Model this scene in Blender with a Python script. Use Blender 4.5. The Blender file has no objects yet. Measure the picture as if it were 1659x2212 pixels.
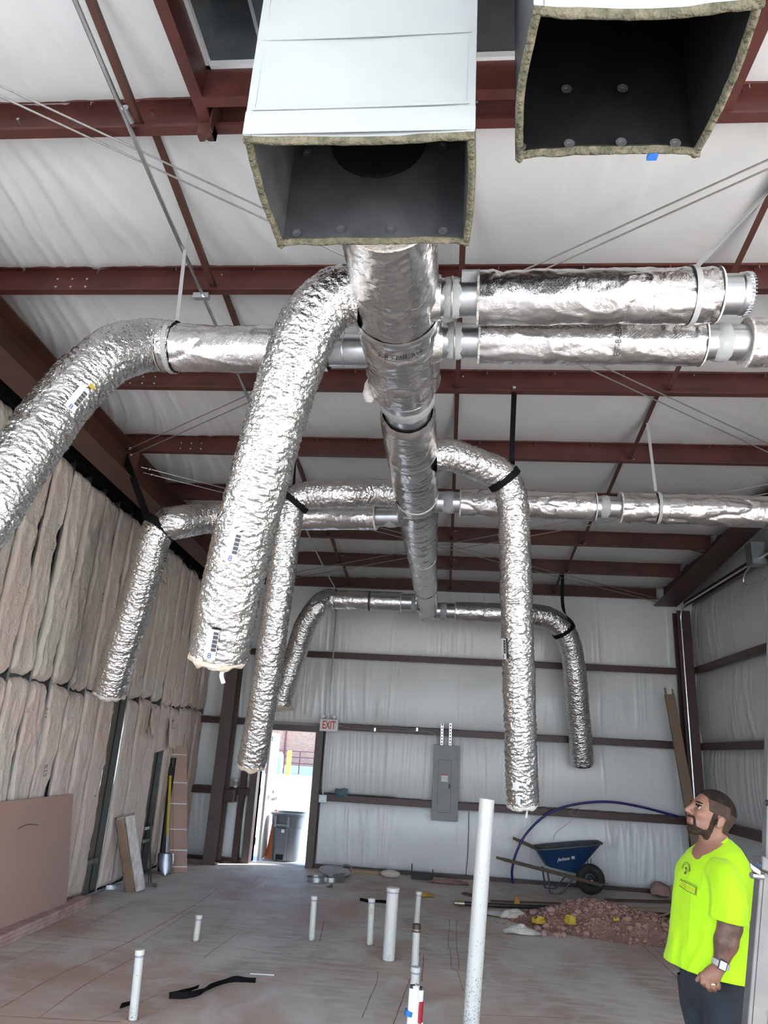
import bpy, math, random
import numpy as np
from mathutils import Vector, Matrix

SC = bpy.context.scene
COL = SC.collection
PI = math.pi
RNG = random.Random(7)

# ------------------------------------------------------------------ camera
CAM_F = 1538.4                                  # focal length in pixels of the 1659 x 2212 frame
YAW, PITCH, ROLL, CAM_H = math.radians(5.633), math.radians(18.463), math.radians(3.392), 1.92
_f0 = np.array([-math.sin(YAW), math.cos(YAW), 0.0]); _r0 = np.array([math.cos(YAW), math.sin(YAW), 0.0]); _z0 = np.array([0, 0, 1.0])
CW = _f0 * math.cos(PITCH) + _z0 * math.sin(PITCH)
_u = -_f0 * math.sin(PITCH) + _z0 * math.cos(PITCH)
CR = _r0 * math.cos(ROLL) + _u * math.sin(ROLL)
CU = -_r0 * math.sin(ROLL) + _u * math.cos(ROLL)
CC = np.array([0, 0, CAM_H])
cam_data = bpy.data.cameras.new('camera')
cam = bpy.data.objects.new('camera', cam_data)
COL.objects.link(cam)
cam_data.sensor_fit = 'VERTICAL'
cam_data.sensor_height = 36.0
cam_data.lens = CAM_F / 2212 * 36.0
cam_data.clip_start = 0.05
cam_data.clip_end = 300
cam.matrix_world = Matrix(((CR[0], CU[0], -CW[0], 0), (CR[1], CU[1], -CW[1], 0), (CR[2], CU[2], -CW[2], CAM_H), (0, 0, 0, 1)))
SC.camera = cam

# ------------------------------------------------------------------ sky, sun, area lights added at unseen openings
world = bpy.data.worlds.new('sky')
SC.world = world
world.use_nodes = True
_wn = world.node_tree
_wn.nodes.clear()
_sky = _wn.nodes.new('ShaderNodeTexSky')
_sky.sky_type = 'HOSEK_WILKIE'
_sky.turbidity = 4.0
_sky.ground_albedo = 0.6
_sky.sun_direction = (0.62, 0.28, 0.73)
_bg = _wn.nodes.new('ShaderNodeBackground')
_bg.inputs['Strength'].default_value = 28.0
_wo = _wn.nodes.new('ShaderNodeOutputWorld')
_wn.links.new(_sky.outputs[0], _bg.inputs[0])
_wn.links.new(_bg.outputs[0], _wo.inputs[0])
sun_d = bpy.data.lights.new('sun', 'SUN')
sun_d.energy = 13.0
sun_d.angle = 0.01
sun_d.color = (1.0, 0.96, 0.9)
sun = bpy.data.objects.new('sun', sun_d)
COL.objects.link(sun)
sun.rotation_euler = Vector((0.62, 0.28, 0.73)).to_track_quat('Z', 'Y').to_euler()
# area light added in an unseen front opening, for the daylight from behind
day_d = bpy.data.lights.new('front_daylight_fill', 'AREA')
day_d.shape = 'RECTANGLE'
day_d.size = 6.4
day_d.size_y = 4.0
day_d.energy = 190
day_d.color = (1.0, 0.965, 0.92)
day = bpy.data.objects.new('front_daylight_fill', day_d)
COL.objects.link(day)
day.location = (0, -2.55, 2.05)
day.rotation_euler = (PI / 2, 0, 0)
# fill light added in an opening made up for it in the right wall
sd_d = bpy.data.lights.new('right_side_fill', 'AREA')
sd_d.shape = 'RECTANGLE'
sd_d.size = 3.9
sd_d.size_y = 3.6
sd_d.energy = 450
sd_d.color = (1.0, 0.965, 0.92)
sdo = bpy.data.objects.new('right_side_fill', sd_d)
COL.objects.link(sdo)
sdo.location = (4.36, 0.0, 1.95)
sdo.rotation_euler = (PI / 2, 0, PI / 2)
# second fill light, added on the left to brighten the right wall
ld_d = bpy.data.lights.new('left_side_fill', 'AREA')
ld_d.shape = 'RECTANGLE'
ld_d.size = 3.9
ld_d.size_y = 3.6
ld_d.energy = 235
ld_d.color = (1.0, 0.965, 0.92)
ldo = bpy.data.objects.new('left_side_fill', ld_d)
COL.objects.link(ldo)
ldo.location = (-4.42, 0.0, 1.95)
ldo.rotation_euler = (PI / 2, 0, -PI / 2)
# sampling portal for the daylight that enters by the narrow open door of the back wall
dd = bpy.data.lights.new('back_door_daylight', 'AREA')
dd.shape = 'RECTANGLE'
dd.size = 0.85
dd.size_y = 2.0
dd.energy = 1
dd.cycles.is_portal = True
dd.color = (0.80, 0.86, 1.0)
ddo = bpy.data.objects.new('back_door_daylight', dd)
COL.objects.link(ddo)
ddo.location = (-2.72, 13.28, 1.07)
ddo.rotation_euler = (-PI / 2, 0, 0)

SC.cycles.max_bounces = 5
SC.cycles.diffuse_bounces = 3
SC.cycles.glossy_bounces = 3
SC.cycles.caustics_reflective = False
SC.cycles.caustics_refractive = False
SC.cycles.use_adaptive_sampling = True
SC.cycles.adaptive_threshold = 0.3
SC.cycles.adaptive_min_samples = 16
SC.view_settings.view_transform = 'Standard'
SC.view_settings.look = 'None'
SC.view_settings.exposure = -0.40
SC.view_settings.gamma = 1.0
SC.view_settings.use_curve_mapping = False

# ------------------------------------------------------------------ survey helpers: photo pixel -> point on a known plane
def ray(x, y): return CR * (x - 829.5) / CAM_F - CU * (y - 1106) / CAM_F + CW
def fl(x, y, z=0.0): d = ray(x, y); return CC + d * (z - CAM_H) / d[2]
def ay(x, y, Y): d = ray(x, y); return CC + d * (Y / d[1])
def ax(x, y, X): d = ray(x, y); return CC + d * (X / d[0])
def dp(x, y, t): return CC + ray(x, y) * t
V = lambda *a: np.array(a, float)

# roof line: purlin n counted from the back wall
PY0, PL = 12.95, 1.412
def pY(n): return PY0 - PL * n
def pZ(n): return 4.75 + 0.0625 * n
def roofz(Y): return 4.75 + 0.0443 * (PY0 - Y)
def roof(x, y, off=0.0):
    d = ray(x, y); t = (4.75 + .0443 * PY0 + off - CAM_H) / (d[2] + .0443 * d[1]); return CC + d * t

# ------------------------------------------------------------------ noise
def _h(i, j, k, s):
    n = (i * 374761393 + j * 668265263 + k * 2147483647 + s * 1274126177) & 0xffffffff
    n = ((n ^ (n >> 13)) * 1274126177) & 0xffffffff
    n = ((n ^ (n >> 16)) * 2246822519) & 0xffffffff
    return ((n ^ (n >> 15)) & 0xffff) / 65535.0
def vn(P, seed=0):
    P = np.asarray(P, float)
    I = np.floor(P).astype(np.int64); F = P - I; F = F * F * F * (F * (F * 6 - 15) + 10)
    i, j, k = I[..., 0], I[..., 1], I[..., 2]; a, b, c = F[..., 0], F[..., 1], F[..., 2]
    def L(dk):
        x0 = _h(i, j, k + dk, seed) * (1 - a) + _h(i + 1, j, k + dk, seed) * a
        x1 = _h(i, j + 1, k + dk, seed) * (1 - a) + _h(i + 1, j + 1, k + dk, seed) * a
        return x0 * (1 - b) + x1 * b
    return L(0) * (1 - c) + L(1) * c
def fbm(P, o=3, seed=0, g=.5):
    P = np.asarray(P, float); r = 0; a = 1; t = 0
    for q in range(o):
        r = r + a * vn(P * 2 ** q, seed + q); t += a; a *= g
    return r / t
def ridge(P, seed=0): return 1 - np.abs(2 * vn(P, seed) - 1)
def st(*c): return np.stack(np.broadcast_arrays(*c), -1)

# ------------------------------------------------------------------ objects
ORG = {}
def link(o, parent, label=None, cat=None, group=None, kind=None):
    COL.objects.link(o)
    if parent is not None: o.parent = parent
    if label: o['label'] = label
    if cat: o['category'] = cat
    if group: o['group'] = group
    if kind: o['kind'] = kind
    return o
def thing(name, label, cat, loc, group=None, kind=None):
    o = bpy.data.objects.new(name, None)
    o.empty_display_size = .05
    o.location = tuple(float(c) for c in loc)
    link(o, None, label, cat, group, kind)
    ORG[o.name] = np.array(loc, float)
    return o
def origin(o):
    return ORG[o.name] if o is not None else np.zeros(3)
def finish(name, Vt, faces, m, parent=None, smooth=35, label=None, cat=None, group=None, kind=None, bevel=0):
    Vt = np.asarray(Vt, float)
    if parent is not None: org = origin(parent)
    else: org = np.array([Vt[:, 0].mean(), Vt[:, 1].mean(), Vt[:, 2].min()])
    me = bpy.data.meshes.new(name)
    if isinstance(faces, np.ndarray):
        nf, k = faces.shape
        me.vertices.add(len(Vt)); me.vertices.foreach_set('co', (Vt - org).ravel())
        me.loops.add(nf * k); me.loops.foreach_set('vertex_index', faces.ravel().astype(np.int32))
        me.polygons.add(nf); me.polygons.foreach_set('loop_start', np.arange(0, nf * k, k, dtype=np.int32))
        me.update(calc_edges=True); me.validate()
    else:
        me.from_pydata((Vt - org).tolist(), [], faces); me.update()
    if smooth:
        me.polygons.foreach_set('use_smooth', [True] * len(me.polygons))
        if smooth < 180: me.set_sharp_from_angle(angle=math.radians(smooth))
    if m is not None: me.materials.append(MAT[m])
    o = bpy.data.objects.new(name, me)
    link(o, parent, label, cat, group, kind)
    if parent is None:
        o.location = tuple(org)
        ORG[o.name] = org
    else:
        ORG[o.name] = org
    if bevel:
        b = o.modifiers.new('bevel', 'BEVEL'); b.width = bevel; b.segments = 2; b.limit_method = 'ANGLE'
    return o
def grid(name, P, m, parent=None, cu=False, cv=False, **kw):
    n, k = P.shape[:2]
    idx = np.arange(n * k).reshape(n, k)
    a = idx if cu else idx[:-1]; b = np.roll(idx, -1, 0) if cu else idx[1:]
    def cols(q): return (q, np.roll(q, -1, 1)) if cv else (q[:, :-1], q[:, 1:])
    a0, a1 = cols(a); b0, b1 = cols(b)
    F = np.stack([a0, a1, b1, b0], -1).reshape(-1, 4)
    return finish(name, P.reshape(-1, 3), F, m, parent, **kw)
def copy_of(src, name, parent, off):
    """a copy that shares the mesh of src; off moves it in the parent's frame"""
    o = bpy.data.objects.new(name, src.data)
    COL.objects.link(o); o.parent = parent
    o.location = tuple(np.array(src.location) + np.array(off, float))
    return o
def unit(v): v = np.asarray(v, float); return v / (np.linalg.norm(v) + 1e-12)
def basis(d):
    d = unit(d); h = V(0, 0, 1) if abs(d[2]) < .9 else V(1, 0, 0)
    s = unit(np.cross(d, h)); return s, np.cross(s, d), d
class MB:
    def __init__(s): s.v = []; s.f = []
    def add(s, vs, fs):
        n = len(s.v); s.v += [tuple(map(float, p)) for p in vs]; s.f += [tuple(i + n for i in q) for q in fs]; return s
    def box(s, a, b):
        (x0, y0, z0), (x1, y1, z1) = a, b
        return s.add([(x0, y0, z0), (x1, y0, z0), (x1, y1, z0), (x0, y1, z0), (x0, y0, z1), (x1, y0, z1), (x1, y1, z1), (x0, y1, z1)],
                     [(3, 2, 1, 0), (4, 5, 6, 7), (0, 1, 5, 4), (1, 2, 6, 5), (2, 3, 7, 6), (3, 0, 4, 7)])
    def obox(s, c, A, B, D):
        """box about c with half-axis vectors A, B, D"""
        c, A, B, D = map(lambda q: np.asarray(q, float), (c, A, B, D))
        if np.dot(np.cross(A, B), D) < 0: A = -A
        vs = [c + i * A + j * B + k * D for k in (-1, 1) for i, j in ((-1, -1), (1, -1), (1, 1), (-1, 1))]
        return s.add(vs, [(3, 2, 1, 0), (4, 5, 6, 7), (0, 1, 5, 4), (1, 2, 6, 5), (2, 3, 7, 6), (3, 0, 4, 7)])
    def bar(s, p, q, w, h, up=(0, 0, 1)):
        p, q = np.asarray(p, float), np.asarray(q, float); d = q - p
        a = np.cross(d, up); a = unit(a) if np.linalg.norm(a) > 1e-6 else V(1, 0, 0)
        b = unit(np.cross(a, d)); return s.obox((p + q) / 2, a * w / 2, b * h / 2, d / 2)
    def prism(s, poly, vec):
        poly = [np.asarray(p, float) for p in poly]; n = len(poly); vec = np.asarray(vec, float)
        nrm = sum(np.cross(poly[i] - poly[0], poly[(i + 1) % n] - poly[0]) for i in range(n))
        if np.dot(nrm, vec) > 0: poly = poly[::-1]
        vs = poly + [p + vec for p in poly]
        return s.add(vs, [tuple(range(n)), tuple(range(2 * n - 1, n - 1, -1))] + [(i, i + n, (i + 1) % n + n, (i + 1) % n) for i in range(n)])
    def cyl(s, p, q, r, r2=None, n=16, cap=True):
        r2 = r if r2 is None else r2; a, b, d = basis(np.asarray(q, float) - np.asarray(p, float))
        vs = []
        for c, rr in ((p, r), (q, r2)):
            for i in range(n):
                t = 2 * PI * i / n; vs.append(np.asarray(c) + rr * (math.cos(t) * a + math.sin(t) * b))
        fs = [(i, i + n, (i + 1) % n + n, (i + 1) % n) for i in range(n)]
        if cap: fs += [tuple(range(n)), tuple(range(2 * n - 1, n - 1, -1))]
        return s.add(vs, fs)
    def tube(s, path, r, n=8, cap=True):
        P = sweep(path, r, n)
        k = len(P); vs = P.reshape(-1, 3)
        fs = [(i * n + j, i * n + (j + 1) % n, (i + 1) * n + (j + 1) % n, (i + 1) * n + j) for i in range(k - 1) for j in range(n)]
        if cap: fs += [tuple(range(n - 1, -1, -1)), tuple(range((k - 1) * n, k * n))]
        return s.add(vs, fs)
    def lathe(s, prof, base, axis=(0, 0, 1), n=24, closed=False):
        """prof: (r, h) pairs along axis from base"""
        a, b, d = basis(axis); base = np.asarray(base, float); k = len(prof)
        vs = [base + d * h + r * (math.cos(2 * PI * i / n) * a + math.sin(2 * PI * i / n) * b) for r, h in prof for i in range(n)]
        fs = [(i * n + j, (i + 1) * n + j, (i + 1) * n + (j + 1) % n, i * n + (j + 1) % n) for i in range(k - 1) for j in range(n)]
        if closed: fs += [((k - 1) * n + j, j, (j + 1) % n, (k - 1) * n + (j + 1) % n) for j in range(n)]
        return s.add(vs, fs)
    def ball(s, c, r, sc=(1, 1, 1), n=16, k=10):
        c = np.asarray(c, float)
        vs = [c + r * V(sc[0] * math.sin(PI * i / k) * math.cos(2 * PI * j / n), sc[1] * math.sin(PI * i / k) * math.sin(2 * PI * j / n), sc[2] * math.cos(PI * i / k)) for i in range(k + 1) for j in range(n)]
        return s.add(vs, [(i * n + j, (i + 1) * n + j, (i + 1) * n + (j + 1) % n, i * n + (j + 1) % n) for i in range(k) for j in range(n)])
    def build(s, name, m, parent=None, **kw):
        return finish(name, np.array(s.v), s.f, m, parent, **kw)
def spline(pts, ds):
    """Catmull-Rom through pts, resampled every ds"""
    p = [np.asarray(q, float) for q in pts]; p = [2 * p[0] - p[1]] + p + [2 * p[-1] - p[-2]]
    out = []
    for i in range(1, len(p) - 2):
        a, b, c, d = p[i - 1:i + 3]
        for t in np.linspace(0, 1, 40, endpoint=False):
            out.append(.5 * (2 * b + (c - a) * t + (2 * a - 5 * b + 4 * c - d) * t * t + (3 * b - a - 3 * c + d) * t ** 3))
    out.append(p[-2]); out = np.array(out)
    L = np.concatenate([[0], np.cumsum(np.linalg.norm(np.diff(out, axis=0), axis=1))])
    n = max(2, int(L[-1] / ds) + 1); s = np.linspace(0, L[-1], n)
    return np.stack([np.interp(s, L, out[:, k]) for k in range(3)], -1)
def frames(path):
    path = np.asarray(path, float); T = np.gradient(path, axis=0); T /= np.linalg.norm(T, axis=1)[:, None]
    a, b, _ = basis(T[0]); A = [a]; B = [np.cross(T[0], a)]
    for i in range(1, len(path)):
        a = A[-1] - T[i] * np.dot(A[-1], T[i]); a = unit(a); A.append(a); B.append(np.cross(T[i], a))
    return np.array(A), np.array(B), T
def sweep(path, r, n):
    path = np.asarray(path, float); A, B, T = frames(path)
    th = np.linspace(0, 2 * PI, n, endpoint=False); r = np.broadcast_to(np.asarray(r, float), (len(path),)) if np.ndim(r) < 2 else r
    rr = r[:, None] if r.ndim == 1 else r
    return path[:, None] + rr[..., None] * (np.cos(th)[None, :, None] * A[:, None] + np.sin(th)[None, :, None] * B[:, None])
def ribbon(name, path, wv, w, m, parent=None, th=.003, **kw):
    """flat strap along path; wv = width direction (one vector or one per point)"""
    path = np.asarray(path, float); T = np.gradient(path, axis=0); T /= np.linalg.norm(T, axis=1)[:, None]
    W = np.broadcast_to(np.asarray(wv, float), path.shape); W = W - T * (W * T).sum(1)[:, None]; W = W / np.linalg.norm(W, axis=1)[:, None]
    N = np.cross(T, W)
    P = np.stack([path - W * w / 2 - N * th / 2, path + W * w / 2 - N * th / 2, path + W * w / 2 + N * th / 2, path - W * w / 2 + N * th / 2], 1)
    return grid(name, P, m, parent, cv=True, smooth=40, **kw)
def text_tris(txt, size, bold=False):
    """triangulated outline of a text, centred at 0"""
    cu = bpy.data.curves.new('t', 'FONT'); cu.body = txt; cu.size = size; cu.align_x = 'CENTER'; cu.align_y = 'CENTER'
    if bold: cu.offset = size * .018
    o = bpy.data.objects.new('t', cu); COL.objects.link(o)
    dg = bpy.context.evaluated_depsgraph_get(); me = bpy.data.meshes.new_from_object(o.evaluated_get(dg))
    vs = np.array([v.co[:] for v in me.vertices]); fs = [tuple(p.vertices) for p in me.polygons]
    bpy.data.objects.remove(o); bpy.data.curves.remove(cu); bpy.data.meshes.remove(me)
    return vs, fs
def text_flat(name, txt, size, c, R, U, m, parent, bold=False, sx=1.0):
    vs, fs = text_tris(txt, size, bold)
    P = np.asarray(c, float) + vs[:, :1] * sx * np.asarray(R, float) + vs[:, 1:2] * np.asarray(U, float)
    return finish(name, P, fs, m, parent, smooth=0)

# ------------------------------------------------------------------ materials (all procedural)
MAT = {}
def mk(name, c, c2=None, rough=.5, metal=0., ns=6., nd=4., lo=.35, hi=.65, bump=(), spec=.5, rough2=None, em=None, sheen=0, coat=0, stretch=None, trans=0):
    """principled material; c..c2 mixed by noise; bump: list of (kind, scale, strength, distance[, stretch])"""
    m = bpy.data.materials.new(name); m.use_nodes = True; nt = m.node_tree; N = nt.nodes; Lk = nt.links
    b = N['Principled BSDF']; b.inputs['Roughness'].default_value = rough; b.inputs['Metallic'].default_value = metal
    b.inputs['Specular IOR Level'].default_value = spec; b.inputs['Base Color'].default_value = (*c, 1)
    if sheen: b.inputs['Sheen Weight'].default_value = sheen
    if coat: b.inputs['Coat Weight'].default_value = coat; b.inputs['Coat Roughness'].default_value = .15
    if trans: b.inputs['Transmission Weight'].default_value = trans
    tc = N.new('ShaderNodeTexCoord')
    def coord(sv):
        if sv is None: return tc.outputs['Object']
        mp = N.new('ShaderNodeMapping'); mp.inputs['Scale'].default_value = sv; Lk.new(tc.outputs['Object'], mp.inputs[0]); return mp.outputs[0]
    if c2 is not None:
        t = N.new('ShaderNodeTexNoise'); t.inputs['Scale'].default_value = ns; t.inputs['Detail'].default_value = min(nd, 4)
        Lk.new(coord(stretch), t.inputs[0])
        r = N.new('ShaderNodeValToRGB'); r.color_ramp.elements[0].position = lo; r.color_ramp.elements[1].position = hi
        r.color_ramp.elements[0].color = (*c, 1); r.color_ramp.elements[1].color = (*c2, 1)
        Lk.new(t.outputs[0], r.inputs[0]); Lk.new(r.outputs[0], b.inputs['Base Color'])
        if rough2 is not None:
            mr = N.new('ShaderNodeMapRange'); mr.inputs[3].default_value = rough; mr.inputs[4].default_value = rough2
            Lk.new(t.outputs[0], mr.inputs[0]); Lk.new(mr.outputs[0], b.inputs['Roughness'])
    prev = None
    for bp in bump:
        kind, sc, stg, dist = bp[:4]; sv = bp[4] if len(bp) > 4 else None
        if kind == 'noise':
            t = N.new('ShaderNodeTexNoise'); t.inputs['Scale'].default_value = sc; t.inputs['Detail'].default_value = 2; out = t.outputs[0]
        elif kind == 'cell':
            t = N.new('ShaderNodeTexVoronoi'); t.inputs['Scale'].default_value = sc; out = t.outputs['Distance']
        elif kind == 'edge':
            t = N.new('ShaderNodeTexVoronoi'); t.feature = 'DISTANCE_TO_EDGE'; t.inputs['Scale'].default_value = sc; out = t.outputs['Distance']
        elif kind == 'diag':
            t = N.new('ShaderNodeTexWave'); t.inputs['Scale'].default_value = sc; t.bands_direction = 'DIAGONAL'; t.wave_profile = 'SAW'; out = t.outputs[1]
        elif kind == 'wave':
            t = N.new('ShaderNodeTexWave'); t.inputs['Scale'].default_value = sc; t.inputs['Distortion'].default_value = 3; out = t.outputs[1]
        Lk.new(coord(sv), t.inputs[0])
        bn = N.new('ShaderNodeBump'); bn.inputs['Strength'].default_value = stg; bn.inputs['Distance'].default_value = dist
        Lk.new(out, bn.inputs['Height'])
        if prev is not None: Lk.new(prev, bn.inputs['Normal'])
        prev = bn.outputs[0]
    if prev is not None: Lk.new(prev, b.inputs['Normal'])
    if em: b.inputs['Emission Color'].default_value = (*em[0], 1); b.inputs['Emission Strength'].default_value = em[1]
    MAT[name] = m
    return m
mk('red_steel', (.098, .027, .021), (.066, .019, .0145), rough=.42, ns=3.5, bump=[('noise', 40, .05, .004)])
mk('rust_steel', (.092, .034, .022), (.062, .024, .017), rough=.5, ns=4, nd=7, lo=.3, hi=.7)
mk('dark_steel', (.060, .026, .022), (.046, .020, .018), rough=.45, ns=3)
mk('vinyl', (.70, .70, .68), (.65, .645, .63), rough=.42, ns=1.2, bump=[('noise', 130, .12, .003), ('noise', 25, .06, .01)])
mk('vinyl_wall', (.76, .765, .76), (.71, .71, .70), rough=.28, ns=1.0, bump=[('cell', 95, .10, .003), ('noise', 14, .10, .012)])
mk('vinyl_side', (.70, .69, .68), (.65, .64, .625), rough=.42, ns=1.0, bump=[('noise', 60, .10, .004)])
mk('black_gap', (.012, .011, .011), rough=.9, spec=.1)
mk('roof_sheet', (.35, .35, .35), rough=.6)
mk('foil_flex', (.75, .74, .72), (.64, .63, .615), rough=.15, metal=1, ns=5, rough2=.26,
   bump=[('noise', 34, .55, .012, (1, 1, 1.6)), ('edge', 62, .55, .006), ('noise', 120, .35, .003)])
mk('foil_wrap', (.77, .755, .74), (.68, .67, .655), rough=.19, metal=1, ns=4, rough2=.30,
   bump=[('noise', 11, .22, .02), ('edge', 70, .30, .004), ('diag', 30, .22, .002), ('diag', 30, .22, .002, (1, 1, -1)), ('noise', 90, .35, .003)])
mk('galvanised', (.66, .68, .70), (.56, .58, .60), rough=.24, metal=1, ns=9, nd=2, rough2=.36, bump=[('noise', 3, .04, .02)])
mk('galvanised_dull', (.44, .46, .47), (.36, .38, .39), rough=.45, metal=.9, ns=7)
mk('mastic', (.40, .41, .40), (.33, .34, .335), rough=.6, ns=14, bump=[('noise', 40, .4, .006)])
mk('tape_white', (.80, .80, .77), rough=.4, bump=[('noise', 60, .2, .003)])
mk('tape_foil', (.72, .72, .71), rough=.3, metal=1, bump=[('noise', 50, .2, .003)])
mk('board_white', (.40, .42, .415), (.365, .39, .385), rough=.5, ns=2.2, bump=[('noise', 7, .15, .02), ('noise', 50, .08, .004)])
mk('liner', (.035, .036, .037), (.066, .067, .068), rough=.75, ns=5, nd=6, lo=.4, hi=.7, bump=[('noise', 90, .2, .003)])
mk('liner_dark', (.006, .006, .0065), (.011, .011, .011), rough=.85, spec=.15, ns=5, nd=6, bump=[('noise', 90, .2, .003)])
mk('jacket_black', (.030, .030, .032), (.055, .055, .058), rough=.32, ns=3, bump=[('noise', 9, .3, .01)])
mk('fibre_edge', (.085, .09, .06), (.19, .165, .115), rough=.95, ns=26, nd=6, lo=.3, hi=.7, bump=[('noise', 60, .9, .02)], spec=.1)
mk('washer', (.22, .22, .22), rough=.35, metal=.7)
mk('blue_tape', (.03, .16, .55), rough=.5)
mk('wool_pink', (.60, .45, .34), (.72, .62, .50), rough=.95, ns=12, bump=[('noise', 45, .8, .02)], spec=.1, sheen=.2)
mk('wool_white', (.74, .71, .66), (.66, .60, .54), rough=.95, ns=9, bump=[('noise', 40, .8, .02)], spec=.1)
mk('batt', (.62, .56, .475), (.66, .52, .445), rough=.95, ns=1.3, nd=5, lo=.4, hi=.62, bump=[('noise', 34, .7, .02), ('noise', 120, .5, .006)], spec=.08, sheen=.15)
mk('batt_pink', (.68, .525, .455), (.63, .55, .48), rough=.95, ns=1.6, nd=5, lo=.38, hi=.66, bump=[('noise', 34, .7, .02), ('noise', 120, .5, .006)], spec=.08, sheen=.15)  # pinker copy of batt: fibre colour plus a lighting tint put into it
mk('kraft_print', (.16, .13, .11), rough=.9)
mk('drywall_back', (.235, .245, .225), (.20, .205, .19), rough=.9, ns=3)
mk('drywall_brown', (.23, .19, .155), (.20, .17, .14), rough=.9, ns=3)
mk('mud_spot', (.62, .60, .56), rough=.9)
mk('stud', (.50, .52, .53), (.43, .45, .455), rough=.3, metal=.95, ns=6)
mk('drywall_pink', (.44, .275, .225), (.40, .27, .235), rough=.85, ns=1.1, nd=4, bump=[('noise', 60, .08, .003)])
mk('drywall_edge', (.40, .24, .21), (.52, .36, .33), rough=.9, ns=7)
mk('strap_black', (.005, .005, .006), rough=.75, spec=.15, bump=[('noise', 80, .2, .003)])
mk('strap_grey', (.42, .42, .41), rough=.38, bump=[('noise', 80, .1, .002)])
mk('cable', (.34, .33, .315), (.42, .40, .37), rough=.4, metal=.7, ns=40)
mk('pvc', (.66, .65, .615), (.62, .605, .565), rough=.32, ns=3)
mk('pvc_dirty', (.70, .68, .62), (.42, .38, .33), rough=.5, ns=16, nd=6, lo=.55, hi=.72)
mk('primer_purple', (.36, .33, .44), rough=.4)
mk('speck', (.12, .105, .09), rough=.9)
mk('rubber_black', (.012, .012, .012), rough=.6)
mk('clamp_brown', (.06, .045, .03), rough=.5)
mk('white_plastic', (.78, .78, .76), rough=.4)
mk('red_paint', (.36, .01, .025), (.30, .008, .02), rough=.35, ns=12)
mk('blue_paint', (.01, .15, .42), rough=.35)
mk('exit_white', (.72, .70, .66), rough=.4)
mk('exit_red', (.52, .02, .03), rough=.4)
mk('panel_grey', (.235, .24, .24), (.20, .205, .205), rough=.42, ns=5, nd=5)
mk('panel_seam', (.07, .07, .07), rough=.7)
mk('label_white', (.72, .71, .69), rough=.5)
mk('label_grey', (.36, .36, .37), rough=.5)
mk('label_red', (.55, .06, .06), rough=.5)
mk('label_dark', (.05, .05, .055), rough=.5)
mk('label_blue', (.03, .05, .25), rough=.5)
mk('ink', (.03, .03, .03), rough=.5)
mk('bronze_frame', (.105, .075, .068), (.085, .062, .056), rough=.45, ns=3)
mk('door_paint', (.62, .58, .56), (.58, .55, .54), rough=.5, ns=2)
mk('can_grey', (.105, .115, .135), (.09, .10, .12), rough=.42, ns=4)
mk('can_light', (.20, .225, .26), rough=.45)
mk('orange_plastic', (.62, .17, .05), rough=.5)
mk('barrow_blue', (.008, .034, .105), (.014, .045, .12), rough=.38, ns=5, nd=6, bump=[('noise', 12, .06, .01)])
mk('barrow_rim', (.075, .085, .09), (.12, .11, .10), rough=.6, ns=12)
mk('barrow_inside', (.10, .10, .095), (.05, .07, .09), rough=.8, ns=8)
mk('old_wood', (.13, .085, .058), (.085, .055, .040), rough=.8, ns=10, stretch=(1, 12, 12), bump=[('noise', 20, .3, .004, (1, 10, 10))])
mk('pale_wood', (.40, .28, .18), (.32, .21, .135), rough=.8, ns=8, stretch=(1, 10, 10))
mk('tyre', (.014, .014, .014), (.028, .025, .022), rough=.8, ns=10)
mk('leg_blue', (.035, .05, .085), (.06, .055, .06), rough=.45, ns=9)
mk('hose_blue', (.012, .018, .16), rough=.32)
mk('dirt', (.43, .25, .215), (.33, .20, .17), rough=.97, ns=5, nd=6, bump=[('noise', 40, .8, .02), ('cell', 60, .5, .012)], spec=.1)
mk('clod', (.44, .27, .235), (.36, .245, .21), rough=.97, ns=6, nd=6, bump=[('noise', 50, .8, .01)], spec=.1)
mk('paper', (.64, .58, .52), (.55, .48, .43), rough=.8, ns=5)
mk('yellow_bag', (.52, .36, .03), (.42, .28, .03), rough=.6, ns=6)
mk('orange_scrap', (.56, .30, .05), rough=.7)
mk('black_pipe', (.020, .019, .018), rough=.5)
mk('brass', (.38, .32, .24), rough=.35, metal=.8)
mk('cardboard', (.225, .155, .105), (.20, .14, .10), rough=.85, ns=3)
mk('cardboard_pink', (.46, .29, .235), (.40, .275, .24), rough=.85, ns=2)
mk('wrap_plastic', (.68, .65, .63), (.50, .44, .40), rough=.25, ns=7, stretch=(6, 6, 1), bump=[('noise', 14, .8, .02, (4, 4, 1))])
mk('tan_wrap', (.26, .165, .11), (.21, .135, .095), rough=.32, ns=5, bump=[('noise', 16, .5, .02, (4, 4, 1))])
mk('yellow_handle', (.55, .42, .03), rough=.4)
mk('shovel_steel', (.34, .36, .40), rough=.35, metal=.9)
mk('rebar', (.06, .05, .05), rough=.6)
mk('teal_cloth', (.10, .17, .19), rough=.8)
mk('cup_white', (.66, .60, .58), rough=.6)
mk('cup_print', (.36, .27, .26), rough=.6)
mk('skin', (.275, .128, .083), (.24, .11, .072), rough=.48, ns=9, bump=[('noise', 60, .08, .003)])
mk('lips', (.30, .12, .10), rough=.45)
mk('hair', (.014, .010, .008), (.026, .018, .014), rough=.9, spec=.15, ns=30, bump=[('noise', 150, .6, .004)])
mk('hair_fade', (.075, .046, .035), (.052, .033, .026), rough=.9, spec=.15, ns=30, bump=[('noise', 150, .5, .003)])
mk('beard', (.022, .014, .011), (.050, .030, .023), rough=.9, spec=.15, ns=40, bump=[('noise', 150, .6, .003)])
mk('eye_white', (.30, .26, .24), rough=.25)
mk('eye_dark', (.015, .010, .008), rough=.15)
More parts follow.
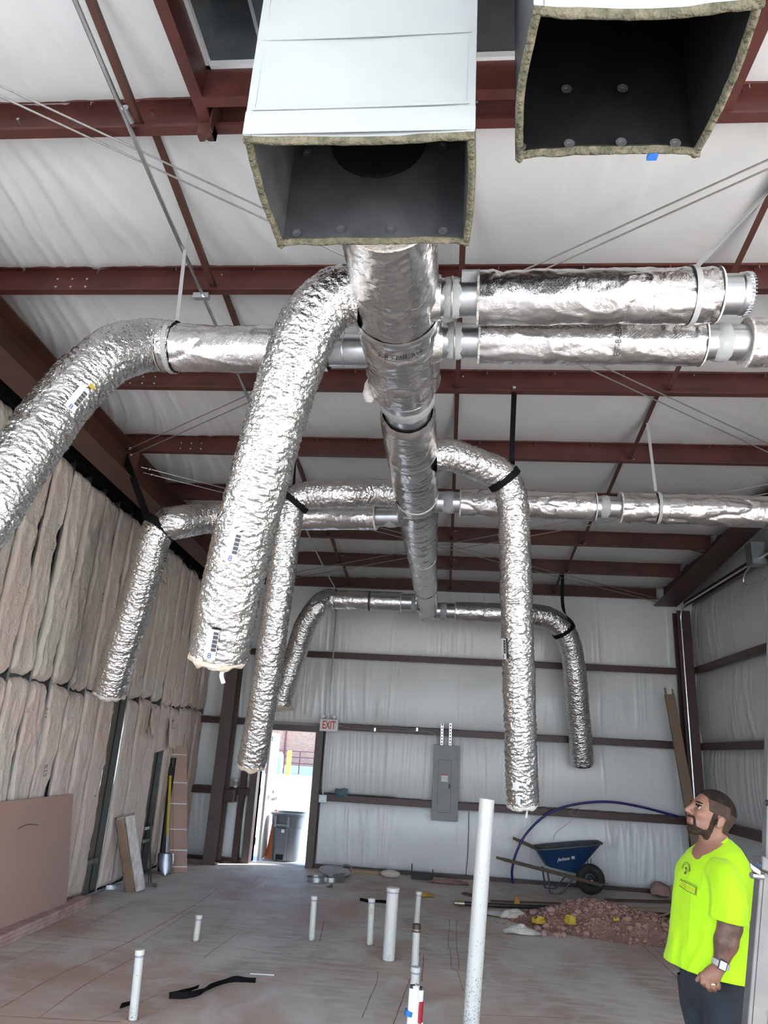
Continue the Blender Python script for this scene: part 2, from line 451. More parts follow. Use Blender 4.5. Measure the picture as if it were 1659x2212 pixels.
mk('shirt', (.44, .76, .0), (.40, .70, .0), rough=.8, ns=2.5, bump=[('noise', 160, .15, .002)], sheen=.1)
mk('shirt_orange', (.75, .55, .04), rough=.8)
mk('shirt_ink', (.05, .07, .03), rough=.8)
mk('jeans', (.019, .024, .033), (.011, .014, .020), rough=.9, ns=7, bump=[('noise', 200, .3, .002)])
mk('jeans_stain', (.30, .33, .34), rough=.9)
mk('watch_band', (.42, .37, .35), rough=.5)
mk('watch_dark', (.03, .03, .035), rough=.25)
mk('watch_face', (.62, .62, .72), rough=.2)
mk('gold', (.75, .50, .20), rough=.25, metal=1)
mk('tattoo', (.10, .052, .038), (.19, .095, .068), rough=.5, ns=16, nd=5, lo=.42, hi=.6)
mk('aluminium', (.135, .128, .12), (.105, .10, .095), rough=.5, metal=.35, ns=8)
mk('ladder_blue', (.022, .055, .115), rough=.45)
mk('steel_bright', (.60, .61, .62), rough=.25, metal=1)
mk('concrete_out', (.72, .71, .69), (.66, .65, .63), rough=.9, ns=.7)
mk('fence_rail', (.22, .05, .07), rough=.6)
mk('yellow_post', (.75, .55, .08), rough=.6)
mk('pale_blue', (.32, .42, .58), rough=.7)
mk('chalk_red', (.34, .15, .12), rough=.95)
mk('crack', (.25, .21, .185), rough=.95)
mk('patch_red', (.30, .17, .135), rough=.95)
mk('wire', (.42, .38, .33), rough=.5)
def floor_mat():
    m = bpy.data.materials.new('concrete'); m.use_nodes = True; nt = m.node_tree; N = nt.nodes; Lk = nt.links; b = N['Principled BSDF']
    tc = N.new('ShaderNodeTexCoord')
    def noise(sc, det, stretch=None, dist=0):
        t = N.new('ShaderNodeTexNoise'); t.inputs['Scale'].default_value = sc; t.inputs['Detail'].default_value = det; t.inputs['Distortion'].default_value = dist
        if stretch:
            mp = N.new('ShaderNodeMapping'); mp.inputs['Scale'].default_value = stretch; Lk.new(tc.outputs['Object'], mp.inputs[0]); Lk.new(mp.outputs[0], t.inputs[0])
        else: Lk.new(tc.outputs['Object'], t.inputs[0])
        return t.outputs[0]
    def ramp(src, a, ca, z, cz):
        r = N.new('ShaderNodeValToRGB'); e = r.color_ramp.elements; e[0].position = a; e[0].color = (*ca, 1); e[1].position = z; e[1].color = (*cz, 1)
        Lk.new(src, r.inputs[0]); return r.outputs[0]
    def mix(fac, a, c):
        x = N.new('ShaderNodeMixRGB'); Lk.new(fac, x.inputs[0])
        for s, i in ((a, 1), (c, 2)):
            if isinstance(s, tuple): x.inputs[i].default_value = (*s, 1)
            else: Lk.new(s, x.inputs[i])
        return x.outputs[0]
    base = ramp(noise(1.3, 6, (1, .55, 1), .4), .36, (.42, .35, .295), .66, (.68, .62, .565))
    fine = ramp(noise(12, 6, (.3, 1, 1)), .40, (0, 0, 0), .70, (.75, .75, .75))
    c = mix(fine, base, (.72, .675, .63))
    red = ramp(noise(.62, 4, None, .6), .46, (0, 0, 0), .66, (.85, .85, .85))
    c = mix(red, c, (.47, .305, .245))
    dust = ramp(noise(1.9, 8, (1, .7, 1), 1.2), .54, (0, 0, 0), .68, (.6, .6, .6))
    c = mix(dust, c, (.66, .64, .62))
    Lk.new(c, b.inputs['Base Color'])
    b.inputs['Roughness'].default_value = .62; b.inputs['Specular IOR Level'].default_value = .35
    bn = N.new('ShaderNodeBump'); bn.inputs['Strength'].default_value = .15; bn.inputs['Distance'].default_value = .01
    Lk.new(noise(14, 8, (.4, 1, 1)), bn.inputs['Height']); Lk.new(bn.outputs[0], b.inputs['Normal'])
    MAT['concrete'] = m
floor_mat()
def brick_mat():
    m = bpy.data.materials.new('far_brick'); m.use_nodes = True; nt = m.node_tree; N = nt.nodes; Lk = nt.links; b = N['Principled BSDF']
    tc = N.new('ShaderNodeTexCoord'); mp = N.new('ShaderNodeMapping'); mp.inputs['Rotation'].default_value = (PI / 2, 0, 0)
    t = N.new('ShaderNodeTexBrick'); t.inputs['Scale'].default_value = 2.4; t.inputs['Mortar Size'].default_value = .02
    t.inputs['Color1'].default_value = (.52, .27, .16, 1); t.inputs['Color2'].default_value = (.42, .20, .13, 1); t.inputs['Mortar'].default_value = (.55, .50, .45, 1)
    Lk.new(tc.outputs['Object'], mp.inputs[0]); Lk.new(mp.outputs[0], t.inputs[0]); Lk.new(t.outputs[0], b.inputs['Base Color'])
    b.inputs['Roughness'].default_value = .9; MAT['far_brick'] = m
brick_mat()

# ================================================================== THE SETTING
XL, XR, YB, YF = -4.33, 4.4, 13.10, -2.6
# ---- floor
fo = MB().box((-4.7, YF - .3, -.25), (4.7, YB + .22, 0)).build('floor', 'concrete', kind='structure', smooth=0)
fo['label'] = 'dusty concrete slab floor with red chalk lines and stains'
def floor_line(name, px, w, m, jit=0.0, z=.0008):
    """flat painted or cracked line on the slab through photo points"""
    P = spline([fl(*p) for p in px], .05) if len(px) > 2 else np.linspace(fl(*px[0]), fl(*px[1]), 30)
    n = len(P); j = (fbm(st(np.arange(n) * .12, np.full(n, len(px) + px[0][0]), 0.0), 2, 5) - .5) * jit
    T = np.gradient(P, axis=0); T /= np.linalg.norm(T, axis=1)[:, None]; S = np.stack([-T[:, 1], T[:, 0], np.zeros(n)], -1)
    P = P + S * j[:, None]; ww = w * (.55 + .9 * vn(st(np.arange(n) * .8, np.full(n, px[0][1]), 1.0), 3))[:, None]
    P[:, 2] = z
    return grid(name, np.stack([P - S * ww / 2, P + S * ww / 2], 1), m, fo, smooth=0)
for q in ([(83, 2200), (180, 2130), (288, 2070)], [(0, 2178), (120, 2110), (288, 2030), (420, 1955), (470, 1920)], [(907, 2060), (880, 2130), (850, 2212)], [(915, 2062), (912, 2120)], [(873, 2050), (880, 2051)],
          [(1375, 2030), (1440, 2090), (1497, 2150)], [(1398, 2035), (1450, 2080), (1497, 2118)], [(705, 2000), (1085, 2018)], [(700, 1990), (690, 2035)], [(560, 2020), (740, 2040), (890, 2052)], [(0, 2195), (150, 2203), (260, 2208)]):
    floor_line('chalk_line', q, .009, 'chalk_red', .012)
for q in ([(0, 2085), (150, 2017), (288, 1947)], [(83, 2020), (250, 2032), (300, 2040)], [(490, 1942), (560, 1894)], [(482, 1941), (600, 1950), (700, 1958)], [(485, 2045), (560, 2055), (760, 2090), (810, 2095), (817, 2110), (800, 2160), (785, 2200)],
          [(600, 2015), (700, 2025), (850, 2050)], [(970, 1985), (973, 2080), (990, 2100), (1000, 2140)], [(985, 1985), (990, 2095)], [(440, 2070), (520, 2008)], [(200, 2205), (340, 2150)], [(300, 2040), (380, 1990), (420, 1965)], [(960, 2050), (1060, 2062)], [(560, 1893), (650, 1902)], [(1000, 2190), (1240, 2200)]):
    floor_line('floor_crack', q, .007, 'crack', .03)
# ---- ground outside
MB().box((-60, YB + .22, -.25), (60, 58, -.02)).build('ground', 'concrete_out', kind='structure', smooth=0, label='sunlit pale concrete yard outside the back door')
MB().box((-60, -40, -.27), (60, YF - .3, -.03)).box((-60, YF - .3, -.27), (-4.7, YB + .22, -.03)).box((4.7, YF - .3, -.27), (60, YB + .22, -.03)).build('ground', 'concrete_out', kind='structure', smooth=0, label='concrete apron outside the front and side openings added behind the camera')

# ---- ceiling: roof sheet with white vinyl-faced blankets between the purlins
def roof_quad(mb, x0, x1, y0, y1, off, th=.03):
    a = [(x0, y0, roofz(y0) + off), (x1, y0, roofz(y0) + off), (x1, y1, roofz(y1) + off), (x0, y1, roofz(y1) + off)]
    mb.prism(a, (0, 0, th))
OPX0, OPX1, OPY0, OPY1 = -1.40, 1.35, 1.20, 2.84                   # roof opening of the rooftop unit
mb = MB(); RO = .275
roof_quad(mb, -4.75, 4.75, OPY1, YB + .25, RO); roof_quad(mb, -4.75, 4.75, YF - .3, OPY0, RO)
roof_quad(mb, -4.75, OPX0, OPY0, OPY1, RO); roof_quad(mb, OPX1, 4.75, OPY0, OPY1, RO)
ceil = mb.build('ceiling', 'roof_sheet', kind='structure', smooth=0, label='metal roof with white vinyl faced insulation blankets')
def blanket(x0, x1, y0, y1, seed):
    nx, ny = max(8, int((x1 - x0) / .019)), max(8, int((y1 - y0) / .028))
    x = np.linspace(x0, x1, nx)[:, None]; y = np.linspace(y0, y1, ny)[None]
    X, Y = np.broadcast_arrays(x, y); v = (Y - y0) / (y1 - y0)
    sag = np.sin(PI * np.clip(v, 0, 1)) ** .7 * (.035 + .03 * vn(st(X * .6, Y * .2 + seed, 0), seed))
    # long drape creases, curved; thickest towards the left rafter
    left = np.clip((-X - .6) / 2.2, 0, 1); right = np.clip((X - 1.4) / 3, 0, 1) * .45; mid = .18
    ang = .75 + .35 * v
    q = X * np.cos(ang) * 1.0 + (-(Y - y0)) * np.sin(ang) * .75 + .22 * (v ** 2)
    wv = .10 * (fbm(st(X * 1.1, Y * 1.1, seed), 2, seed) - .5)
    cre = ridge(st((q + wv) * 6, (X + Y) * .35, seed + 0.), seed) ** 3 * .50 + ridge(st((q + wv) * 15, (X + Y) * .4, seed + 3.), seed + 4) ** 3 * .42 + ridge(st((q + wv * .7) * 30, (X + Y) * .5, seed + 6.), seed + 5) ** 2 * .16
    st2 = ridge(st((X + wv * .6) * 22, Y * .5, seed + 9.), seed + 2) ** 3 * np.clip(fbm(st(X * .9, Y * .3, seed), 2, seed + 7) * 2.6 - 1.25, 0, 1)
    edge = np.clip(np.minimum(v, 1 - v) * 14, 0, 1)
    d = sag + edge * (.034 * cre * (left + right + mid * .5) + .016 * st2 * (.35 + mid)) + .006 * fbm(st(X * 5, Y * 5, seed), 3, seed)
    Z = roofz(Y) + .232 - d
    return grid('insulation_blanket', st(X, Y, Z)[:, ::-1], 'vinyl', ceil, smooth=180)
for n in range(0, 13):
    ya, yb = pY(n + 1) + .004, pY(n) - .0
    if n == 0: yb = YB - .02
    ya = max(ya, YF)
    if ya >= yb: continue
    if n == 7:
        blanket(-4.34, OPX0 - .05, ya, yb, 70); blanket(OPX1 + .05, XR, ya, yb, 71); blanket(OPX0 - .05, OPX1 + .05, OPY1 + .03, yb, 72)
    elif n == 8:
        blanket(-4.34, OPX0 - .05, ya, yb, 80); blanket(OPX1 + .05, XR, ya, yb, 81); blanket(OPX0 - .05, OPX1 + .05, ya, OPY0 - .03, 82)
    else: blanket(-4.34, XR, ya, yb, 11 * n + 3)

# ---- back wall
DX0, DX1, DH = -3.20, -2.24, 2.15                                  # door opening
mb = MB()
mb.box((-4.7, YB, 0), (DX0, YB + .12, 5.2)).box((DX1, YB, 0), (4.7, YB + .12, 5.2)).box((DX0, YB, DH), (DX1, YB + .12, 5.2))
wb = mb.build('wall_back', 'roof_sheet', kind='structure', smooth=0, label='metal back wall with white insulation between dark girts')
GZ = [1.05, 2.21, 3.435]                                            # bottom edges of the girts
def wall_blanket(par, O, U, N, u0, u1, z0, z1, seed, m, bulge=.075, amp=.027, du=.018):
    """billowing blanket on a wall; O origin, U along, N into the room"""
    nu, nz = max(6, int((u1 - u0) / du)), max(6, int((z1 - z0) / .03))
    u = np.linspace(u0, u1, nu)[:, None]; z = np.linspace(z0, z1, nz)[None]; Ug, Z = np.broadcast_arrays(u, z); v = (Z - z0) / (z1 - z0)
    b = np.sin(PI * v) ** .6 * bulge * (.75 + .5 * vn(st(Ug * .8, Z * .4, seed), seed))
    wv = .05 * (fbm(st(Ug * 1.5, Z * .9, seed), 2, seed) - .5)
    fan = (v - .5) * .05 * np.sin(Ug * 3.1 + seed)
    q = Ug + wv + fan
    mask = np.clip(fbm(st(Ug * .9, Z * .5, seed), 2, seed + 5) * 3 - 1.0, .12, 1)
    cre = ridge(st(q * 8, Z * .5, seed), seed) ** 4 * .6 + ridge(st(q * 17, Z * .6, seed + 2.), seed + 3) ** 4 * .6
    mid = .35 + .65 * np.abs(2 * v - 1) ** .8
    seam = np.exp(-((np.mod(q + .37, 1.22) - .61) / .018) ** 2)
    d = b + np.sin(PI * v) ** .35 * amp * (cre * mask * mid * 1.5) + .010 * seam * np.sin(PI * v) ** .4 + .004 * fbm(st(Ug * 6, Z * 6, seed), 2, seed)
    P = np.asarray(O, float) + Ug[..., None] * np.asarray(U, float) + d[..., None] * np.asarray(N, float) + Z[..., None] * V(0, 0, 1)
    if np.dot(np.cross(U, V(0, 0, 1)), N) < 0: P = P[:, ::-1]
    return grid('insulation_blanket', P, m, par, smooth=180)
zz = [.06] + [g + .10 for g in GZ] + [5.02]
for k in range(4):
    z0, z1 = zz[k], zz[k + 1] - .02
    segs = [(-4.5, DX0 - .16), (DX1 + .16, 4.35)] if k < 2 else [(-4.5, 4.35)]
    if k == 1: segs = [(-4.5, DX0 - .16), (DX1 + .16, 4.35)]
    for i, (a, b) in enumerate(segs): wall_blanket(wb, (0, YB - .012, 0), (1, 0, 0), (0, -1, 0), a, b, z0, z1, 31 * k + 5 * i + 2, 'vinyl_wall')
# ---- right wall
wr = MB().box((XR, 2.0, 0), (XR + .12, YB + .12, 5.6)).box((XR, YF - .3, 0), (XR + .12, -2.0, 5.6)).box((XR, -2.0, 3.8), (XR + .12, 2.0, 5.6)).build('wall_right', 'roof_sheet', kind='structure', smooth=0, label='metal right wall with wrinkled white insulation between girts')  # gap near the camera added for the right fill light
GR = [1.05, 2.21, 3.435, 4.62]
zr = [.06] + [g + .10 for g in GR] + [5.6]
for k in range(5): wall_blanket(wr, (XR - .012, 0, 0), (0, 1, 0), (-1, 0, 0), 2.1 if k < 4 else YF + .05, YB - .03, zr[k], zr[k + 1] - .02, 200 + 17 * k, 'vinyl_side', du=.035)
# ---- unseen front wall, placed and opened to let light in from behind
mb = MB().box((-4.7, YF - .2, 0), (-3.3, YF, 5.7)).box((3.3, YF - .2, 0), (4.7, YF, 5.7)).box((-3.3, YF - .2, 4.2), (3.3, YF, 5.7))
mb.build('wall_front', 'vinyl', kind='structure', smooth=0, label='front wall behind the camera with an opening added for light')

# ---- left wall: steel studs with fibreglass batts on the back of gypsum board
wl = MB().box((-4.62, 2.0, 0), (-4.46, YB + .12, 5.7)).box((-4.62, YF - .3, 0), (-4.46, -2.0, 5.7)).box((-4.62, -2.0, 3.8), (-4.46, 2.0, 5.7)).build('wall_left', 'drywall_back', kind='structure', smooth=0, label='steel stud partition filled with pink and tan fibreglass batts')  # gap near the camera added for the left fill light
ST = .4064
SY = [YB - .10 - ST * k for k in range(0, 30)]                       # stud positions from the back wall
stud_m = None
prof = [(0, -.018), (0, .018), (-.10, .018), (-.10, .014), (-.004, .014), (-.004, -.014), (-.012, -.014), (-.012, -.018)]
for y in SY:
    if y < 3.5: break
    if stud_m is None:
        stud_m = MB().prism([(XL + a, y + b, .03) for a, b in prof], (0, 0, 4.86)).build('stud', 'stud', wl, smooth=0); y_s = y
    else: copy_of(stud_m, 'stud', wl, (0, y - y_s, 0))
MB().box((XL - .10, 3.4, 0), (XL + .004, YB - .05, .004)).box((XL, 3.4, 0), (XL + .004, YB - .05, .032)).build('bottom_track', 'stud', wl, smooth=0)
mb = MB(); mb.prism([(XL - .11, 3.4, roofz(3.4) - .13), (XL + .03, 3.4, roofz(3.4) - .13), (XL + .03, YB - .05, roofz(YB) - .13), (XL - .11, YB - .05, roofz(YB) - .13)], (0, 0, .30))
mb.build('top_track', 'black_gap', wl, smooth=0)
# corrugated closure along the top
mb = MB()
for k in range(150):
    y = 4.6 + k * .045
    mb.box((XL + .03, y, roofz(y) - .15), (XL + .052, y + .022, roofz(y) - .02))
mb.build('ribbed_closure', 'black_gap', wl, smooth=0)
def batt(y0, y1, z0, z1, seed, m, torn=0.0):
    nz, ny = int((z1 - z0) / .024), 21
    z = np.linspace(0, 1, nz)[:, None]; u = np.linspace(0, 1, ny)[None]
    Z = z0 + (z1 - z0) * z + 0 * u
    e0 = np.clip((fbm(st(z * (z1 - z0) * 1.6, seed, 0), 3, seed) - .58) * .22, -.004, .08) + np.clip((vn(st(z * (z1 - z0) * 6, seed, 5.), seed) - .7) * .06, 0, .04)
    e1 = np.clip((fbm(st(z * (z1 - z0) * 1.6, seed, 9), 3, seed + 1) - .58) * .22, -.004, .08) + np.clip((vn(st(z * (z1 - z0) * 6, seed, 8.), seed) - .7) * .06, 0, .04)
    Yg = (y0 + .024 + e0) + ((y1 - .024 - e1) - (y0 + .024 + e0)) * u
    zt = (fbm(st(Yg * 8, seed, 2.), 3, seed + 3) - .5) * (.05 + torn)
    Z = Z + np.where(z > .9, (z - .9) * 10, 0) * zt + np.where(z < .1, (.1 - z) * 10, 0) * zt * .6
    edge = np.clip(np.minimum(u, 1 - u) * 22, 0, 1) ** .6 * np.clip(np.minimum(z, 1 - z) * 30, 0, 1) ** .5
    P = st(Yg * 1.3, Z * 1.0, seed)
    d = .010 + .030 * (fbm(P, 2, seed) - .4) + .020 * (fbm(st(Yg * 16, Z * 8, seed), 3, seed + 2) - .3) + .016 * ridge(st(Yg * 4 + Z * .6, Z * 1.4, seed + .5), seed + 6) ** 6 + .012 * ridge(st(Yg * 9, Z * 6, seed + .5), seed + 8) ** 4
    Xg = XL - .05 + edge * (.05 + np.clip(d, -.015, .06))
    return grid('insulation_batt', st(Xg, Yg, Z), m, wl, smooth=180)
for k in range(len(SY) - 1):
    y1, y0 = SY[k], SY[k + 1]
    if y0 < 3.5: break
    seam = 2.42 + RNG.uniform(-.03, .03)
    low_missing = any(abs((y0 + y1) / 2 - q) < .2 for q in (9.42, 11.25))
    if not low_missing: batt(y0, y1, .035, seam - .02, 300 + k, 'batt_pink' if k < 10 or RNG.random() < .5 else 'batt')  # lower rows coloured pinker, as the lighting tints them
    elif y0 > 10.5: batt(y0, y1, 1.7, seam - .02, 300 + k, 'batt_pink', .2)
    batt(y0, y1, seam, roofz(y0) - .16 + RNG.uniform(-.05, .02), 400 + k, 'batt' if k > 4 else 'batt_pink', .05)
    if low_missing:
        MB().box((XL - .115, y0 + .018, .035), (XL - .112, y1 - .018, 2.4)).build('gypsum_backing', 'drywall_brown', wl, smooth=0)
        mb = MB()
        for z in (.28, .78, 1.3, 1.75, 2.2): mb.cyl((XL - .113, (y0 + y1) / 2 + RNG.uniform(-.04, .04), z), (XL - .109, (y0 + y1) / 2, z), .03, n=10)
        mb.build('joint_compound', 'mud_spot', wl, smooth=0)
# one batt peels out of the wall (torn flap high up)
for py, pz, s in ((9.05, 3.15, 1), (10.6, 2.35, 2), (11.4, 2.2, 3), (10.1, 4.55, 4)):
    u = np.linspace(0, 1, 14)[:, None]; v = np.linspace(0, 1, 14)[None]
    Y = py + (u - .5) * .34 + .04 * (vn(st(v * 3, u * 2, s), s) - .5); Z = pz - v * .42 - .05 * np.sin(PI * u) + .03 * vn(st(u * 4, v * 4, s), s)
    X = XL + .05 + .10 * v * np.sin(PI * (.2 + .8 * u)) + .03 * fbm(st(u * 5, v * 5, s), 3, s)
    grid('insulation_flap', st(X, Y, Z), 'batt' if s != 2 else 'batt_pink', wl, smooth=180)
# printed marks on the batts
for (px, py, txt, sz) in ((115, 1180, 'R19', .06), (100, 1540, 'R13', .07), (98, 1665, 'R19', .08), (222, 1290, 'R19', .07), (60, 1535, 'Q', .05), (205, 1720, 'R', .06)):
    p = ax(px, py, XL + .075)
    text_flat('printed_mark', txt, sz, p, (0, .1, -1), (0, 1, .1), 'kraft_print', wl)

# ================================================================== STEEL FRAME
CP = [(0, 0), (-.065, 0), (-.065, .02), (-.059, .02), (-.059, .006), (-.006, .006), (-.006, .214), (-.059, .214), (-.059, .2), (-.065, .2), (-.065, .22), (0, .22)]
ORD = ['eave strut on top of the back wall', 'roof purlin, first in front of the back wall', 'roof purlin, second in front of the back wall', 'roof purlin, third in front of the back wall',
       'roof purlin just above the left rafter cable eyes', 'roof purlin behind the reducer of the trunk duct', 'roof purlin behind the start of the trunk duct', 'roof purlin behind the white plenum, nearest in view']
bolt_m = None
for n in range(0, 9):
    y, z = pY(n), pZ(n)
    if n == 8: lab = 'dark red steel roof purlin overhead, in front of the roof opening'
    else: lab = 'dark red steel ' + ORD[n]
    xr = 4.25 if n > 5 else 3.72
    pu = MB().prism([(-4.2, y + a, z + b) for a, b in CP], (4.2 + xr, 0, 0)).build('roof_purlin', 'red_steel' if n > 2 else 'rust_steel', smooth=0, label=lab, cat='beam', group='roof purlins')
    pu['kind'] = 'thing'
    # cross bridging angle from the top of this purlin to the foot of the next one
    if 0 < n < 9:
        for X in (-1.84, .03, 1.9):
            if n >= 8 and X == .03: continue
            a, b = V(X, y + .0, z + .20), V(X, pY(n - 1) - .02, pZ(n - 1) + .035)
            mb = MB().bar(a, b, .04, .004).bar(a + V(.02, 0, .018), b + V(.02, 0, .018), .004, .04)
            mb.build('bridging_angle', 'rust_steel', pu, smooth=0)
    # bolts through the web and screws through the top flange
    spots = [(X + dx, .035 + .07 * k) for X in (-1.84, .03, 1.9) for dx, k in ((.05, 1.9), (.05, 0))] + [(X, q) for X in ((-3.1, -2.98, -2.86) if n in (4, 5, 6) else (-2.6,)) for q in (.06, .13)]
    for X, dz in spots:
        if n == 0: break
        if bolt_m is None:
            bolt_m = MB().cyl((X, y - .004, z + dz), (X, y - .022, z + dz), .010, n=6).build('bolt', 'steel_bright', pu, smooth=0); bx = (X, y, z + dz); bo = origin(pu)
        else: copy_of(bolt_m, 'bolt', pu, V(X, y, z + dz) - V(*bx) - (origin(pu) - bo))
    if n > 2:
        mb = MB()
        for X in np.arange(-4, 3.6, .305 * 2):
            for dx in (0, .03): mb.cyl((X + dx, y - .03 - dx, z + .222), (X + dx, y - .034 - dx, z + .17), .0035, n=5)
        mb.build('roof_screws', 'steel_bright', pu, smooth=0, kind='stuff')

# wall girts (Z sections)
def girt(name, A, B, N, m, label, group, lip=.09):
    """A,B end points on the wall plane at lip bottom; N into the room"""
    A, B, N = map(lambda q: np.asarray(q, float), (A, B, N)); Zu = V(0, 0, 1)
    pr = [(0, .105), (0, .18), (.006, .18), (.006, .111), (.20, .111), (.206, .105), (.206, .0), (.200, .0), (.200, .105)]
    pr = [(a, b * lip / .09 if b < .1 else b + (lip - .105 if lip != .09 else 0)) for a, b in pr] if False else pr
    return MB().prism([A + N * a + Zu * b for a, b in pr], B - A).build(name, m, smooth=0, label=label, cat='beam', group=group)
gl = ['lowest girt of the back wall, crossed by the blue hose', 'girt of the back wall level with the exit sign', 'highest girt of the back wall']
for k, g in enumerate(GZ):
    x0 = DX1 + .12 if k < 2 else -4.4
    gi = girt('wall_girt', (x0, YB - .02, g), (4.05, YB - .02, g), (0, -1, 0), 'dark_steel', 'dark brown steel ' + gl[k], 'back wall girts')
    if k < 2: girt('wall_girt', (-4.4, YB - .02, g), (DX0 - .1, YB - .02, g), (0, -1, 0), 'dark_steel', 'short dark steel girt left of the door, ' + ('holding the paper cup' if k == 0 else 'level with the door head'), 'back wall girts')
gl = ['lowest girt of the right wall, behind the man', 'girt of the right wall, second from the floor', 'girt of the right wall, third from the floor', 'girt of the right wall under the conduit, topmost']
for k, g in enumerate(GR):
    girt('wall_girt', (XR - .01, 2.1, g), (XR - .01, YB - .15, g), (-1, 0, 0), 'dark_steel', 'dark steel ' + gl[k], 'right wall girts')
MB().box((DX1 + .12, YB - .10, 0), (4.35, YB - .02, .05)).build('base_angle', 'dark_steel', wb, smooth=0)
MB().box((-4.4, YB - .10, 0), (DX0 - .12, YB - .02, .05)).build('base_angle', 'dark_steel', wb, smooth=0)

def ibeam(P0, P1, up, w, h, m, name, label, cat, tf=.012, tw=.010, zf=None):
    """I section from P0 to P1 with top flange at P, web hanging along -up"""
    P0, P1, up = map(lambda q: np.asarray(q, float), (P0, P1, up)); d = P1 - P0; s = unit(np.cross(d, up))
    t = thing(name, label, cat, (P0 if P0[2] < P1[2] else P1) if cat == 'column' else (P0 + P1) / 2 - up * h)
    def part(nm, a0, a1, b0, b1): MB().prism([P0 + s * a0 - up * b0, P0 + s * a1 - up * b0, P0 + s * a1 - up * b1, P0 + s * a0 - up * b1], d).build(nm, m, t, smooth=0)
    part('flange', -w / 2, w / 2, 0, tf); part('web', -tw / 2, tw / 2, tf, h - tf); part('flange', -w / 2, w / 2, h - tf, h)
    return t
raf = ibeam((-3.70, 2.0, roofz(2.0) - .005), (-3.70, 12.9, roofz(12.9) - .005), (0, 0, 1), .30, .36, 'rust_steel', 'steel_rafter', 'deep brown steel rafter running back along the top of the left wall', 'beam')
for y in (7.25, 10.0):
    MB().box((-3.69, y, roofz(y) - .34), (-3.56, y + .008, roofz(y) - .02)).build('stiffener', 'rust_steel', raf, smooth=0)
t = thing('steel_rafter', 'dark steel rafter sloping down to the back right corner', 'beam', (3.85, 9, 4.6))
def rz(Y): return 4.93 - .085 * (Y - 9.1)
for nm, x0, x1, a, b in (('flange', 3.64, 4.03, 0, .014), ('web', 3.82, 3.835, .014, .34), ('flange', 3.68, 3.98, .34, .354)):
    q = [(x0, 4.5, rz(4.5) + a), (x1, 4.5, rz(4.5) + a), (x1, 4.5, rz(4.5) + b), (x0, 4.5, rz(4.5) + b)]
    q2 = [(x0, 12.85, rz(12.85) + a), (x1, 12.85, rz(12.85) + a), (x1, 12.85, rz(12.85) + b), (x0, 12.85, rz(12.85) + b)]
    MB().add(q + q2, [(0, 1, 2, 3), (7, 6, 5, 4), (0, 4, 5, 1), (1, 5, 6, 2), (2, 6, 7, 3), (3, 7, 4, 0)]).build(nm, 'dark_steel', t, smooth=0)
MB().bar((3.35, 10.15, roofz(10.15) + .03), (3.66, 10.2, rz(10.2) + .02), .04, .006).build('flange_brace', 'dark_steel', t, smooth=0)
MB().box((3.5, 4.5, 4.80), (3.66, 12.9, 5.6)).build('shadow_filler', 'black_gap', t, smooth=0) if False else None
# columns at the back wall
def column(x, y, w, h, ztop, m, label):
    t = thing('steel_column', label, 'column', (x, y, 0))
    MB().box((x - w / 2, y - h / 2, 0), (x + w / 2, y - h / 2 + .012, ztop)).build('flange', m, t, smooth=0)
    MB().box((x - w / 2, y + h / 2 - .012, 0), (x + w / 2, y + h / 2, ztop)).build('flange', m, t, smooth=0)
    MB().box((x - .006, y - h / 2 + .012, 0), (x + .006, y + h / 2 - .012, ztop)).build('web', m, t, smooth=0)
    MB().box((x - w / 2 - .02, y - h / 2 - .02, 0), (x + w / 2 + .02, y + h / 2 + .02, .015)).build('base_plate', m, t, smooth=0)
    return t
cl = column(-3.76, 12.70, .21, .34, 4.60, 'bronze_frame', 'dark brown steel column left of the open back door')
MB().box((-3.66, 12.6, .95), (-3.50, 12.84, 1.14)).build('girt_clip', 'dark_steel', cl, smooth=0)
column(4.06, 12.74, .22, .26, 4.50, 'dark_steel', 'dark steel column in the back right corner')

# roof opening: header frame and curb of the rooftop unit
fr = thing('roof_opening_frame', 'red steel channel frame around the rooftop unit opening', 'beam', (-1.44, 2.84, 5.2))
def chan(p, q, side, h=.20, w=.065):
    p, q, side = map(lambda v: np.asarray(v, float), (p, q, side)); up = V(0, 0, 1)
    pr = [(0, 0), (w, 0), (w, .006), (.006, .006), (.006, h - .006), (w, h - .006), (w, h), (0, h)]
    return MB().prism([p + side * a + up * b for a, b in pr], q - p)
chan((OPX0, 1.66, 5.21), (OPX0, 3.055, 5.21), (-1, 0, 0)).build('trimmer_channel', 'red_steel', fr, smooth=0)
chan((OPX1, 1.66, 5.21), (OPX1, 3.055, 5.21), (1, 0, 0)).build('trimmer_channel', 'red_steel', fr, smooth=0)
chan((OPX0, OPY1, 5.21), (OPX1, OPY1, 5.21), (0, 1, 0)).build('header_channel', 'red_steel', fr, smooth=0)
chan((OPX0, OPY0 + .3, 5.21), (OPX1, OPY0 + .3, 5.21), (0, -1, 0)).build('header_channel', 'red_steel', fr, smooth=0)
MB().box((OPX0 - .075, 3.0, 5.13), (OPX0 + .02, 3.058, 5.20)).box((OPX0 + .012, 2.95, 5.13), (OPX0 + .02, 3.058, 5.33)).build('clip_angle', 'rust_steel', fr, smooth=0)
MB().cyl((OPX0 - .02, 3.03, 5.13), (OPX0 - .02, 3.03, 5.10), .012, n=6).build('bolt', 'steel_bright', fr, smooth=0)
cb = thing('roof_curb', 'galvanised sheet curb lining the roof opening above the plenums', 'duct', (0, 2.0, 5.42))
MB().box((OPX0 + .0, OPY1 - .008, 5.42), (OPX1, OPY1, 6.0)).build('curb_side', 'galvanised_dull', cb, smooth=0)
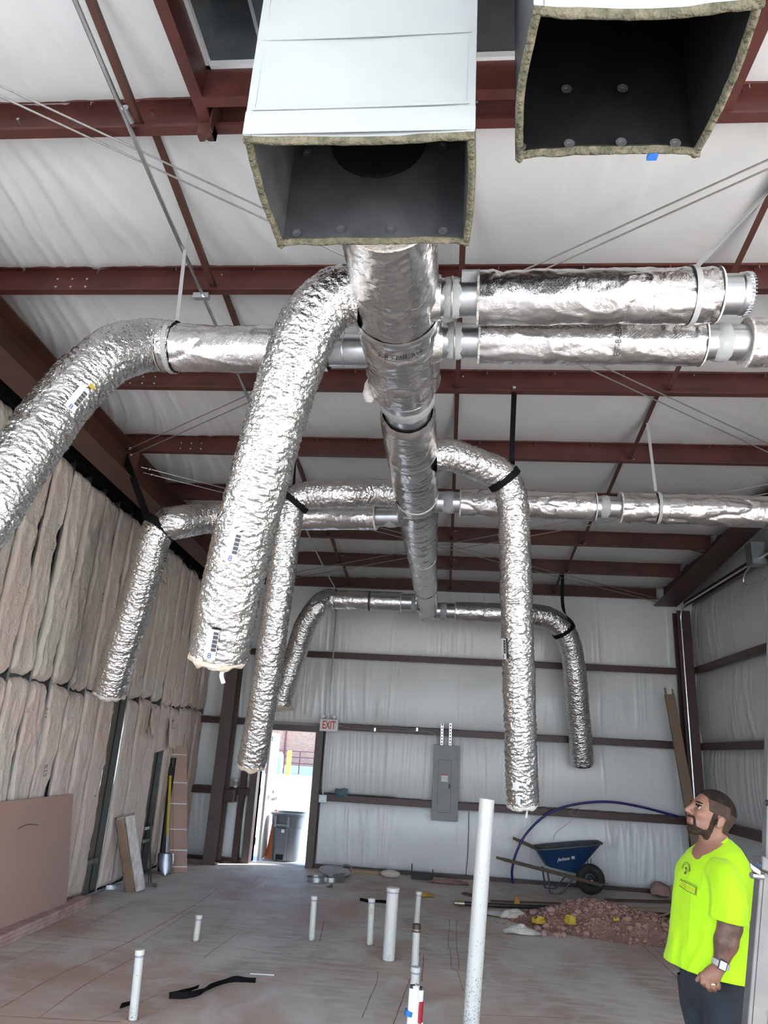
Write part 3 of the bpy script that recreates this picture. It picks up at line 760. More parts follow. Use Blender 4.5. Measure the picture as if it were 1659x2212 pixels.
MB().box((OPX0, OPY0, 5.42), (OPX0 + .008, OPY1 - .01, 6.0)).build('curb_side', 'galvanised_dull', cb, smooth=0)
MB().box((OPX1 - .008, OPY0, 5.42), (OPX1, OPY1 - .01, 6.0)).build('curb_side', 'galvanised_dull', cb, smooth=0)
MB().box((OPX0, OPY0, 5.42), (OPX1, OPY0 + .008, 6.0)).build('curb_side', 'galvanised_dull', cb, smooth=0)
MB().box((OPX0 - .1, OPY0 - .1, 6.0), (OPX1 + .1, OPY1 + .1, 6.05)).build('unit_base', 'black_gap', cb, smooth=0)
MB().box((OPX0 + .26, OPY0 + .1, 5.62), (OPX0 + .28, OPY1 - .01, 6.0)).build('divider', 'galvanised_dull', cb, smooth=0)
MB().box((OPX0 + .28, OPY1 - .30, 5.80), (OPX1 - .02, OPY1 - .28, 5.83)).build('flange_lip', 'galvanised', cb, smooth=0)
mb = MB().box((OPX0 - .01, OPY1 - .02, 5.412), (OPX1, OPY1 + .02, 5.45)).box((OPX0 - .02, 1.5, 5.412), (OPX0 + .02, OPY1 + .02, 5.45))
mb.build('white_lip', 'vinyl', cb, smooth=0)

# ================================================================== DOOR IN THE BACK WALL
d1 = thing('door_1', 'open steel back door in a dark bronze frame', None, ((DX0 + DX1) / 2, YB, 0), kind='structure')
MB().box((DX0 - .13, YB - .19, 0), (DX0, YB + .13, DH + .10)).build('jamb', 'bronze_frame', d1, smooth=0)
MB().box((DX1, YB - .19, 0), (DX1 + .13, YB + .13, DH + .10)).build('jamb', 'bronze_frame', d1, smooth=0)
MB().box((DX0, YB - .19, DH), (DX1, YB + .13, DH + .10)).build('head', 'bronze_frame', d1, smooth=0)
MB().box((DX0 - .30, YB - .17, 0), (DX0 - .20, YB - .02, GZ[1] + .1)).build('framing_post', 'dark_steel', d1, smooth=0)
MB().box((DX0, YB - .05, 0), (DX1, YB + .14, .015)).build('threshold', 'galvanised_dull', d1, smooth=0)
lf = MB().obox((-3.135, YB + .58, 1.06), (.022, 0, 0), (-.022, .45, 0), (0, 0, 1.045)).build('door_leaf', 'door_paint', d1, smooth=0)
MB().box((-3.11, YB + .22, .99), (-3.05, YB + .92, 1.06)).box((-3.11, YB + .80, .93), (-3.03, YB + .95, 1.12)).build('panic_bar', 'steel_bright', lf, smooth=0)
MB().box((-3.11, YB + .16, 1.96), (-3.07, YB + .40, 2.05)).build('door_closer', 'galvanised_dull', lf, smooth=0)
for z in (.25, 1.05, 1.85): MB().cyl((DX0 + .006, YB + .14, z), (DX0 + .006, YB + .14, z + .12), .014, n=8).build('hinge', 'galvanised', d1)
# trash can just outside
t = thing('trash_can', 'grey wheeled plastic trash can standing outside the open door', 'trash can', (-2.745, 13.72, -.02))
c0 = V(-2.745, 13.72, -.02)
def rrect(cx, cy, z, a, b, e, n=40):
    th = np.linspace(0, 2 * PI, n, endpoint=False); c, s = np.cos(th), np.sin(th)
    return np.stack([cx + a * np.sign(c) * np.abs(c) ** e, cy + b * np.sign(s) * np.abs(s) ** e, np.full(n, z)], -1)
def loft(name, rings, m, parent, cap0=True, cap1=False, smooth=50, **kw):
    P = np.array(rings); n, k = P.shape[:2]; vs = P.reshape(-1, 3).tolist()
    fs = [(i * k + j, i * k + (j + 1) % k, (i + 1) * k + (j + 1) % k, (i + 1) * k + j) for i in range(n - 1) for j in range(k)]
    if cap0: fs.append(tuple(range(k - 1, -1, -1)))
    if cap1: fs.append(tuple(range((n - 1) * k, n * k)))
    return finish(name, np.array(vs), fs, m, parent, smooth=smooth, **kw)
R = [(0, .215, .19), (.03, .23, .205), (.55, .255, .235), (.56, .275, .25), (.74, .285, .262), (.75, .31, .285), (.785, .31, .285), (.785, .27, .245), (.72, .26, .235), (.1, .2, .18)]
loft('body', [rrect(c0[0], c0[1], c0[2] + z, a, b, .62) for z, a, b in R], 'can_grey', t)
MB().box((c0[0] - .19, c0[1] - .285, c0[2] + .56), (c0[0] - .155, c0[1] - .24, c0[2] + .74)).box((c0[0] + .03, c0[1] - .285, c0[2] + .56), (c0[0] + .065, c0[1] - .24, c0[2] + .74)).box((c0[0] - .19, c0[1] - .29, c0[2] + .58), (c0[0] + .065, c0[1] - .26, c0[2] + .605)).build('handle', 'can_light', t, smooth=0, bevel=.006)
MB().box((c0[0] - .155, c0[1] - .255, c0[2] + .02), (c0[0] + .05, c0[1] - .222, c0[2] + .54)).build('front_panel', 'can_grey', t, smooth=0, bevel=.01)
MB().box((c0[0] - .12, c0[1] - .262, c0[2] + .035), (c0[0] + .01, c0[1] - .25, c0[2] + .12)).build('foot_grip', 'black_gap', t, smooth=0)
MB().box((c0[0] - .06, c0[1] - .262, c0[2] + .47), (c0[0] - .005, c0[1] - .254, c0[2] + .52)).build('sticker', 'label_white', t, smooth=0)
t = thing('traffic_cone', 'orange plastic cone leaning behind the trash can by the door leaf', 'cone', (-3.02, 13.86, -.02))
MB().lathe([(.03, .80), (.045, .62), (.11, .04), (.10, .03)], (-3.02, 13.86, -.02), n=20).build('cone', 'orange_plastic', t)
MB().box((-3.13, 13.75, -.02), (-2.91, 13.97, .02)).build('base', 'orange_plastic', t, smooth=0, bevel=.01)
# far yard: brick building, railing, bollard
bd = thing('building', 'brick building across the yard seen through the back door', 'building', (-10, 54, -.02))
MB().box((-26, 54, -.02), (6, 58, 9)).build('brick_wall', 'far_brick', bd, smooth=0)
for x in (-13.2, -11.6): MB().box((x, 53.9, .9), (x + .08, 54, 4.2)).build('window_mullion', 'fence_rail', bd, smooth=0)
for z in (3.2, 4.6, 5.6): MB().box((-16, 53.9, z), (-6, 54, z + .07)).build('brick_band', 'fence_rail', bd, smooth=0)
MB().box((-12.6, 53.88, 3.5), (-11.8, 54, 4.3)).build('wall_sign', 'label_white', bd, smooth=0)
MB().box((-26, 53.2, -.02), (6, 54, .5)).build('plinth', 'concrete_out', bd, smooth=0)
rl = thing('railing', 'dark red pipe railing in front of the brick building', 'railing', (-11.4, 52.5, -.02))
for x in (-14.5, -13.4, -12.3, -11.2, -10.1, -9.0): MB().cyl((x, 52.5, 0), (x, 52.5, 1.9 if x < -11 else 1.5), .04, n=6).build('post', 'fence_rail', rl)
for z in (.7, 1.1, 1.5): MB().cyl((-14.5, 52.5, z), (-8.6, 52.5, z), .035, n=6).build('rail', 'fence_rail', rl)
MB().cyl((-10.35, 50, -.02), (-10.35, 50, 1.55), .16, n=14).build('bollard', 'yellow_post', label='yellow bollard in front of the far brick building', cat='bollard')
MB().lathe([(.0, 0), (.3, 0), (.34, .5), (.30, 1.25), (.2, 1.4), (0, 1.42)], (-11.15, 50.5, -.02), n=14).build('blob', 'pale_blue', label='pale blue barrel of unclear kind beside the far railing', cat='blob')  # stand-in for an unclear pale thing in the yard
MB().lathe([(.0, 0), (.16, 0), (.2, .36), (.0, .36)], (-11.75, 50.2, -.02), n=14).build('item', 'red_paint', label='small red bucket beside the pale blue barrel outside', cat='item')  # stand-in for the red part of the same unclear thing

# ================================================================== DUCTWORK
def rect_duct(name, label, x0, x1, y0, y1, z0, z1, th, out_m, in_m, front_m, bow=.012):
    """board duct, open at the bottom; four lined boards with raw fibre edges"""
    t = thing(name, label, 'duct', ((x0 + x1) / 2, (y0 + y1) / 2, z0))
    def board(nm, A, B, Nn, m, mi, seed):
        # outer face and inner face; A -> B along the bottom edge, Nn points inside
        A, B, Nn = map(lambda q: np.asarray(q, float), (A, B, Nn)); n, k = 26, 30
        u = np.linspace(0, 1, n)[:, None]; v = np.linspace(0, 1, k)[None] ** 1.4
        bo = bow * np.sin(PI * u) * np.exp(-v * 4) * (1 if seed % 2 else -1)
        d = .004 * (fbm(st(u * 4, v * 6, seed), 3, seed) - .5)
        zb = .008 * (vn(st(u * 9, 0, seed), seed) - .5) * (1 - v)
        base = A + u[..., None] * (B - A) + (v * (z1 - z0) + zb)[..., None] * V(0, 0, 1)
        P = base + (bo + d)[..., None] * Nn
        Q = base + (bo + d + th)[..., None] * Nn
        if np.dot(np.cross(B - A, V(0, 0, 1)), Nn) > 0: P, Q2 = P[::-1], Q
        else: Q2 = Q[::-1]
        o = grid(nm, P, m, t, smooth=180)
        inner = grid('liner', Q2, mi, o, smooth=180)
        # raw edge along the bottom
        e = np.linspace(0, 1, 60)[:, None]; w = np.linspace(0, 1, 6)[None]
        ib = lambda arr: np.stack([np.interp(e[:, 0], np.linspace(0, 1, n), arr[:, 0, c]) for c in range(3)], -1)
        base0 = (A + u[..., None] * (B - A) + (bo + d)[..., None] * Nn + zb[..., None] * V(0, 0, 1))
        E0 = ib(base0)
        P = E0[:, None] + w[..., None] * th * Nn + (-.006 - .010 * np.sin(PI * w) - .012 * (fbm(st(e * 14, w * 2, seed), 3, seed + 9) - .4))[..., None] * V(0, 0, 1)
        P[:, 0, 2] = E0[:, 2] + .002; P[:, -1, 2] = E0[:, 2] + .004
        grid('raw_edge', P, 'fibre_edge', o, smooth=180)
        return o
    f = board('front_board', (x0, y0, z0), (x1, y0, z0), (0, 1, 0), front_m, in_m, 1)
    bk = board('back_board', (x0, y1, z0), (x1, y1, z0), (0, -1, 0), out_m, in_m, 3)
    l = board('side_board', (x0, y0, z0), (x0, y1, z0), (1, 0, 0), out_m, in_m, 2)
    r = board('side_board', (x1, y0, z0), (x1, y1, z0), (-1, 0, 0), out_m, in_m, 4)
    return t, f, bk, l, r
PX0, PX1, PY_0, PY_1, PZB = -.712, .043, 1.77, 2.30, 3.80
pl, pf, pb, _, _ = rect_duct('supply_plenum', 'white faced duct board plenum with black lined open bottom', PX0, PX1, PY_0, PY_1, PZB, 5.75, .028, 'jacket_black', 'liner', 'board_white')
# taped seams and a corner crease on the white face
for z, w in ((PZB + .115, .004), (PZB + .43, .005), (PZB + .70, .004)):
    x = np.linspace(PX0 + .02, PX1 - .02, 20); P = np.stack([x, np.full(20, PY_0 - .002), z + .006 * np.sin(x * 3)], -1)
    ribbon('taped_seam', P, (0, 0, 1), w * 2.2, 'board_white', pf, th=.003)
MB().box((PX0 - .001, PY_0 - .0025, PZB + .004), (PX1 + .001, PY_0 - .0005, PZB + .10)).build('bottom_tape', 'board_white', pf, smooth=0)
# black disc painted in for the dark trunk hole in the back board
hc = V(-.335, PY_1 - .052, 4.285)
MB().cyl(hc, hc + V(0, .02, 0), .195, n=40).build('dark_hole_disc', 'black_gap', pb)
MB().cyl(hc + V(-.01, -.012, -.02), hc + V(-.008, -.012, -.17), .0015, n=5).build('metal_sliver', 'steel_bright', pb)
def washers(t, spots):
    first = None
    for x, y, z in spots:
        if first is None: first = MB().lathe([(0, -.004), (.007, -.004), (.008, -.001), (.018, 0), (.018, .001)], (x, y, z), (0, -1, 0), n=16).build('pin_washer', 'washer', t); p0 = (x, y, z)
        else: copy_of(first, 'pin_washer', t, V(x, y, z) - V(*p0))
washers(pb, [(ay(px, py, PY_1 - .043)[0], PY_1 - .043, ay(px, py, PY_1 - .043)[2]) for px, py in ((641, 503), (736, 495), (845, 495), (957, 499), (664, 331), (955, 315))])
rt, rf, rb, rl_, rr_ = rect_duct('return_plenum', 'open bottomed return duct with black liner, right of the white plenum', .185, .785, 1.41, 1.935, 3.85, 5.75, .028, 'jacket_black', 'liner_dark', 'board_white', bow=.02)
washers(rb, [(ay(px, py, 1.875)[0], 1.875, ay(px, py, 1.875)[2]) for px, py in ((1125, 317), (1230, 310), (1342, 307), (1459, 309), (1224, 192), (1345, 191))])
p = ay(1407, 337, 1.935); MB().box((p[0] - .016, 1.912, 3.832), (p[0] + .016, 1.938, 3.846)).build('blue_tape', 'blue_tape', rb, smooth=0)

def foil(name, path, R, m, parent, kind='flex', seed=1, n=84, ends=(0, 0), lump=1.0):
    """wrinkled foil jacket along path; R scalar or one radius per point"""
    path = np.asarray(path, float); k = len(path); th = np.linspace(0, 2 * PI, n, endpoint=False)
    s = np.concatenate([[0], np.cumsum(np.linalg.norm(np.diff(path, axis=0), axis=1))])
    Rr = np.broadcast_to(np.asarray(R, float), (k,))
    S, TH = np.broadcast_arrays(s[:, None], th[None]); C, Sn = np.cos(TH) * Rr[:, None], np.sin(TH) * Rr[:, None]
    tw = S + .012 * np.sin(TH * 2 + S * 9) + .02 * (fbm(st(C * 6, Sn * 6, S * 5), 2, seed) - .5)
    if kind == 'flex':
        wj = .05 * (fbm(st(C * 14, Sn * 14, S * 11), 2, seed + 7) - .5)
        d = .006 * (ridge(st(C * 9, Sn * 9, (tw + wj) * 40), seed) ** 2 - .4) + .0075 * (ridge(st(C * 20, Sn * 20, (tw + wj) * 62), seed + 1) ** 3 - .3) + .0045 * (ridge(st(C * 42 + S * 20, Sn * 42, (tw - wj) * 90), seed + 3) ** 2 - .4) + .014 * lump * (fbm(st(C * 5, Sn * 5, S * 5), 2, seed + 2) - .5)
    else:
        d = .006 * lump * (fbm(st(C * 4, Sn * 4, S * 3), 2, seed) - .5) + .004 * lump * ridge(st(C * 11 + S * 2, Sn * 11, S * 6), seed + 1) ** 5 - .007 * lump * ridge(st(C * 4, Sn * 4, S * 3 + seed), seed + 2) ** 9 + .0035 * (ridge(st(C * 45, Sn * 45, S * 45), seed + 5) ** 2 - .4) + .0025 * (vn(st(C * 90, Sn * 90, S * 90), seed + 6) - .5)
    RR = Rr[:, None] + d
    if ends[0]: RR = RR * (1 - .10 * np.exp(-S / .03))
    P = sweep(path, RR, n)
    o = grid(name, P, m, parent, cv=True, smooth=180)
    return o
def straight(a, b, ds=.009): a, b = np.asarray(a, float), np.asarray(b, float); n = max(3, int(np.linalg.norm(b - a) / ds)); return a + np.linspace(0, 1, n)[:, None] * (b - a)
def pipe(name, a, b, r, m, parent, r2=None, n=40, beads=()):
    mb = MB().cyl(a, b, r, r2, n=n, cap=False); return mb.build(name, m, parent, smooth=60)
def ring(name, c, d, R, w, m, parent, th=.006, n=48, rough=0.0, seed=1):
    """band around a duct"""
    a, b, d = basis(d); t = np.linspace(0, 2 * PI, n, endpoint=False); us = np.linspace(-.5, .5, 6)
    rows = []
    for u in us:
        rr = R + th * (1 - (2 * abs(u)) ** 4) + rough * (vn(st(np.cos(t) * 3, np.sin(t) * 3, u * 3 + seed), seed) - .3)
        ww = u * w * (1 + (.5 * (vn(st(np.cos(t) * 4, np.sin(t) * 4, seed), seed) - .5) if rough else 0))
        rows.append(np.asarray(c) + d * np.asarray(ww)[..., None] * np.ones((n, 1)) + np.asarray(rr)[..., None] * (np.cos(t)[:, None] * a + np.sin(t)[:, None] * b) if np.ndim(ww) else np.asarray(c) + d * ww + rr[:, None] * (np.cos(t)[:, None] * a + np.sin(t)[:, None] * b))
    return grid(name, np.array(rows), m, parent, cv=True, smooth=180)
def cut_end(path, R, parent, seed, m='wool_pink', rag=.03):
    """raw insulation annulus and black disc for the unlit bore at the open end of a flex duct (end = last point)"""
    A, B, T = frames(path); c, a, b, d = path[-1], A[-1], B[-1], T[-1]; n = 60
    t = np.linspace(0, 2 * PI, n, endpoint=False); rows = []
    for j, (rr, h) in enumerate(((R * 1.0, -.02), (R * 1.0, .015), (R * .88, .03), (R * .70, .018), (R * .60, -.005), (R * .56, -.10))):
        hh = h + (rag * (fbm(st(np.cos(t) * 2.4, np.sin(t) * 2.4, seed + j * .3), 3, seed) - .45) * 2 if 0 < j < 5 else 0)
        r2 = rr * (1 + .10 * (vn(st(np.cos(t) * 3, np.sin(t) * 3, seed + j), seed + 2) - .5))
        rows.append(c + np.broadcast_to(np.asarray(hh), (n,))[:, None] * d + r2[:, None] * (np.cos(t)[:, None] * a + np.sin(t)[:, None] * b))
    o = grid('raw_insulation_end', np.array(rows), m, parent, cv=True, smooth=180)
    MB().cyl(c - d * .10, c - d * .104, R * .58, n=24).build('dark_bore_disc', 'black_gap', parent)  # black disc puts the shade of the bore into colour
    return o
def near(path, p): return int(np.argmin(np.linalg.norm(np.asarray(path) - np.asarray(p), axis=1)))
def face_theta(path, i, A, B, off=0.0):
    d = CC - path[i]; return math.atan2(np.dot(d, B[i]), np.dot(d, A[i])) + off
def on_tube(name, vs, fs, path, R, s0, off, m, parent, lift=.012, turn=0.0):
    """lay flat (u along duct, v around duct) geometry onto a tube at arc position s0; off = angle from the camera side"""
    path = np.asarray(path, float); A, B, T = frames(path); s = np.concatenate([[0], np.cumsum(np.linalg.norm(np.diff(path, axis=0), axis=1))])
    i0 = int(np.argmin(abs(s - s0))); t0 = face_theta(path, i0, A, B, off); vs = np.asarray(vs, float)
    c, q = math.cos(turn), math.sin(turn); u = vs[:, 0] * c - vs[:, 1] * q; v = vs[:, 0] * q + vs[:, 1] * c
    ss = np.clip(s0 + u, 0, s[-1]); th = t0 - v / R
    pos = np.stack([np.interp(ss, s, path[:, k]) for k in range(3)], -1); a = np.stack([np.interp(ss, s, A[:, k]) for k in range(3)], -1); b = np.stack([np.interp(ss, s, B[:, k]) for k in range(3)], -1)
    P = pos + (R + lift) * (np.cos(th)[:, None] * a + np.sin(th)[:, None] * b)
    return finish(name, P, fs, m, parent, smooth=0)
def patch(w, h, n=6):
    u = np.linspace(-w / 2, w / 2, n); v = np.linspace(-h / 2, h / 2, n); U, Vv = np.meshgrid(u, v, indexing='ij')
    vs = np.stack([U.ravel(), Vv.ravel(), 0 * U.ravel()], -1); fs = [(i * n + j, (i + 1) * n + j, (i + 1) * n + j + 1, i * n + j + 1) for i in range(n - 1) for j in range(n - 1)]
    return vs, fs
def flex_label(path, R, s0, off, parent):
    v, f = patch(.17, .062); o = on_tube('duct_label', v, f, path, R, s0, off, 'label_white', parent, .013)
    v, f = patch(.11, .026); v = v + V(-.018, .015, 0); on_tube('barcode', v, f, path, R, s0, off, 'label_dark', o, .0145)
    for k in range(4):
        v, f = patch(.005, .026, 2); v = v + V(-.055 + k * .024, .015, 0); on_tube('barcode_gap', v, f, path, R, s0, off, 'label_grey', o, .0155)
    v, f = text_tris('8', .045); on_tube('size_number', v, f, path, R, s0 + .065, off, 'label_blue', o, .016, turn=PI / 2)

# ---- trunk duct along the room
TX = -.335
def tz(Y): return 4.33 - .0195 * (Y - 3.0)
tr = thing('trunk_duct', 'foil wrapped round trunk duct running from the white plenum to the back wall', 'duct', (TX, 7, 4.0))
def tp(Y): return V(TX, Y, tz(Y))
pipe('collar', tp(PY_1), tp(2.85), .20, 'galvanised', tr)
foil('foil_wrap', straight(tp(2.72), tp(3.52)), .238, 'foil_wrap', tr, 'wrap', 3, n=120)
MB().lathe([(.200, 0), (.238, -.004), (.243, .004)], tp(2.715), (0, 1, 0), n=48).build('cut_wool_edge', 'wool_white', tr)
ring('foil_tape', tp(3.51), (0, 1, 0), .243, .075, 'tape_foil', tr, .006)
s2 = straight(tp(3.49), tp(4.32)); foil('foil_wrap', s2, np.interp(np.linspace(0, 1, len(s2)), [0, .25, .6, .95, 1], [.240, .242, .238, .236, .222]), 'foil_wrap', tr, 'wrap', 8, n=120, lump=2.2)
vs, fs = text_tris('2-JM MICRO', .05); on_tube('printed_text', vs, fs, s2, .24, .12, .05, 'ink', tr, .012, turn=PI / 2)
# loose tuft where the wrap ends
u = np.linspace(0, PI, 10)[:, None]; v = np.linspace(0, 2 * PI, 14, endpoint=False)[None]; P = st(np.sin(u) * np.cos(v) * .045, np.sin(u) * np.sin(v) * .05, np.cos(u) * .09 + 0 * v); P = P * (1 + .5 * (fbm(P * 30, 3, 4)[..., None] - .5))
grid('wool_tuft', P + V(TX - .235, 4.28, 4.22), 'wool_white', tr, cv=True, smooth=180)
pipe('reducer', tp(4.28), tp(4.52), .205, 'galvanised', tr, .192)
ring('reducer_bead', tp(4.36), (0, 1, 0), .200, .015, 'galvanised', tr, .005)
ring('mastic_band', tp(4.50), (0, 1, 0), .192, .13, 'mastic', tr, .010, rough=.004, seed=3)
pipe('reducer', tp(4.52), tp(4.82), .180, 'galvanised', tr, .170)
s3 = straight(tp(4.72), tp(6.42)); foil('foil_wrap', s3, np.interp(np.linspace(0, 1, len(s3)), [0, .03, .1, 1], [.185, .205, .212, .205]), 'foil_wrap', tr, 'wrap', 13, n=110)
vs, fs = text_tris('JM 2-8 MICRO', .045); on_tube('printed_text', vs, fs, s3, .21, 1.1, .15, 'ink', tr, .012, turn=PI / 2)
ring('white_band', tp(6.42), (0, 1, 0), .207, .05, 'tape_white', tr, .006)
s4 = straight(tp(6.42), tp(8.5)); foil('foil_wrap', s4, np.interp(np.linspace(0, 1, len(s4)), [0, .25, .5, 1], [.206, .212, .20, .176]), 'foil_wrap', tr, 'wrap', 21, n=100, lump=2.0)
ring('white_band', tp(8.5), (0, 1, 0), .178, .05, 'tape_white', tr, .006)
s5 = straight(tp(8.5), tp(11.95)); foil('foil_wrap', s5, np.interp(np.linspace(0, 1, len(s5)), [0, .45, .5, 1], [.176, .172, .165, .160]), 'foil_wrap', tr, 'wrap', 29, n=90)
ring('foil_tape', tp(10.15), (0, 1, 0), .170, .03, 'label_dark', tr, .004)
ring('foil_tape', tp(11.3), (0, 1, 0), .163, .04, 'tape_foil', tr, .006)
u = np.linspace(0, PI / 2, 12)[:, None]; v = np.linspace(0, 2 * PI, 60, endpoint=False)[None]
P = st(np.cos(u) * np.cos(v) * .16, np.sin(u) * .10 + 0 * v, np.cos(u) * np.sin(v) * .16) * (1 + .05 * (fbm(st(np.cos(v) * 3 + u * 0, np.sin(v) * 3 + u * 0, u * 5 + v * 0), 3, 3)[..., None] - .5))
grid('end_cap', P + tp(11.94), 'foil_wrap', tr, cv=True, smooth=180)
for a, b, w in ((5.4, 5.75, .012), (7.0, 7.2, .010)): ring('foil_tape', tp(a), (0, 1, 0), .206, .04, 'tape_foil', tr, .008)

# ---- rigid branches to the right
def branch(name, label, Y, z, r, start, segs, group='rigid branch ducts'):
    """segs: list of (kind, x0, x1, radius) along +-X at depth Y(x0)"""
    t = thing(name, label, 'duct', (start, Y, z), group)
    return t
def seg(t, kind, a, b, R, seed=1, **kw):
    a, b = np.asarray(a, float), np.asarray(b, float); d = unit(b - a)
    if kind == 'pipe': return pipe('galvanised_pipe', a, b, R, 'galvanised', t, **kw)
    if kind == 'mastic': return ring('mastic_band', (a + b) / 2, d, R, np.linalg.norm(b - a), 'mastic', t, .007, rough=.003, seed=seed)
    if kind == 'foil':
        o = foil('foil_wrap', straight(a, b), R, 'foil_wrap', t, 'wrap', seed, n=84, **kw)
        MB().lathe([(R * .74, .0), (R + .002, -.006), (R + .008, .006)], a, d, n=40).build('cut_wool_edge', 'wool_white', o)
        MB().lathe([(R * .74, .0), (R + .002, -.006), (R + .008, .006)], b, -d, n=40).build('cut_wool_edge', 'wool_white', o)
        return o
r8, rw = .106, .142
za = tz(3.4); Ya = 3.385
t = branch('branch_duct', 'upper right foil branch with open crimped end, nearest to the camera', Ya, za, r8, .5, None)
seg(t, 'pipe', (TX + .19, Ya, za), (.70, Ya, za), r8); seg(t, 'mastic', (-.07, Ya, za), (.02, Ya, za), r8, 2); ring('pipe_bead', (-.025, Ya, za), (1, 0, 0), r8, .012, 'galvanised', t, .012)
MB().obox((.07, Ya - .105, za + .05), (.045, 0, 0), (0, .004, .01), (0, -.02, .035)).build('mastic_smear', 'mastic', t, smooth=0)
seg(t, 'foil', (.115, Ya, za), (1.385, Ya - .01, za + .01), rw + .004, 31, lump=2.0)
seg(t, 'pipe', (1.35, Ya - .01, za + .01), (1.545, Ya - .012, za + .012), r8 + .004)
ring('crimped_end', (1.515, Ya - .012, za + .012), (1, 0, 0), r8 + .002, .05, 'galvanised', t, .008)
mb = MB()
for k in range(36):
    q = 2 * PI * k / 36; mb.bar((1.522, Ya - .012 + .114 * math.cos(q), za + .012 + .114 * math.sin(q)), (1.552, Ya - .012 + .112 * math.cos(q), za + .012 + .112 * math.sin(q)), .008, .006)
mb.build('crimp_ribs', 'galvanised', t, smooth=0, kind='stuff')
MB().cyl((1.42, Ya, za), (1.422, Ya, za), r8 - .01, n=30).build('dark_bore_disc', 'black_gap', t)  # black disc stands for the shaded inside of the pipe
P = np.array([[TX + .15, Ya, za], [TX + .22, Ya, za], [TX + .25, Ya, za]]); foil('saddle_wrap', spline(P, .012), np.linspace(.15, .12, len(spline(P, .012))), 'foil_wrap', t, 'wrap', 5, n=70)
zb_, Yb_ = tz(3.82), 3.81
t = branch('branch_duct', 'lower right foil branch running out of the picture', Yb_, zb_, r8, .8, None)
seg(t, 'pipe', (TX + .19, Yb_, zb_), (1.9, Yb_, zb_), r8); seg(t, 'mastic', (-.05, Yb_, zb_), (.04, Yb_, zb_), r8, 4); ring('pipe_bead', (-.005, Yb_, zb_), (1, 0, 0), r8, .012, 'galvanised', t, .012)
seg(t, 'foil', (.14, Yb_, zb_), (1.45, Yb_, zb_), rw - .006, 37, lump=1.6)
seg(t, 'mastic', (1.52, Yb_, zb_), (1.60, Yb_, zb_), r8, 6)
seg(t, 'foil', (1.70, Yb_, zb_), (2.7, Yb_, zb_), rw, 41)
seg(t, 'pipe', (2.6, Yb_, zb_), (3.2, Yb_, zb_), r8)
P = np.array([[TX + .15, Yb_, zb_], [TX + .22, Yb_, zb_], [TX + .26, Yb_, zb_]]); foil('saddle_wrap', spline(P, .012), np.linspace(.16, .12, len(spline(P, .012))), 'foil_wrap', t, 'wrap', 6, n=70)
vs, fs = text_tris('ET-8-35', .05); on_tube('printed_text', vs, fs, straight((.14, Yb_, zb_), (1.45, Yb_, zb_)), rw, .80, .0, 'ink', t, .010, turn=PI / 2)
zf, Yf_ = tz(6.62), 6.62
t = branch('branch_duct', 'middle right foil branch in three wrapped lengths reaching the right wall', Yf_, zf, r8, 1.4, None)
seg(t, 'pipe', (TX + .17, Yf_, zf), (3.1, Yf_ + .02, zf), r8); seg(t, 'mastic', (-.08, Yf_, zf), (.03, Yf_, zf), r8, 8)
seg(t, 'foil', (.09, Yf_, zf), (1.38, Yf_ + .01, zf), rw - .004, 43, lump=2.2)
seg(t, 'mastic', (1.43, Yf_ + .01, zf), (1.51, Yf_ + .01, zf), r8, 9)
seg(t, 'foil', (1.62, Yf_ + .01, zf), (3.02, Yf_ + .02, zf - .01), rw + .004, 47, lump=2.2)
pth = spline([(2.96, Yf_ + .02, zf), (3.10, Yf_ + .02, zf - .02), (3.22, Yf_ + .02, zf - .12), (3.27, Yf_ + .02, zf - .4), (3.27, Yf_ + .02, zf - 1.3)], .012)
foil('flex_jacket', pth, .155, 'foil_flex', t, 'flex', 49, n=70)

# ---- flex drops
def flexdrop(label, pts, R, seed, s_label=None, wool='wool_pink', cut=True, group='flexible duct drops', rag=.03, lab_off=0):
    path = spline(pts, .0065)
    t = thing('flex_duct', label, 'duct', path[-1], group)
    foil('flex_jacket', path, R, 'foil_flex', t, 'flex', seed, n=max(72, int(2 * PI * R / .008)))
    if cut: cut_end(path, R, t, seed, wool, rag)
    for s0 in (s_label or []): flex_label(path, R, s0, lab_off, t)
    return t, path
# big flex hanging in front of the trunk (left)
zc = tz(3.4)
t, pc = flexdrop('thick foil flex duct bending off the trunk and hanging nearest to the camera', [(TX - .16, 3.40, zc), (-.60, 3.40, zc + .03), dp(712, 652, 4.0), dp(664, 712, 3.98), dp(622, 825, 3.98), dp(576, 980, 4.0), dp(534, 1130, 4.03), dp(497, 1290, 4.05), dp(474, 1415, 4.08)], .166, 51, wool='wool_pink', rag=.05)
L = np.concatenate([[0], np.cumsum(np.linalg.norm(np.diff(pc, axis=0), axis=1))])
flex_label(pc, .166, L[near(pc, dp(541, 1182, 4.0))], .25, t); flex_label(pc, .166, L[near(pc, dp(499, 1380, 4.05))], .30, t)
MB().tube(spline([pc[-1] + V(.06, -.05, -.0), pc[-1] + V(.07, -.05, -.05), pc[-1] + V(.045, -.06, -.11), pc[-1] + V(.06, -.05, -.16)], .01), [.012, .010, .014, .018, .022, .02, .014, .006][0], n=8).build('hanging_wool', 'wool_white', t)
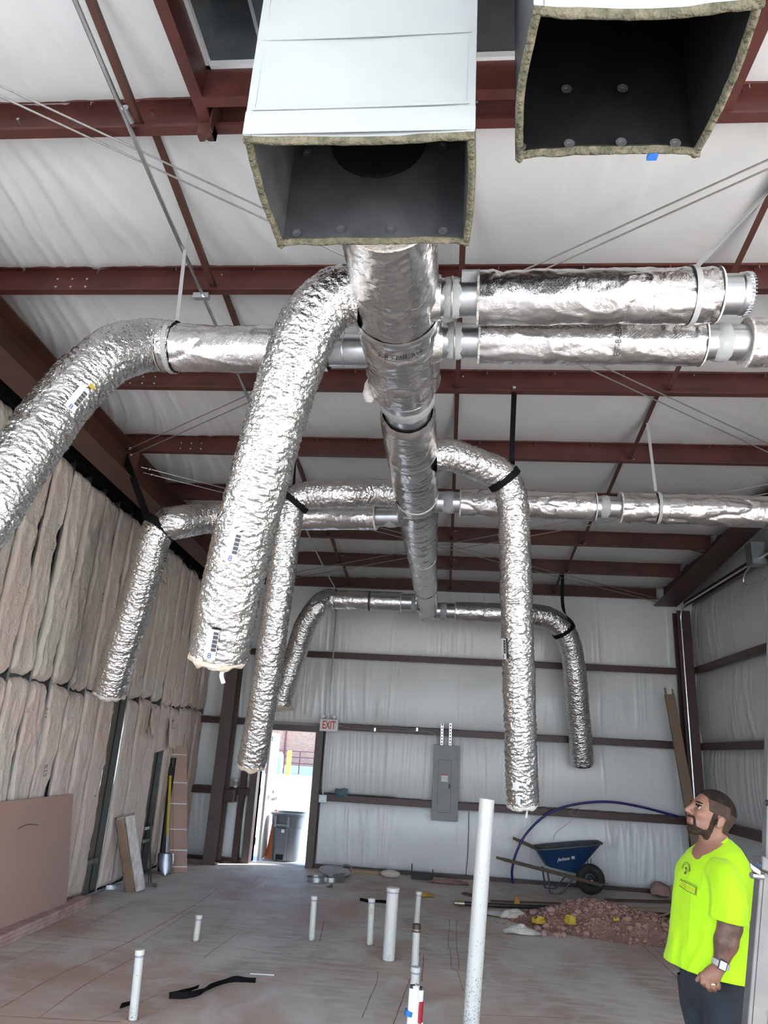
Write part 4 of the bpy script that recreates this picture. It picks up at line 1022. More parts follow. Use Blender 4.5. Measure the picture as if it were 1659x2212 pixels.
# left rigid sleeve that turns into flex going out of the frame on the left
zd, Yd = tz(3.92), 3.92
t = branch('branch_duct', 'left foil sleeve with flex elbow running down out of the left edge', Yd, zd, r8, -1.2, None, 'rigid branch ducts')
seg(t, 'pipe', (TX - .19, Yd, zd), (-1.0, Yd, zd), r8); ring('pipe_bead', (-.70, Yd, zd), (1, 0, 0), r8, .012, 'galvanised', t, .006)
seg(t, 'pipe', (-.80, Yd, zd), (-1.3, Yd, zd), r8 + .03)
seg(t, 'foil', (-.86, Yd, zd), (-1.90, Yd, zd + .01), rw + .008, 53, lump=1.8)
pd = spline([(-1.80, Yd, zd + .01), (-2.0, Yd, zd + .02), dp(245, 765, 4.42), dp(185, 815, 4.3), dp(120, 890, 4.15), dp(40, 1000, 3.95), dp(-60, 1150, 3.75), dp(-180, 1320, 3.6)], .0065)
foil('flex_jacket', pd, .165, 'foil_flex', t, 'flex', 55, n=128, lump=1.5)
vs, fs = text_tris('2 JM', .06); on_tube('printed_text', vs, fs, straight((-.86, Yd, zd), (-1.9, Yd, zd)), .15, .12, -.2, 'ink', t, .012, turn=-PI / 2)
L = np.concatenate([[0], np.cumsum(np.linalg.norm(np.diff(pd, axis=0), axis=1))]); flex_label(pd, .165, L[near(pd, dp(120, 860, 4.15))], -.25, t)
v, f = patch(.03, .03, 3); on_tube('yellow_dot', v, f, pd, .165, L[near(pd, dp(120, 845, 4.15))] - .1, -.35, 'yellow_bag', t, .014)
# right middle flex
t, pe = flexdrop('foil flex duct held by a black strap, hanging right of the trunk', [(TX + .18, 5.52, 4.27), (-.02, 5.54, 4.30), dp(1030, 1003, 6.05), dp(1085, 1030, 6.1), dp(1107, 1085, 6.1), dp(1112, 1180, 6.08), dp(1117, 1350, 6.03), dp(1123, 1550, 5.98), dp(1129, 1735, 5.93)], .132, 61, wool='wool_white')
L = np.concatenate([[0], np.cumsum(np.linalg.norm(np.diff(pe, axis=0), axis=1))])
flex_label(pe, .132, L[near(pe, dp(1117, 1400, 6.0))], .95, t)
for q, w, o_ in ((1688, .05, .35), (1715, .035, .25)):
    v, f = patch(.06, w, 3); on_tube('white_sticker', v, f, pe, .132, L[near(pe, dp(1127, q, 5.94))], o_, 'label_white', t, .014)
MB().tube(spline([pe[-1] + V(.02, -.03, .0), pe[-1] + V(.03, -.05, -.05), pe[-1] + V(.02, -.05, -.11)], .01), .009, n=6).build('hanging_wool', 'wool_white', t)
# left middle upper flex
t, pg = flexdrop('long foil flex duct hanging just left of the trunk in front of the door', [(TX - .17, 6.42, 4.26), (-.75, 6.43, 4.27), dp(740, 1067, 6.75), dp(665, 1070, 6.78), dp(632, 1092, 6.78), dp(619, 1150, 6.75), dp(605, 1260, 6.72), dp(583, 1420, 6.7), dp(560, 1560, 6.7), dp(543, 1650, 6.7)], .130, 67, wool='wool_pink')
# left middle branch and its drop by the left wall
zh = tz(7.1)
t = branch('branch_duct', 'foil sleeved left branch behind the hanging flex ducts', 7.15, zh, r8, -1.8, None, 'rigid branch ducts')
seg(t, 'pipe', (TX - .17, 7.08, zh), (-1.2, 7.14, zh), r8); seg(t, 'mastic', (-.56, 7.1, zh), (-.68, 7.1, zh), r8, 11)
seg(t, 'foil', (-.78, 7.1, zh), (-2.1, 7.25, zh), rw, 71)
t, ph = flexdrop('foil flex duct folding over a black strap beside the left wall', [(-2.05, 7.24, zh), (-2.6, 7.32, zh + .01), dp(385, 1128, 7.55), dp(352, 1135, 7.55), dp(333, 1165, 7.5), dp(318, 1220, 7.5), dp(290, 1315, 7.5), dp(258, 1415, 7.5), dp(236, 1495, 7.5)], .172, 73, wool='wool_white', rag=.06)
# back left
zi = tz(11.2)
t = branch('branch_duct', 'back left foil sleeve near the end of the trunk', 11.2, zi, r8, -1.2, None, 'rigid branch ducts')
seg(t, 'pipe', (TX - .13, 11.2, zi), (-.95, 11.2, zi), .135); seg(t, 'mastic', (-.50, 11.2, zi), (-.58, 11.2, zi), .135, 13)
seg(t, 'foil', (-.74, 11.2, zi), (-1.84, 11.22, zi), .158, 79)
ring('foil_tape', (-1.25, 11.2, zi), (1, 0, 0), .158, .03, 'label_dark', t, .004)
t, pi_ = flexdrop('foil flex duct bending down in front of the back wall above the door', [(-1.80, 11.22, zi), (-1.95, 11.22, zi), dp(685, 1312, 11.3), dp(660, 1350, 11.3), dp(640, 1410, 11.3), dp(620, 1470, 11.25), dp(606, 1522, 11.2)], .168, 83, wool='wool_pink')
# back right
zj = tz(11.75)
t = branch('branch_duct', 'back right foil sleeve near the end of the trunk', 11.75, zj, r8, .5, None, 'rigid branch ducts')
seg(t, 'pipe', (TX + .13, 11.75, zj), (.4, 11.75, zj), .135); seg(t, 'mastic', (-.12, 11.75, zj), (-.02, 11.75, zj), .135, 15)
seg(t, 'foil', (.12, 11.75, zj), (.95, 11.75, zj), .165, 89, lump=1.6)
t, pj_ = flexdrop('foil flex duct hung by a black strap near the back right corner', [(.90, 11.75, zj), (1.2, 11.75, zj), dp(1180, 1334, 11.75), dp(1215, 1358, 11.75), dp(1233, 1400, 11.75), dp(1243, 1470, 11.75), dp(1250, 1550, 11.75), dp(1258, 1648, 11.75)], .182, 97, cut=False)
A_, B_, T_ = frames(pj_); n = 60; v = np.linspace(0, 2 * PI, n, endpoint=False); rows = [pj_[-1] + T_[-1] * h + r_ * .182 * (1 + .08 * (vn(st(np.cos(v) * 3, np.sin(v) * 3, h * 30), 4)[:, None] - .5)) * (np.cos(v)[:, None] * A_[-1] + np.sin(v)[:, None] * B_[-1]) for r_, h in ((1, -.01), (.95, .03), (.7, .05), (.4, .045), (.02, .05))]
grid('folded_end', np.array(rows), 'foil_flex', t, cv=True, smooth=180)

# ---- straps
def loop_strap(label, anchor, path, i, R, w, m, group, name='hanging_strap', up=None, mid=None, tw=0.4):
    """strap from the anchor down to a duct, looped round it at path[i]"""
    A, B, T = frames(path); c, d = path[i], T[i]; up = unit(np.asarray(anchor) - c); up = unit(up - d * np.dot(up, d)); s = np.cross(d, up)
    t = thing(name, label, 'strap', c, group)
    v = np.linspace(-PI * .97, PI * .97, 60) + PI
    P = c + (R + .012) * (np.cos(v)[:, None] * up + np.sin(v)[:, None] * s)
    ribbon('loop', P, d, w, m, t, th=.004)
    top = c + up * (R + .012)
    pts = [top + up * .0, *( [mid] if mid is not None else []), np.asarray(anchor)]
    q = spline(pts, .03) if len(pts) > 2 else straight(pts[0], pts[1], .03)
    n = len(q); ang = np.linspace(0, tw, n); W = np.cos(ang)[:, None] * d + np.sin(ang)[:, None] * s
    ribbon('hanging_leg', q, W, w * .9, m, t, th=.004)
    MB().obox(np.asarray(anchor), (.014, 0, 0), (0, .010, 0), (0, 0, .014)).build('fastener', 'steel_bright', t, smooth=0)
    return t
i = near(pe, dp(1088, 1035, 6.1)); loop_strap('black strap around the foil flex duct right of the trunk', ay(1111, 838, pY(5) - .02), pe, i, .138, .055, 'strap_black', 'black hanging straps', mid=ay(1106, 975, 5.68))
i = near(ph, dp(345, 1140, 7.55)); loop_strap('black strap from the left rafter around the flex by the left wall', ay(270, 985, 7.22), ph, i, .180, .085, 'strap_black', 'black hanging straps')
i = near(pg, dp(640, 1085, 6.78)); loop_strap('black strap around the flex duct left of the trunk', ay(638, 1000, 7.2), pg, i, .136, .055, 'strap_black', 'black hanging straps')
i = near(pj_, dp(1218, 1362, 11.75)); loop_strap('black strap around the flex duct in the back right corner', ay(1215, 1237, pY(1) - .02), pj_, i, .190, .06, 'strap_black', 'black hanging straps', mid=ay(1217, 1315, 11.7))
sd = straight((-.86, Yd, zd), (-2.3, Yd, zd + .01)); loop_strap('grey strap holding the left foil sleeve', ay(407, 470, 3.95), sd, near(sd, (-1.83, Yd, zd)), .152, .030, 'strap_grey', 'grey hanging straps')
sa = straight((.14, Ya, za), (1.7, Ya - .01, za + .01)); loop_strap('grey strap holding the upper right branch with the open end', (1.90, 3.7, 5.32), sa, near(sa, (1.255, Ya, za)), .146, .030, 'strap_grey', 'grey hanging straps', mid=None)
sf = straight((.09, Yf_, zf), (3.0, Yf_, zf)); loop_strap('grey strap holding the middle right branch', ay(1397, 900, 6.6), sf, near(sf, (ay(1418, 1095, Yf_)[0], Yf_, zf)), .146, .030, 'strap_grey', 'grey hanging straps')

# ---- brace cables, two by two
def cable(label, a, b, r=.006, eye=None):
    a, b = np.asarray(a, float), np.asarray(b, float)
    t = thing('brace_cable', label, 'cable', (a + b) / 2, 'roof brace cables')
    MB().cyl(a, b, r, n=8).build('cable_strand', 'cable', t)
    if eye is not None:
        e = np.asarray(eye, float); d = unit(b - e) if np.linalg.norm(e - a) < np.linalg.norm(e - b) else unit(a - e)
        s_, u_, _ = basis(d); v = np.linspace(0, 2 * PI, 20)
        MB().tube(e + d * .03 + .022 * (np.cos(v)[:, None] * s_ + np.sin(v)[:, None] * d), .006, n=6).cyl(e - d * .07, e + d * .0, .007, n=6).build('eye_bolt', 'steel_bright', t)
    return t
def ext(p, q, k0, k1): return p - (q - p) * k0, q + (q - p) * k1
a, b = roof(0, 185, -.03), roof(1659, 958, -.03); a, b = ext(a, b, .10, .02); cable('upper cable of the pair crossing from front left to back right', a, b)
a, b = roof(0, 208, -.03), roof(1635, 966, -.03); a, b = ext(a, b, .10, .03); cable('lower cable of the pair crossing from front left to back right', a, b)
a, b = roof(278, 970, -.03), roof(1659, 345, -.03); a2, b2 = ext(a, b, 0, .2); cable('upper cable of the pair from the left rafter eyes to front right', a2, b2, eye=a)
a, b = roof(280, 985, -.06), roof(1659, 365, -.03); a2, b2 = ext(a, b, 0, .2); cable('lower cable of the pair from the left rafter eyes to front right', a2, b2, eye=a)
a, b = roof(318, 1012, -.10), roof(1425, 1294, -.03); cable('upper cable of the pair from left rafter to the back right knee', a, b, eye=a)
a, b = roof(322, 1024, -.12), roof(1418, 1300, -.06); cable('lower cable of the pair from left rafter to the back right knee', a, b, eye=a)
a, b = roof(640, 1236, -.06), roof(1659, 1046, -.03); cable('upper cable of the pair from back left to the right wall', a, b)
a, b = roof(640, 1248, -.10), roof(1659, 1066, -.06); cable('lower cable of the pair from back left to the right wall', a, b)

# ---- ceiling conduit that drops to the exit sign and the junction box
t = thing('electrical_conduit', 'long galvanised conduit under the purlins dropping down beside the exit sign', 'conduit', (-2.0, 12.7, 1.1))
xs = [fl(p[0], p[1], 5.15)[0] for p in ((165, 0), (400, 540), (685, 1150))]
run = [(-1.78, 1.2, roofz(1.2) - .03), (-1.86, 3.0, roofz(3) - .035), (-1.95, 6.0, roofz(6) - .035), (-2.08, 10.5, roofz(10.5) - .035), (-2.08, 12.1, roofz(12.1) - .06)]
drop = [(-2.05, 12.55, roofz(12.5) - .12), (-2.03, 12.78, 4.45), (-2.03, 12.82, 4.2), (-2.03, 12.84, 3.0), (-2.02, 12.85, 1.15)]
MB().tube(spline(run + drop, .06), .0135, n=10).build('conduit_run', 'galvanised', t)
for y in (2.85, 6.9): MB().cyl((np.interp(y, [1.2, 12], [-1.785, -2.09]), y, roofz(y) - .035), (np.interp(y, [1.2, 12], [-1.785, -2.09]), y + .09, roofz(y) - .035), .020, n=12).build('coupling', 'galvanised', t)
for y in (pY(6) - .03, pY(4) - .03): MB().box((-1.98, y - .02, roofz(y) - .06), (-1.86, y + .02, roofz(y) - .015)).build('conduit_clip', 'galvanised', t, smooth=0)
MB().box((-2.09, 12.84, 1.02), (-1.95, 12.90, 1.15)).build('junction_box', 'galvanised_dull', t, smooth=0, bevel=.008)
t = thing('electrical_conduit', 'conduit down the back right corner column and along the right wall', 'conduit', (4.0, 12.5, 0))
MB().tube(spline([(3.99, 12.58, .05), (4.00, 12.58, 2.0), (4.0, 12.58, 4.1), (4.0, 12.56, 4.42), (4.03, 12.42, 4.56), (4.08, 11.9, 4.60), (4.13, 9.0, 4.63), (4.15, 6.0, 4.65)], .06), .016, n=10).build('conduit_run', 'galvanised', t)
MB().box((4.02, 9.55, 4.55), (4.2, 9.75, 4.85)).build('junction_box', 'galvanised_dull', t, smooth=0)
MB().tube(spline([(4.10, 9.6, 4.62), (4.05, 9.9, 4.5), (4.05, 9.95, 4.35), (4.12, 9.7, 4.32), (4.16, 9.55, 4.34)], .03), .012, n=8).build('conduit_stub', 'galvanised', t)
t = thing('electrical_conduit', 'thin conduit from the exit sign to the grey breaker panel', 'conduit', (-.8, 12.86, 2.1))
MB().tube(spline([ay(729, 1566, 12.86), ay(760, 1573, 12.86), ay(850, 1578, 12.86), ay(925, 1581, 12.86), ay(941, 1588, 12.86), ay(945, 1600, 12.87), ay(946, 1613, 12.88)], .03), .011, n=8).build('conduit_run', 'galvanised', t)
for q in (810, 901): p = ay(q, 1577, 12.87); MB().box((p[0] - .015, 12.85, p[2] - .02), (p[0] + .015, 12.88, p[2] + .035)).build('conduit_clip', 'steel_bright', t, smooth=0)

# ================================================================== THINGS ON THE BACK WALL
es = thing('exit_sign', 'white exit sign with red letters beside the door', 'sign', (-2.0, 12.83, 2.16))
a, b = ay(692, 1553, 12.78), ay(729, 1581, 12.78)
MB().box((a[0], 12.78, b[2]), (b[0], 12.85, a[2])).build('housing', 'exit_white', es, smooth=0, bevel=.006)
text_flat('lettering', 'EXIT', .185, ((a[0] + b[0]) / 2, 12.776, (a[2] + b[2]) / 2), (1, 0, 0), (0, 0, 1), 'exit_red', es, bold=True, sx=.62)
for x in (a[0] + .06, b[0] - .07):
    h = MB().cyl((x, 12.77, a[2] + .045), (x, 12.83, a[2] + .045), .026, .030, n=16).cyl((x, 12.81, a[2]), (x, 12.81, a[2] + .03), .008, n=6).build('emergency_lamp', 'galvanised_dull', es)
    MB().cyl((x, 12.766, a[2] + .045), (x, 12.77, a[2] + .045), .020, n=14).build('lens', 'label_white', h)
bp = thing('breaker_panel', 'tall grey electrical breaker panel on the back wall', 'electrical panel', (.04, 12.86, .86))
a, b = ay(938, 1611, 12.84), ay(987, 1774, 12.84)
PX_0, PX_1, PZ_0, PZ_1 = -.172, .252, .875, 2.055
MB().box((PX_0, 12.845, PZ_0), (PX_1, 12.99, PZ_1)).build('cabinet', 'panel_grey', bp, smooth=0)
tr_ = MB().box((PX_0 - .006, 12.828, PZ_0 - .006), (PX_1 + .006, 12.846, PZ_1 + .006)).build('trim_cover', 'panel_grey', bp, smooth=0, bevel=.004)
dr = MB().box((-.085, 12.822, 1.00), (.130, 12.83, 1.82)).build('panel_door', 'panel_grey', bp, smooth=0)
mb = MB().box((-.090, 12.8265, .995), (.135, 12.8285, 1.825)); mb.build('door_gap', 'panel_seam', bp, smooth=0)
MB().box((.093, 12.815, 1.37), (.122, 12.824, 1.445)).build('latch', 'label_dark', dr, smooth=0)
MB().box((-.032, 12.820, 1.475), (.078, 12.8225, 1.59)).build('warning_label', 'label_white', dr, smooth=0)
MB().box((-.032, 12.8185, 1.575), (.078, 12.820, 1.592)).build('label_stripe', 'label_red', dr, smooth=0)
MB().box((-.032, 12.8185, 1.528), (.078, 12.820, 1.532)).build('label_stripe', 'label_grey', dr, smooth=0)
for k, q in enumerate((955.5, 973.5)):
    p = ay(q, 1562, 12.86); t = thing('strut_channel', ('left' if k == 0 else 'right') + ' slotted metal strut above the breaker panel', 'strut', (p[0], 12.86, 2.05), 'slotted struts over the panel')
    mb = MB().box((p[0] - .02, 12.86, 2.05), (p[0] - .013, 12.90, p[2])).box((p[0] + .013, 12.86, 2.05), (p[0] + .02, 12.90, p[2])).build('side_rail', 'galvanised', t, smooth=0)
    mb = MB(); z = 2.05
    while z < p[2] - .02: mb.box((p[0] - .014, 12.862, z), (p[0] + .014, 12.868, z + .022)); z += .05
    mb.build('slotted_face', 'galvanised', t, smooth=0, kind='stuff')
    MB().box((p[0] - .014, 12.885, 2.05), (p[0] + .014, 12.89, p[2])).build('back_web', 'label_dark', t, smooth=0)
for k, (z, x1) in enumerate(((1.185, -.78), (1.172, -.82), (1.160, -.80))):
    MB().cyl((-1.95, 12.94 + .02 * k, z), (x1, 12.93 + .02 * k, z), .013, n=10).build('loose_conduit', 'galvanised', label='%s loose conduit length lying on the lowest back girt' % ('front' if k == 0 else 'middle' if k == 1 else 'rear'), cat='conduit', group='loose conduits on the girt')
u = np.linspace(0, 1, 16)[:, None]; v = np.linspace(0, 1, 16)[None]; c = ay(735, 1715, 12.85)
P = st(c[0] + (u - .5) * .22 + .03 * vn(st(u * 4, v * 4, 1), 1), 12.86 - .06 * np.sin(PI * u) * np.sin(PI * v), c[2] + .07 - v * (.16 - .06 * np.abs(u - .5)) + .03 * vn(st(u * 5, v * 3, 7), 2))
grid('rag', P[::-1], 'teal_cloth', smooth=180, label='dark teal rag hanging on the lowest back girt', cat='rag')
cp = fl(490, 1706, 1.17); cp = ay(490, 1703, 12.92)
t = thing('paper_cup', 'white paper cup standing on the girt beside the left column', 'cup', (-3.56, 12.90, 1.165))
MB().lathe([(.030, 0), (.045, .145), (.047, .15), (.043, .15), (.03, .01), (0, .01)], (-3.56, 12.90, 1.165), n=20).build('cup', 'cup_white', t)
MB().lathe([(.0345, .04), (.0415, .10)], (-3.56, 12.90, 1.165), n=20).build('printed_band', 'cup_print', t)
# torn vinyl facing hanging over the door head
u = np.linspace(0, 1, 22)[:, None]; v = np.linspace(0, 1, 16)[None]; a, b = ay(588, 1500, 12.86), ay(640, 1500, 12.86); zt_, zb_t = ay(600, 1478, 12.86)[2], ay(600, 1548, 12.86)[2]
P = st(a[0] + (b[0] - a[0]) * u * (.55 + .45 * v), 12.87 - .10 * v * np.sin(PI * u) - .03 * vn(st(u * 4, v * 4, 3), 3), zt_ + (zb_t - zt_) * v * (.75 + .3 * vn(st(u * 3, 0 * v, 8), 4)))
grid('torn_facing', P, 'paper', wb, smooth=180)
# wires
MB().tube(spline([ay(1240, 1762, 12.86), ay(1228, 1755, 12.84), ay(1255, 1745, 12.84), ay(1230, 1775, 12.86), ay(1200, 1800, 12.98), ay(1196, 1815, 12.98)], .03), .003, n=5).build('loose_wire', 'wire', label='thin loose wire tied around the blue hose', cat='wire')
MB().tube(spline([ay(1013, 1752, 12.95), ay(1012, 1800, 12.97), ay(1010, 1850, 12.97), ay(1006, 1893, 12.96)], .04), .006, n=6).build('black_cable', 'rubber_black', label='black cable hanging down the back wall right of the panel', cat='cable')
MB().tube(spline([fl(1108, 1908), ay(1106, 1880, 12.78), ay(1116, 1840, 12.76), ay(1140, 1797, 12.76), ay(1185, 1757, 12.76), ay(1240, 1738, 12.76), ay(1310, 1732, 12.76), ay(1380, 1742, 12.78), ay(1465, 1764, 12.82)], .03), .019, n=12).build('water_hose', 'hose_blue', label='dark blue pipe arching up out of the floor behind the wheelbarrow', cat='hose')
# long cardboard box leaning into the corner
t = thing('cardboard_box', 'tall flat cardboard box leaning in the back right corner', 'box', (3.9, 12.2, 0))
p0, p1 = V(3.62, 11.9, .02), ay(1444, 1500, 12.50)
p0 = fl(1513, 1935); p0 = V(3.93, 12.15, 0.0); p1 = V(ay(1446, 1500, 12.45)[0], 12.45, ay(1446, 1500, 12.45)[2])
d = p1 - p0; s = unit(np.cross(d, (0, 1, 0))); nn = unit(np.cross(s, d))
MB().obox((p0 + p1) / 2, s * .075, nn * .03, d / 2).build('box_body', 'cardboard', t, smooth=0)
MB().obox(p1 + unit(d) * .05 + s * .055, s * .016, nn * .004, unit(d) * .06).build('torn_flap', 'cardboard', t, smooth=0)
MB().obox(p1 + unit(d) * .035 - s * .06, s * .014, nn * .004, unit(d) * .05).build('torn_flap', 'cardboard', t, smooth=0)

# ================================================================== LEFT WALL THINGS
# big drywall sheet leaning on the studs
q = ax(154, 1715, XL + .07); y1 = q[1]; zt_ = q[2]
t = thing('drywall_sheet', 'large pink drywall sheet leaning against the left wall', 'drywall sheet', (-4.15, 7.6, 0))
A = [(XL + .17, 6.2, .045), (XL + .17, 8.64, .045), (XL + .072, y1 + .02, zt_), (XL + .072, 6.1, zt_)]
MB().prism(A, (.014, 0, 0)).build('sheet', 'drywall_pink', t, smooth=0)
c = ax(62, 1783, XL + .12); MB().tube(spline([ax(40, 1790, XL + .125), ax(60, 1781, XL + .125), ax(82, 1782, XL + .125)], .02), .004, n=5).build('pencil_mark', 'speck', t)
t = thing('drywall_plank', 'long pink drywall strip lying on the floor in front of the leaning sheet', 'plank', (-4.05, 8, 0))
a, b = fl(192, 1957), fl(-60, 2075)
mb = MB(); d = unit(b - a); s = V(-d[1], d[0], 0)
if s[0] < 0: s = -s
for k in range(3):
    o = MB().obox((a + b) / 2 - s * .06 + V(0, 0, .018 + k * .036), s * (.075), V(0, 0, .0165), (b - a) / 2 * (1 - .004 * k)).build('board_layer', 'drywall_edge', t, smooth=0)
# shrink wrapped insulation bundle
t = thing('wrapped_bundle', 'plastic wrapped bundle leaning against the left wall', 'bundle', (-3.95, 10.1, 0))
p0, p1 = fl(291, 1926), ax(266, 1766, XL + .16); p0 = V(p0[0] - .02, p0[1] + .02, .0)
d = p1 - p0; s = unit(np.cross((0, 0, 1), d)); s = V(.93, .37, 0); s = unit(s - unit(d) * np.dot(s, unit(d))); nn = unit(np.cross(d, s))
def wrapped(nm, c, A, B, D, m, seed):
    n, k = 24, 60; th = np.linspace(0, 2 * PI, k, endpoint=False); rows = []
    for i, v in enumerate(np.linspace(-1, 1, n)):
        cc_, ss = np.cos(th), np.sin(th); e = .35
        x = np.sign(cc_) * np.abs(cc_) ** e; y = np.sign(ss) * np.abs(ss) ** e
        f = 1 + .07 * (fbm(st(x * 3, y * 3, v * 3 + seed), 3, seed) - .5) - .05 * max(0, abs(v) - .92) * 10
        rows.append(np.asarray(c) + (x * f)[:, None] * A + (y * f)[:, None] * B + v * np.asarray(D))
    P = np.array(rows); o = grid(nm, P, m, t, cv=True, smooth=60)
    return o
hd = d / 2; cen = (p0 + p1) / 2 + V(.03, -.02, .02)
wrapped('tan_half', cen - s * .062, s * .062, nn * .07, hd, 'tan_wrap', 3)
wrapped('clear_wrapped_half', cen + s * .058, s * .062, nn * .072, hd, 'wrap_plastic', 5)
MB().obox(cen + hd, s * .10, nn * .06, unit(d) * .004).build('end_fold', 'wrap_plastic', t, smooth=0)
MB().obox(cen - hd * .99, s * .10, nn * .06, unit(d) * .004).build('end_fold', 'tan_wrap', t, smooth=0)
# tall flat carton strapped with white bands
t = thing('strapped_carton', 'tall pink carton with white straps leaning by the left wall', 'box', (-3.98, 11.66, 0))
q0, q1 = fl(385, 1884), ay(385, 1612, 11.75); w = .13; dd_ = q1 - q0
for nm, off, mm in (('carton', 0, 'cardboard_pink'), ):
    MB().obox((q0 + q1) / 2, unit(V(.93, .36, 0)) * w, unit(V(-.36, .93, 0)) * .05, dd_ / 2).build(nm, mm, t, smooth=0)
for k in (.045, .17, .33, .53, .70, .93):
    MB().obox(q0 + dd_ * k, unit(V(.93, .36, 0)) * (w + .003), unit(V(-.36, .93, 0)) * .053, unit(dd_) * .007).build('strap_band', 'label_white', t, smooth=0)
MB().obox((q0 + q1) / 2 + unit(V(.93, .36, 0)) * -.08 - unit(V(-.36, .93, 0)) * .051, unit(V(.93, .36, 0)) * .004, unit(V(-.36, .93, 0)) * .001, dd_ / 2).build('fold_crease', 'cardboard', t, smooth=0)
MB().obox((q0 + q1) / 2 - unit(V(.93, .36, 0)) * (w + .004), unit(V(.93, .36, 0)) * .002, unit(V(-.36, .93, 0)) * .045, dd_ / 2).build('side_panel', 'cardboard', t, smooth=0)
# shovel
t = thing('shovel', 'shovel with yellow handle standing against the left wall', 'shovel', fl(356, 1893))
s0 = fl(356, 1893); sx = ay(354, 1836, 11.35); top = ay(350, 1657, 11.6); top = V(max(top[0], XL + .06), top[1], top[2]); neck = s0 + (top - s0) * .26
MB().cyl(s0 + (top - s0) * .34, s0 + (top - s0) * .93, .020, n=12).build('handle', 'yellow_handle', t)
MB().cyl(s0 + (top - s0) * .92, top, .026, .030, n=12).build('grip', 'rubber_black', t)
MB().cyl(s0 + (top - s0) * .18, s0 + (top - s0) * .36, .017, .022, n=12).build('socket', 'shovel_steel', t)
n, k = 14, 11; u = np.linspace(0, 1, n)[:, None]; v = np.linspace(-1, 1, k)[None]
dn = unit(top - s0); sd_ = unit(V(.93, .37, 0)); nn = unit(np.cross(dn, sd_)); ln = .31
wdt = .115 * np.where(u < .55, np.sqrt(np.clip(u / .55, 0, 1)) ** .9, 1) + 0 * v
P = s0 + (u * ln)[..., None] * dn + (wdt * v)[..., None] * sd_ + ((-.03 + .045 * v ** 2) * (.3 + u))[..., None] * nn
blade = grid('blade', P, 'shovel_steel', t, smooth=180); md = blade.modifiers.new('s', 'SOLIDIFY'); md.thickness = .004
# rebar and offcuts by the wall
for k, (a, b, lab) in enumerate((((321, 1905), (322, 1735), 'left'), ((326, 1906), (325, 1800), 'right'))):
    p = fl(*a); e = ay(b[0], b[1], p[1] + .35); MB().cyl(p, V(max(e[0], XL + .03), e[1], e[2]), .009, n=8).build('steel_rod', 'rebar', label='thin dark steel rod leaning on the left wall, %s of the pair' % lab, cat='rod', group='steel rods by the left wall')
for k, (a, lab) in enumerate((((253, 1925), 'left of the wrapped bundle'), ((318, 1917), 'right of the wrapped bundle'))):
    c = fl(*a); th = np.linspace(.2, 2.6, 16); P = c + np.stack([.16 * np.cos(th) - .02, .10 * np.sin(th), np.full(16, .03)], -1) + V(0, -.05, 0)
    ribbon('metal_strip', P, (0, 0, 1), .05, 'galvanised', label='curled galvanised strip on the floor ' + lab, cat='scrap', th=.002)
MB().box((XL - .02, 11.0, .45), (XL + .03, 11.32, .49)).box((XL - .02, 11.0, .62), (XL + .03, 11.32, .66)).build('stud_bracket', 'stud', wl, smooth=0)
MB().box((XL - .02, 9.22, .38), (XL + .02, 9.62, .43)).box((XL, 9.22, .28), (XL + .02, 9.26, .5)).build('stud_bracket', 'stud', wl, smooth=0)
t = thing('black_roll', 'black rubber sheet rolled up behind the shovel', 'roll', (-4.22, 11.45, 0))
MB().tube(spline([(-4.21, 11.62, 0), (-4.24, 11.64, .8), (-4.27, 11.66, 1.62)], .1), .045, n=14).build('roll', 'rubber_black', t)

# ================================================================== FLOOR THINGS
def pvc(label, base, top, r, cap='cap', specks=0, m='pvc'):
    p0 = fl(*base); p1 = ay(top[0], top[1], p0[1]); h = p1[2]
    t = thing('pvc_pipe', label, 'pipe', p0, 'pvc pipe stubs')
    d = unit(p1 - p0)
    if cap == 'open':
        MB().lathe([(r, 0), (r, np.linalg.norm(p1 - p0)), (r * .93, np.linalg.norm(p1 - p0)), (r * .93, np.linalg.norm(p1 - p0) - .2), (0, np.linalg.norm(p1 - p0) - .2)], p0, d, n=28).build('pipe', m, t)
    else: MB().cyl(p0, p1, r, n=28).build('pipe', m, t, smooth=40)
    if cap == 'cap':
        c = MB().lathe([(r, -.022), (r * 1.12, -.022), (r * 1.12, .006), (r * 1.02, .012), (0, .012)], p1, d, n=28).build('cap', m, t, smooth=40)
        MB().lathe([(r * 1.02, -.036), (r * 1.025, -.022)], p1, d, n=28).build('primer_ring', 'primer_purple', t)
    if cap == 'clamp':
        MB().lathe([(r * 1.0, -.03), (r * 1.22, -.03), (r * 1.22, .025), (r * 1.1, .035), (0, .03)], p1, d, n=28).build('rubber_cap', 'clamp_brown', t, smooth=40)
        MB().lathe([(r * 1.25, -.018), (r * 1.25, -.004)], p1, d, n=28).build('hose_clamp', 'brass', t)
    if specks:
        mb = MB(); a, b, dd = basis(d); L = np.linalg.norm(p1 - p0); rn = random.Random(specks)
        for k in range(specks):
            th = rn.uniform(0, 2 * PI); hh = L * min(.98, rn.expovariate(7)); sz = rn.uniform(.0007, .0022)
            nrm = math.cos(th) * a + math.sin(th) * b; tg = -math.sin(th) * a + math.cos(th) * b; c = p0 + d * hh + nrm * (r + .0006)
            mb.obox(c, tg * sz, dd * sz * rn.uniform(.7, 2), nrm * .0006)
        mb.build('dirt_specks', 'speck', t, smooth=0, kind='stuff')
    MB().lathe([(r + .012, 0), (r + .011, .003), (r, .004)], p0, (0, 0, 1), n=24).build('slab_collar', 'crack', t)
    return t
pvc('thin capped white pipe stub at the lower left of the floor', (287, 2203), (302, 2055), .031, specks=60)
pvc('shortest white pipe stub, with a black mark, on the left of the floor', (423, 2033), (430, 1979), .031, m='pvc_dirty', specks=80)
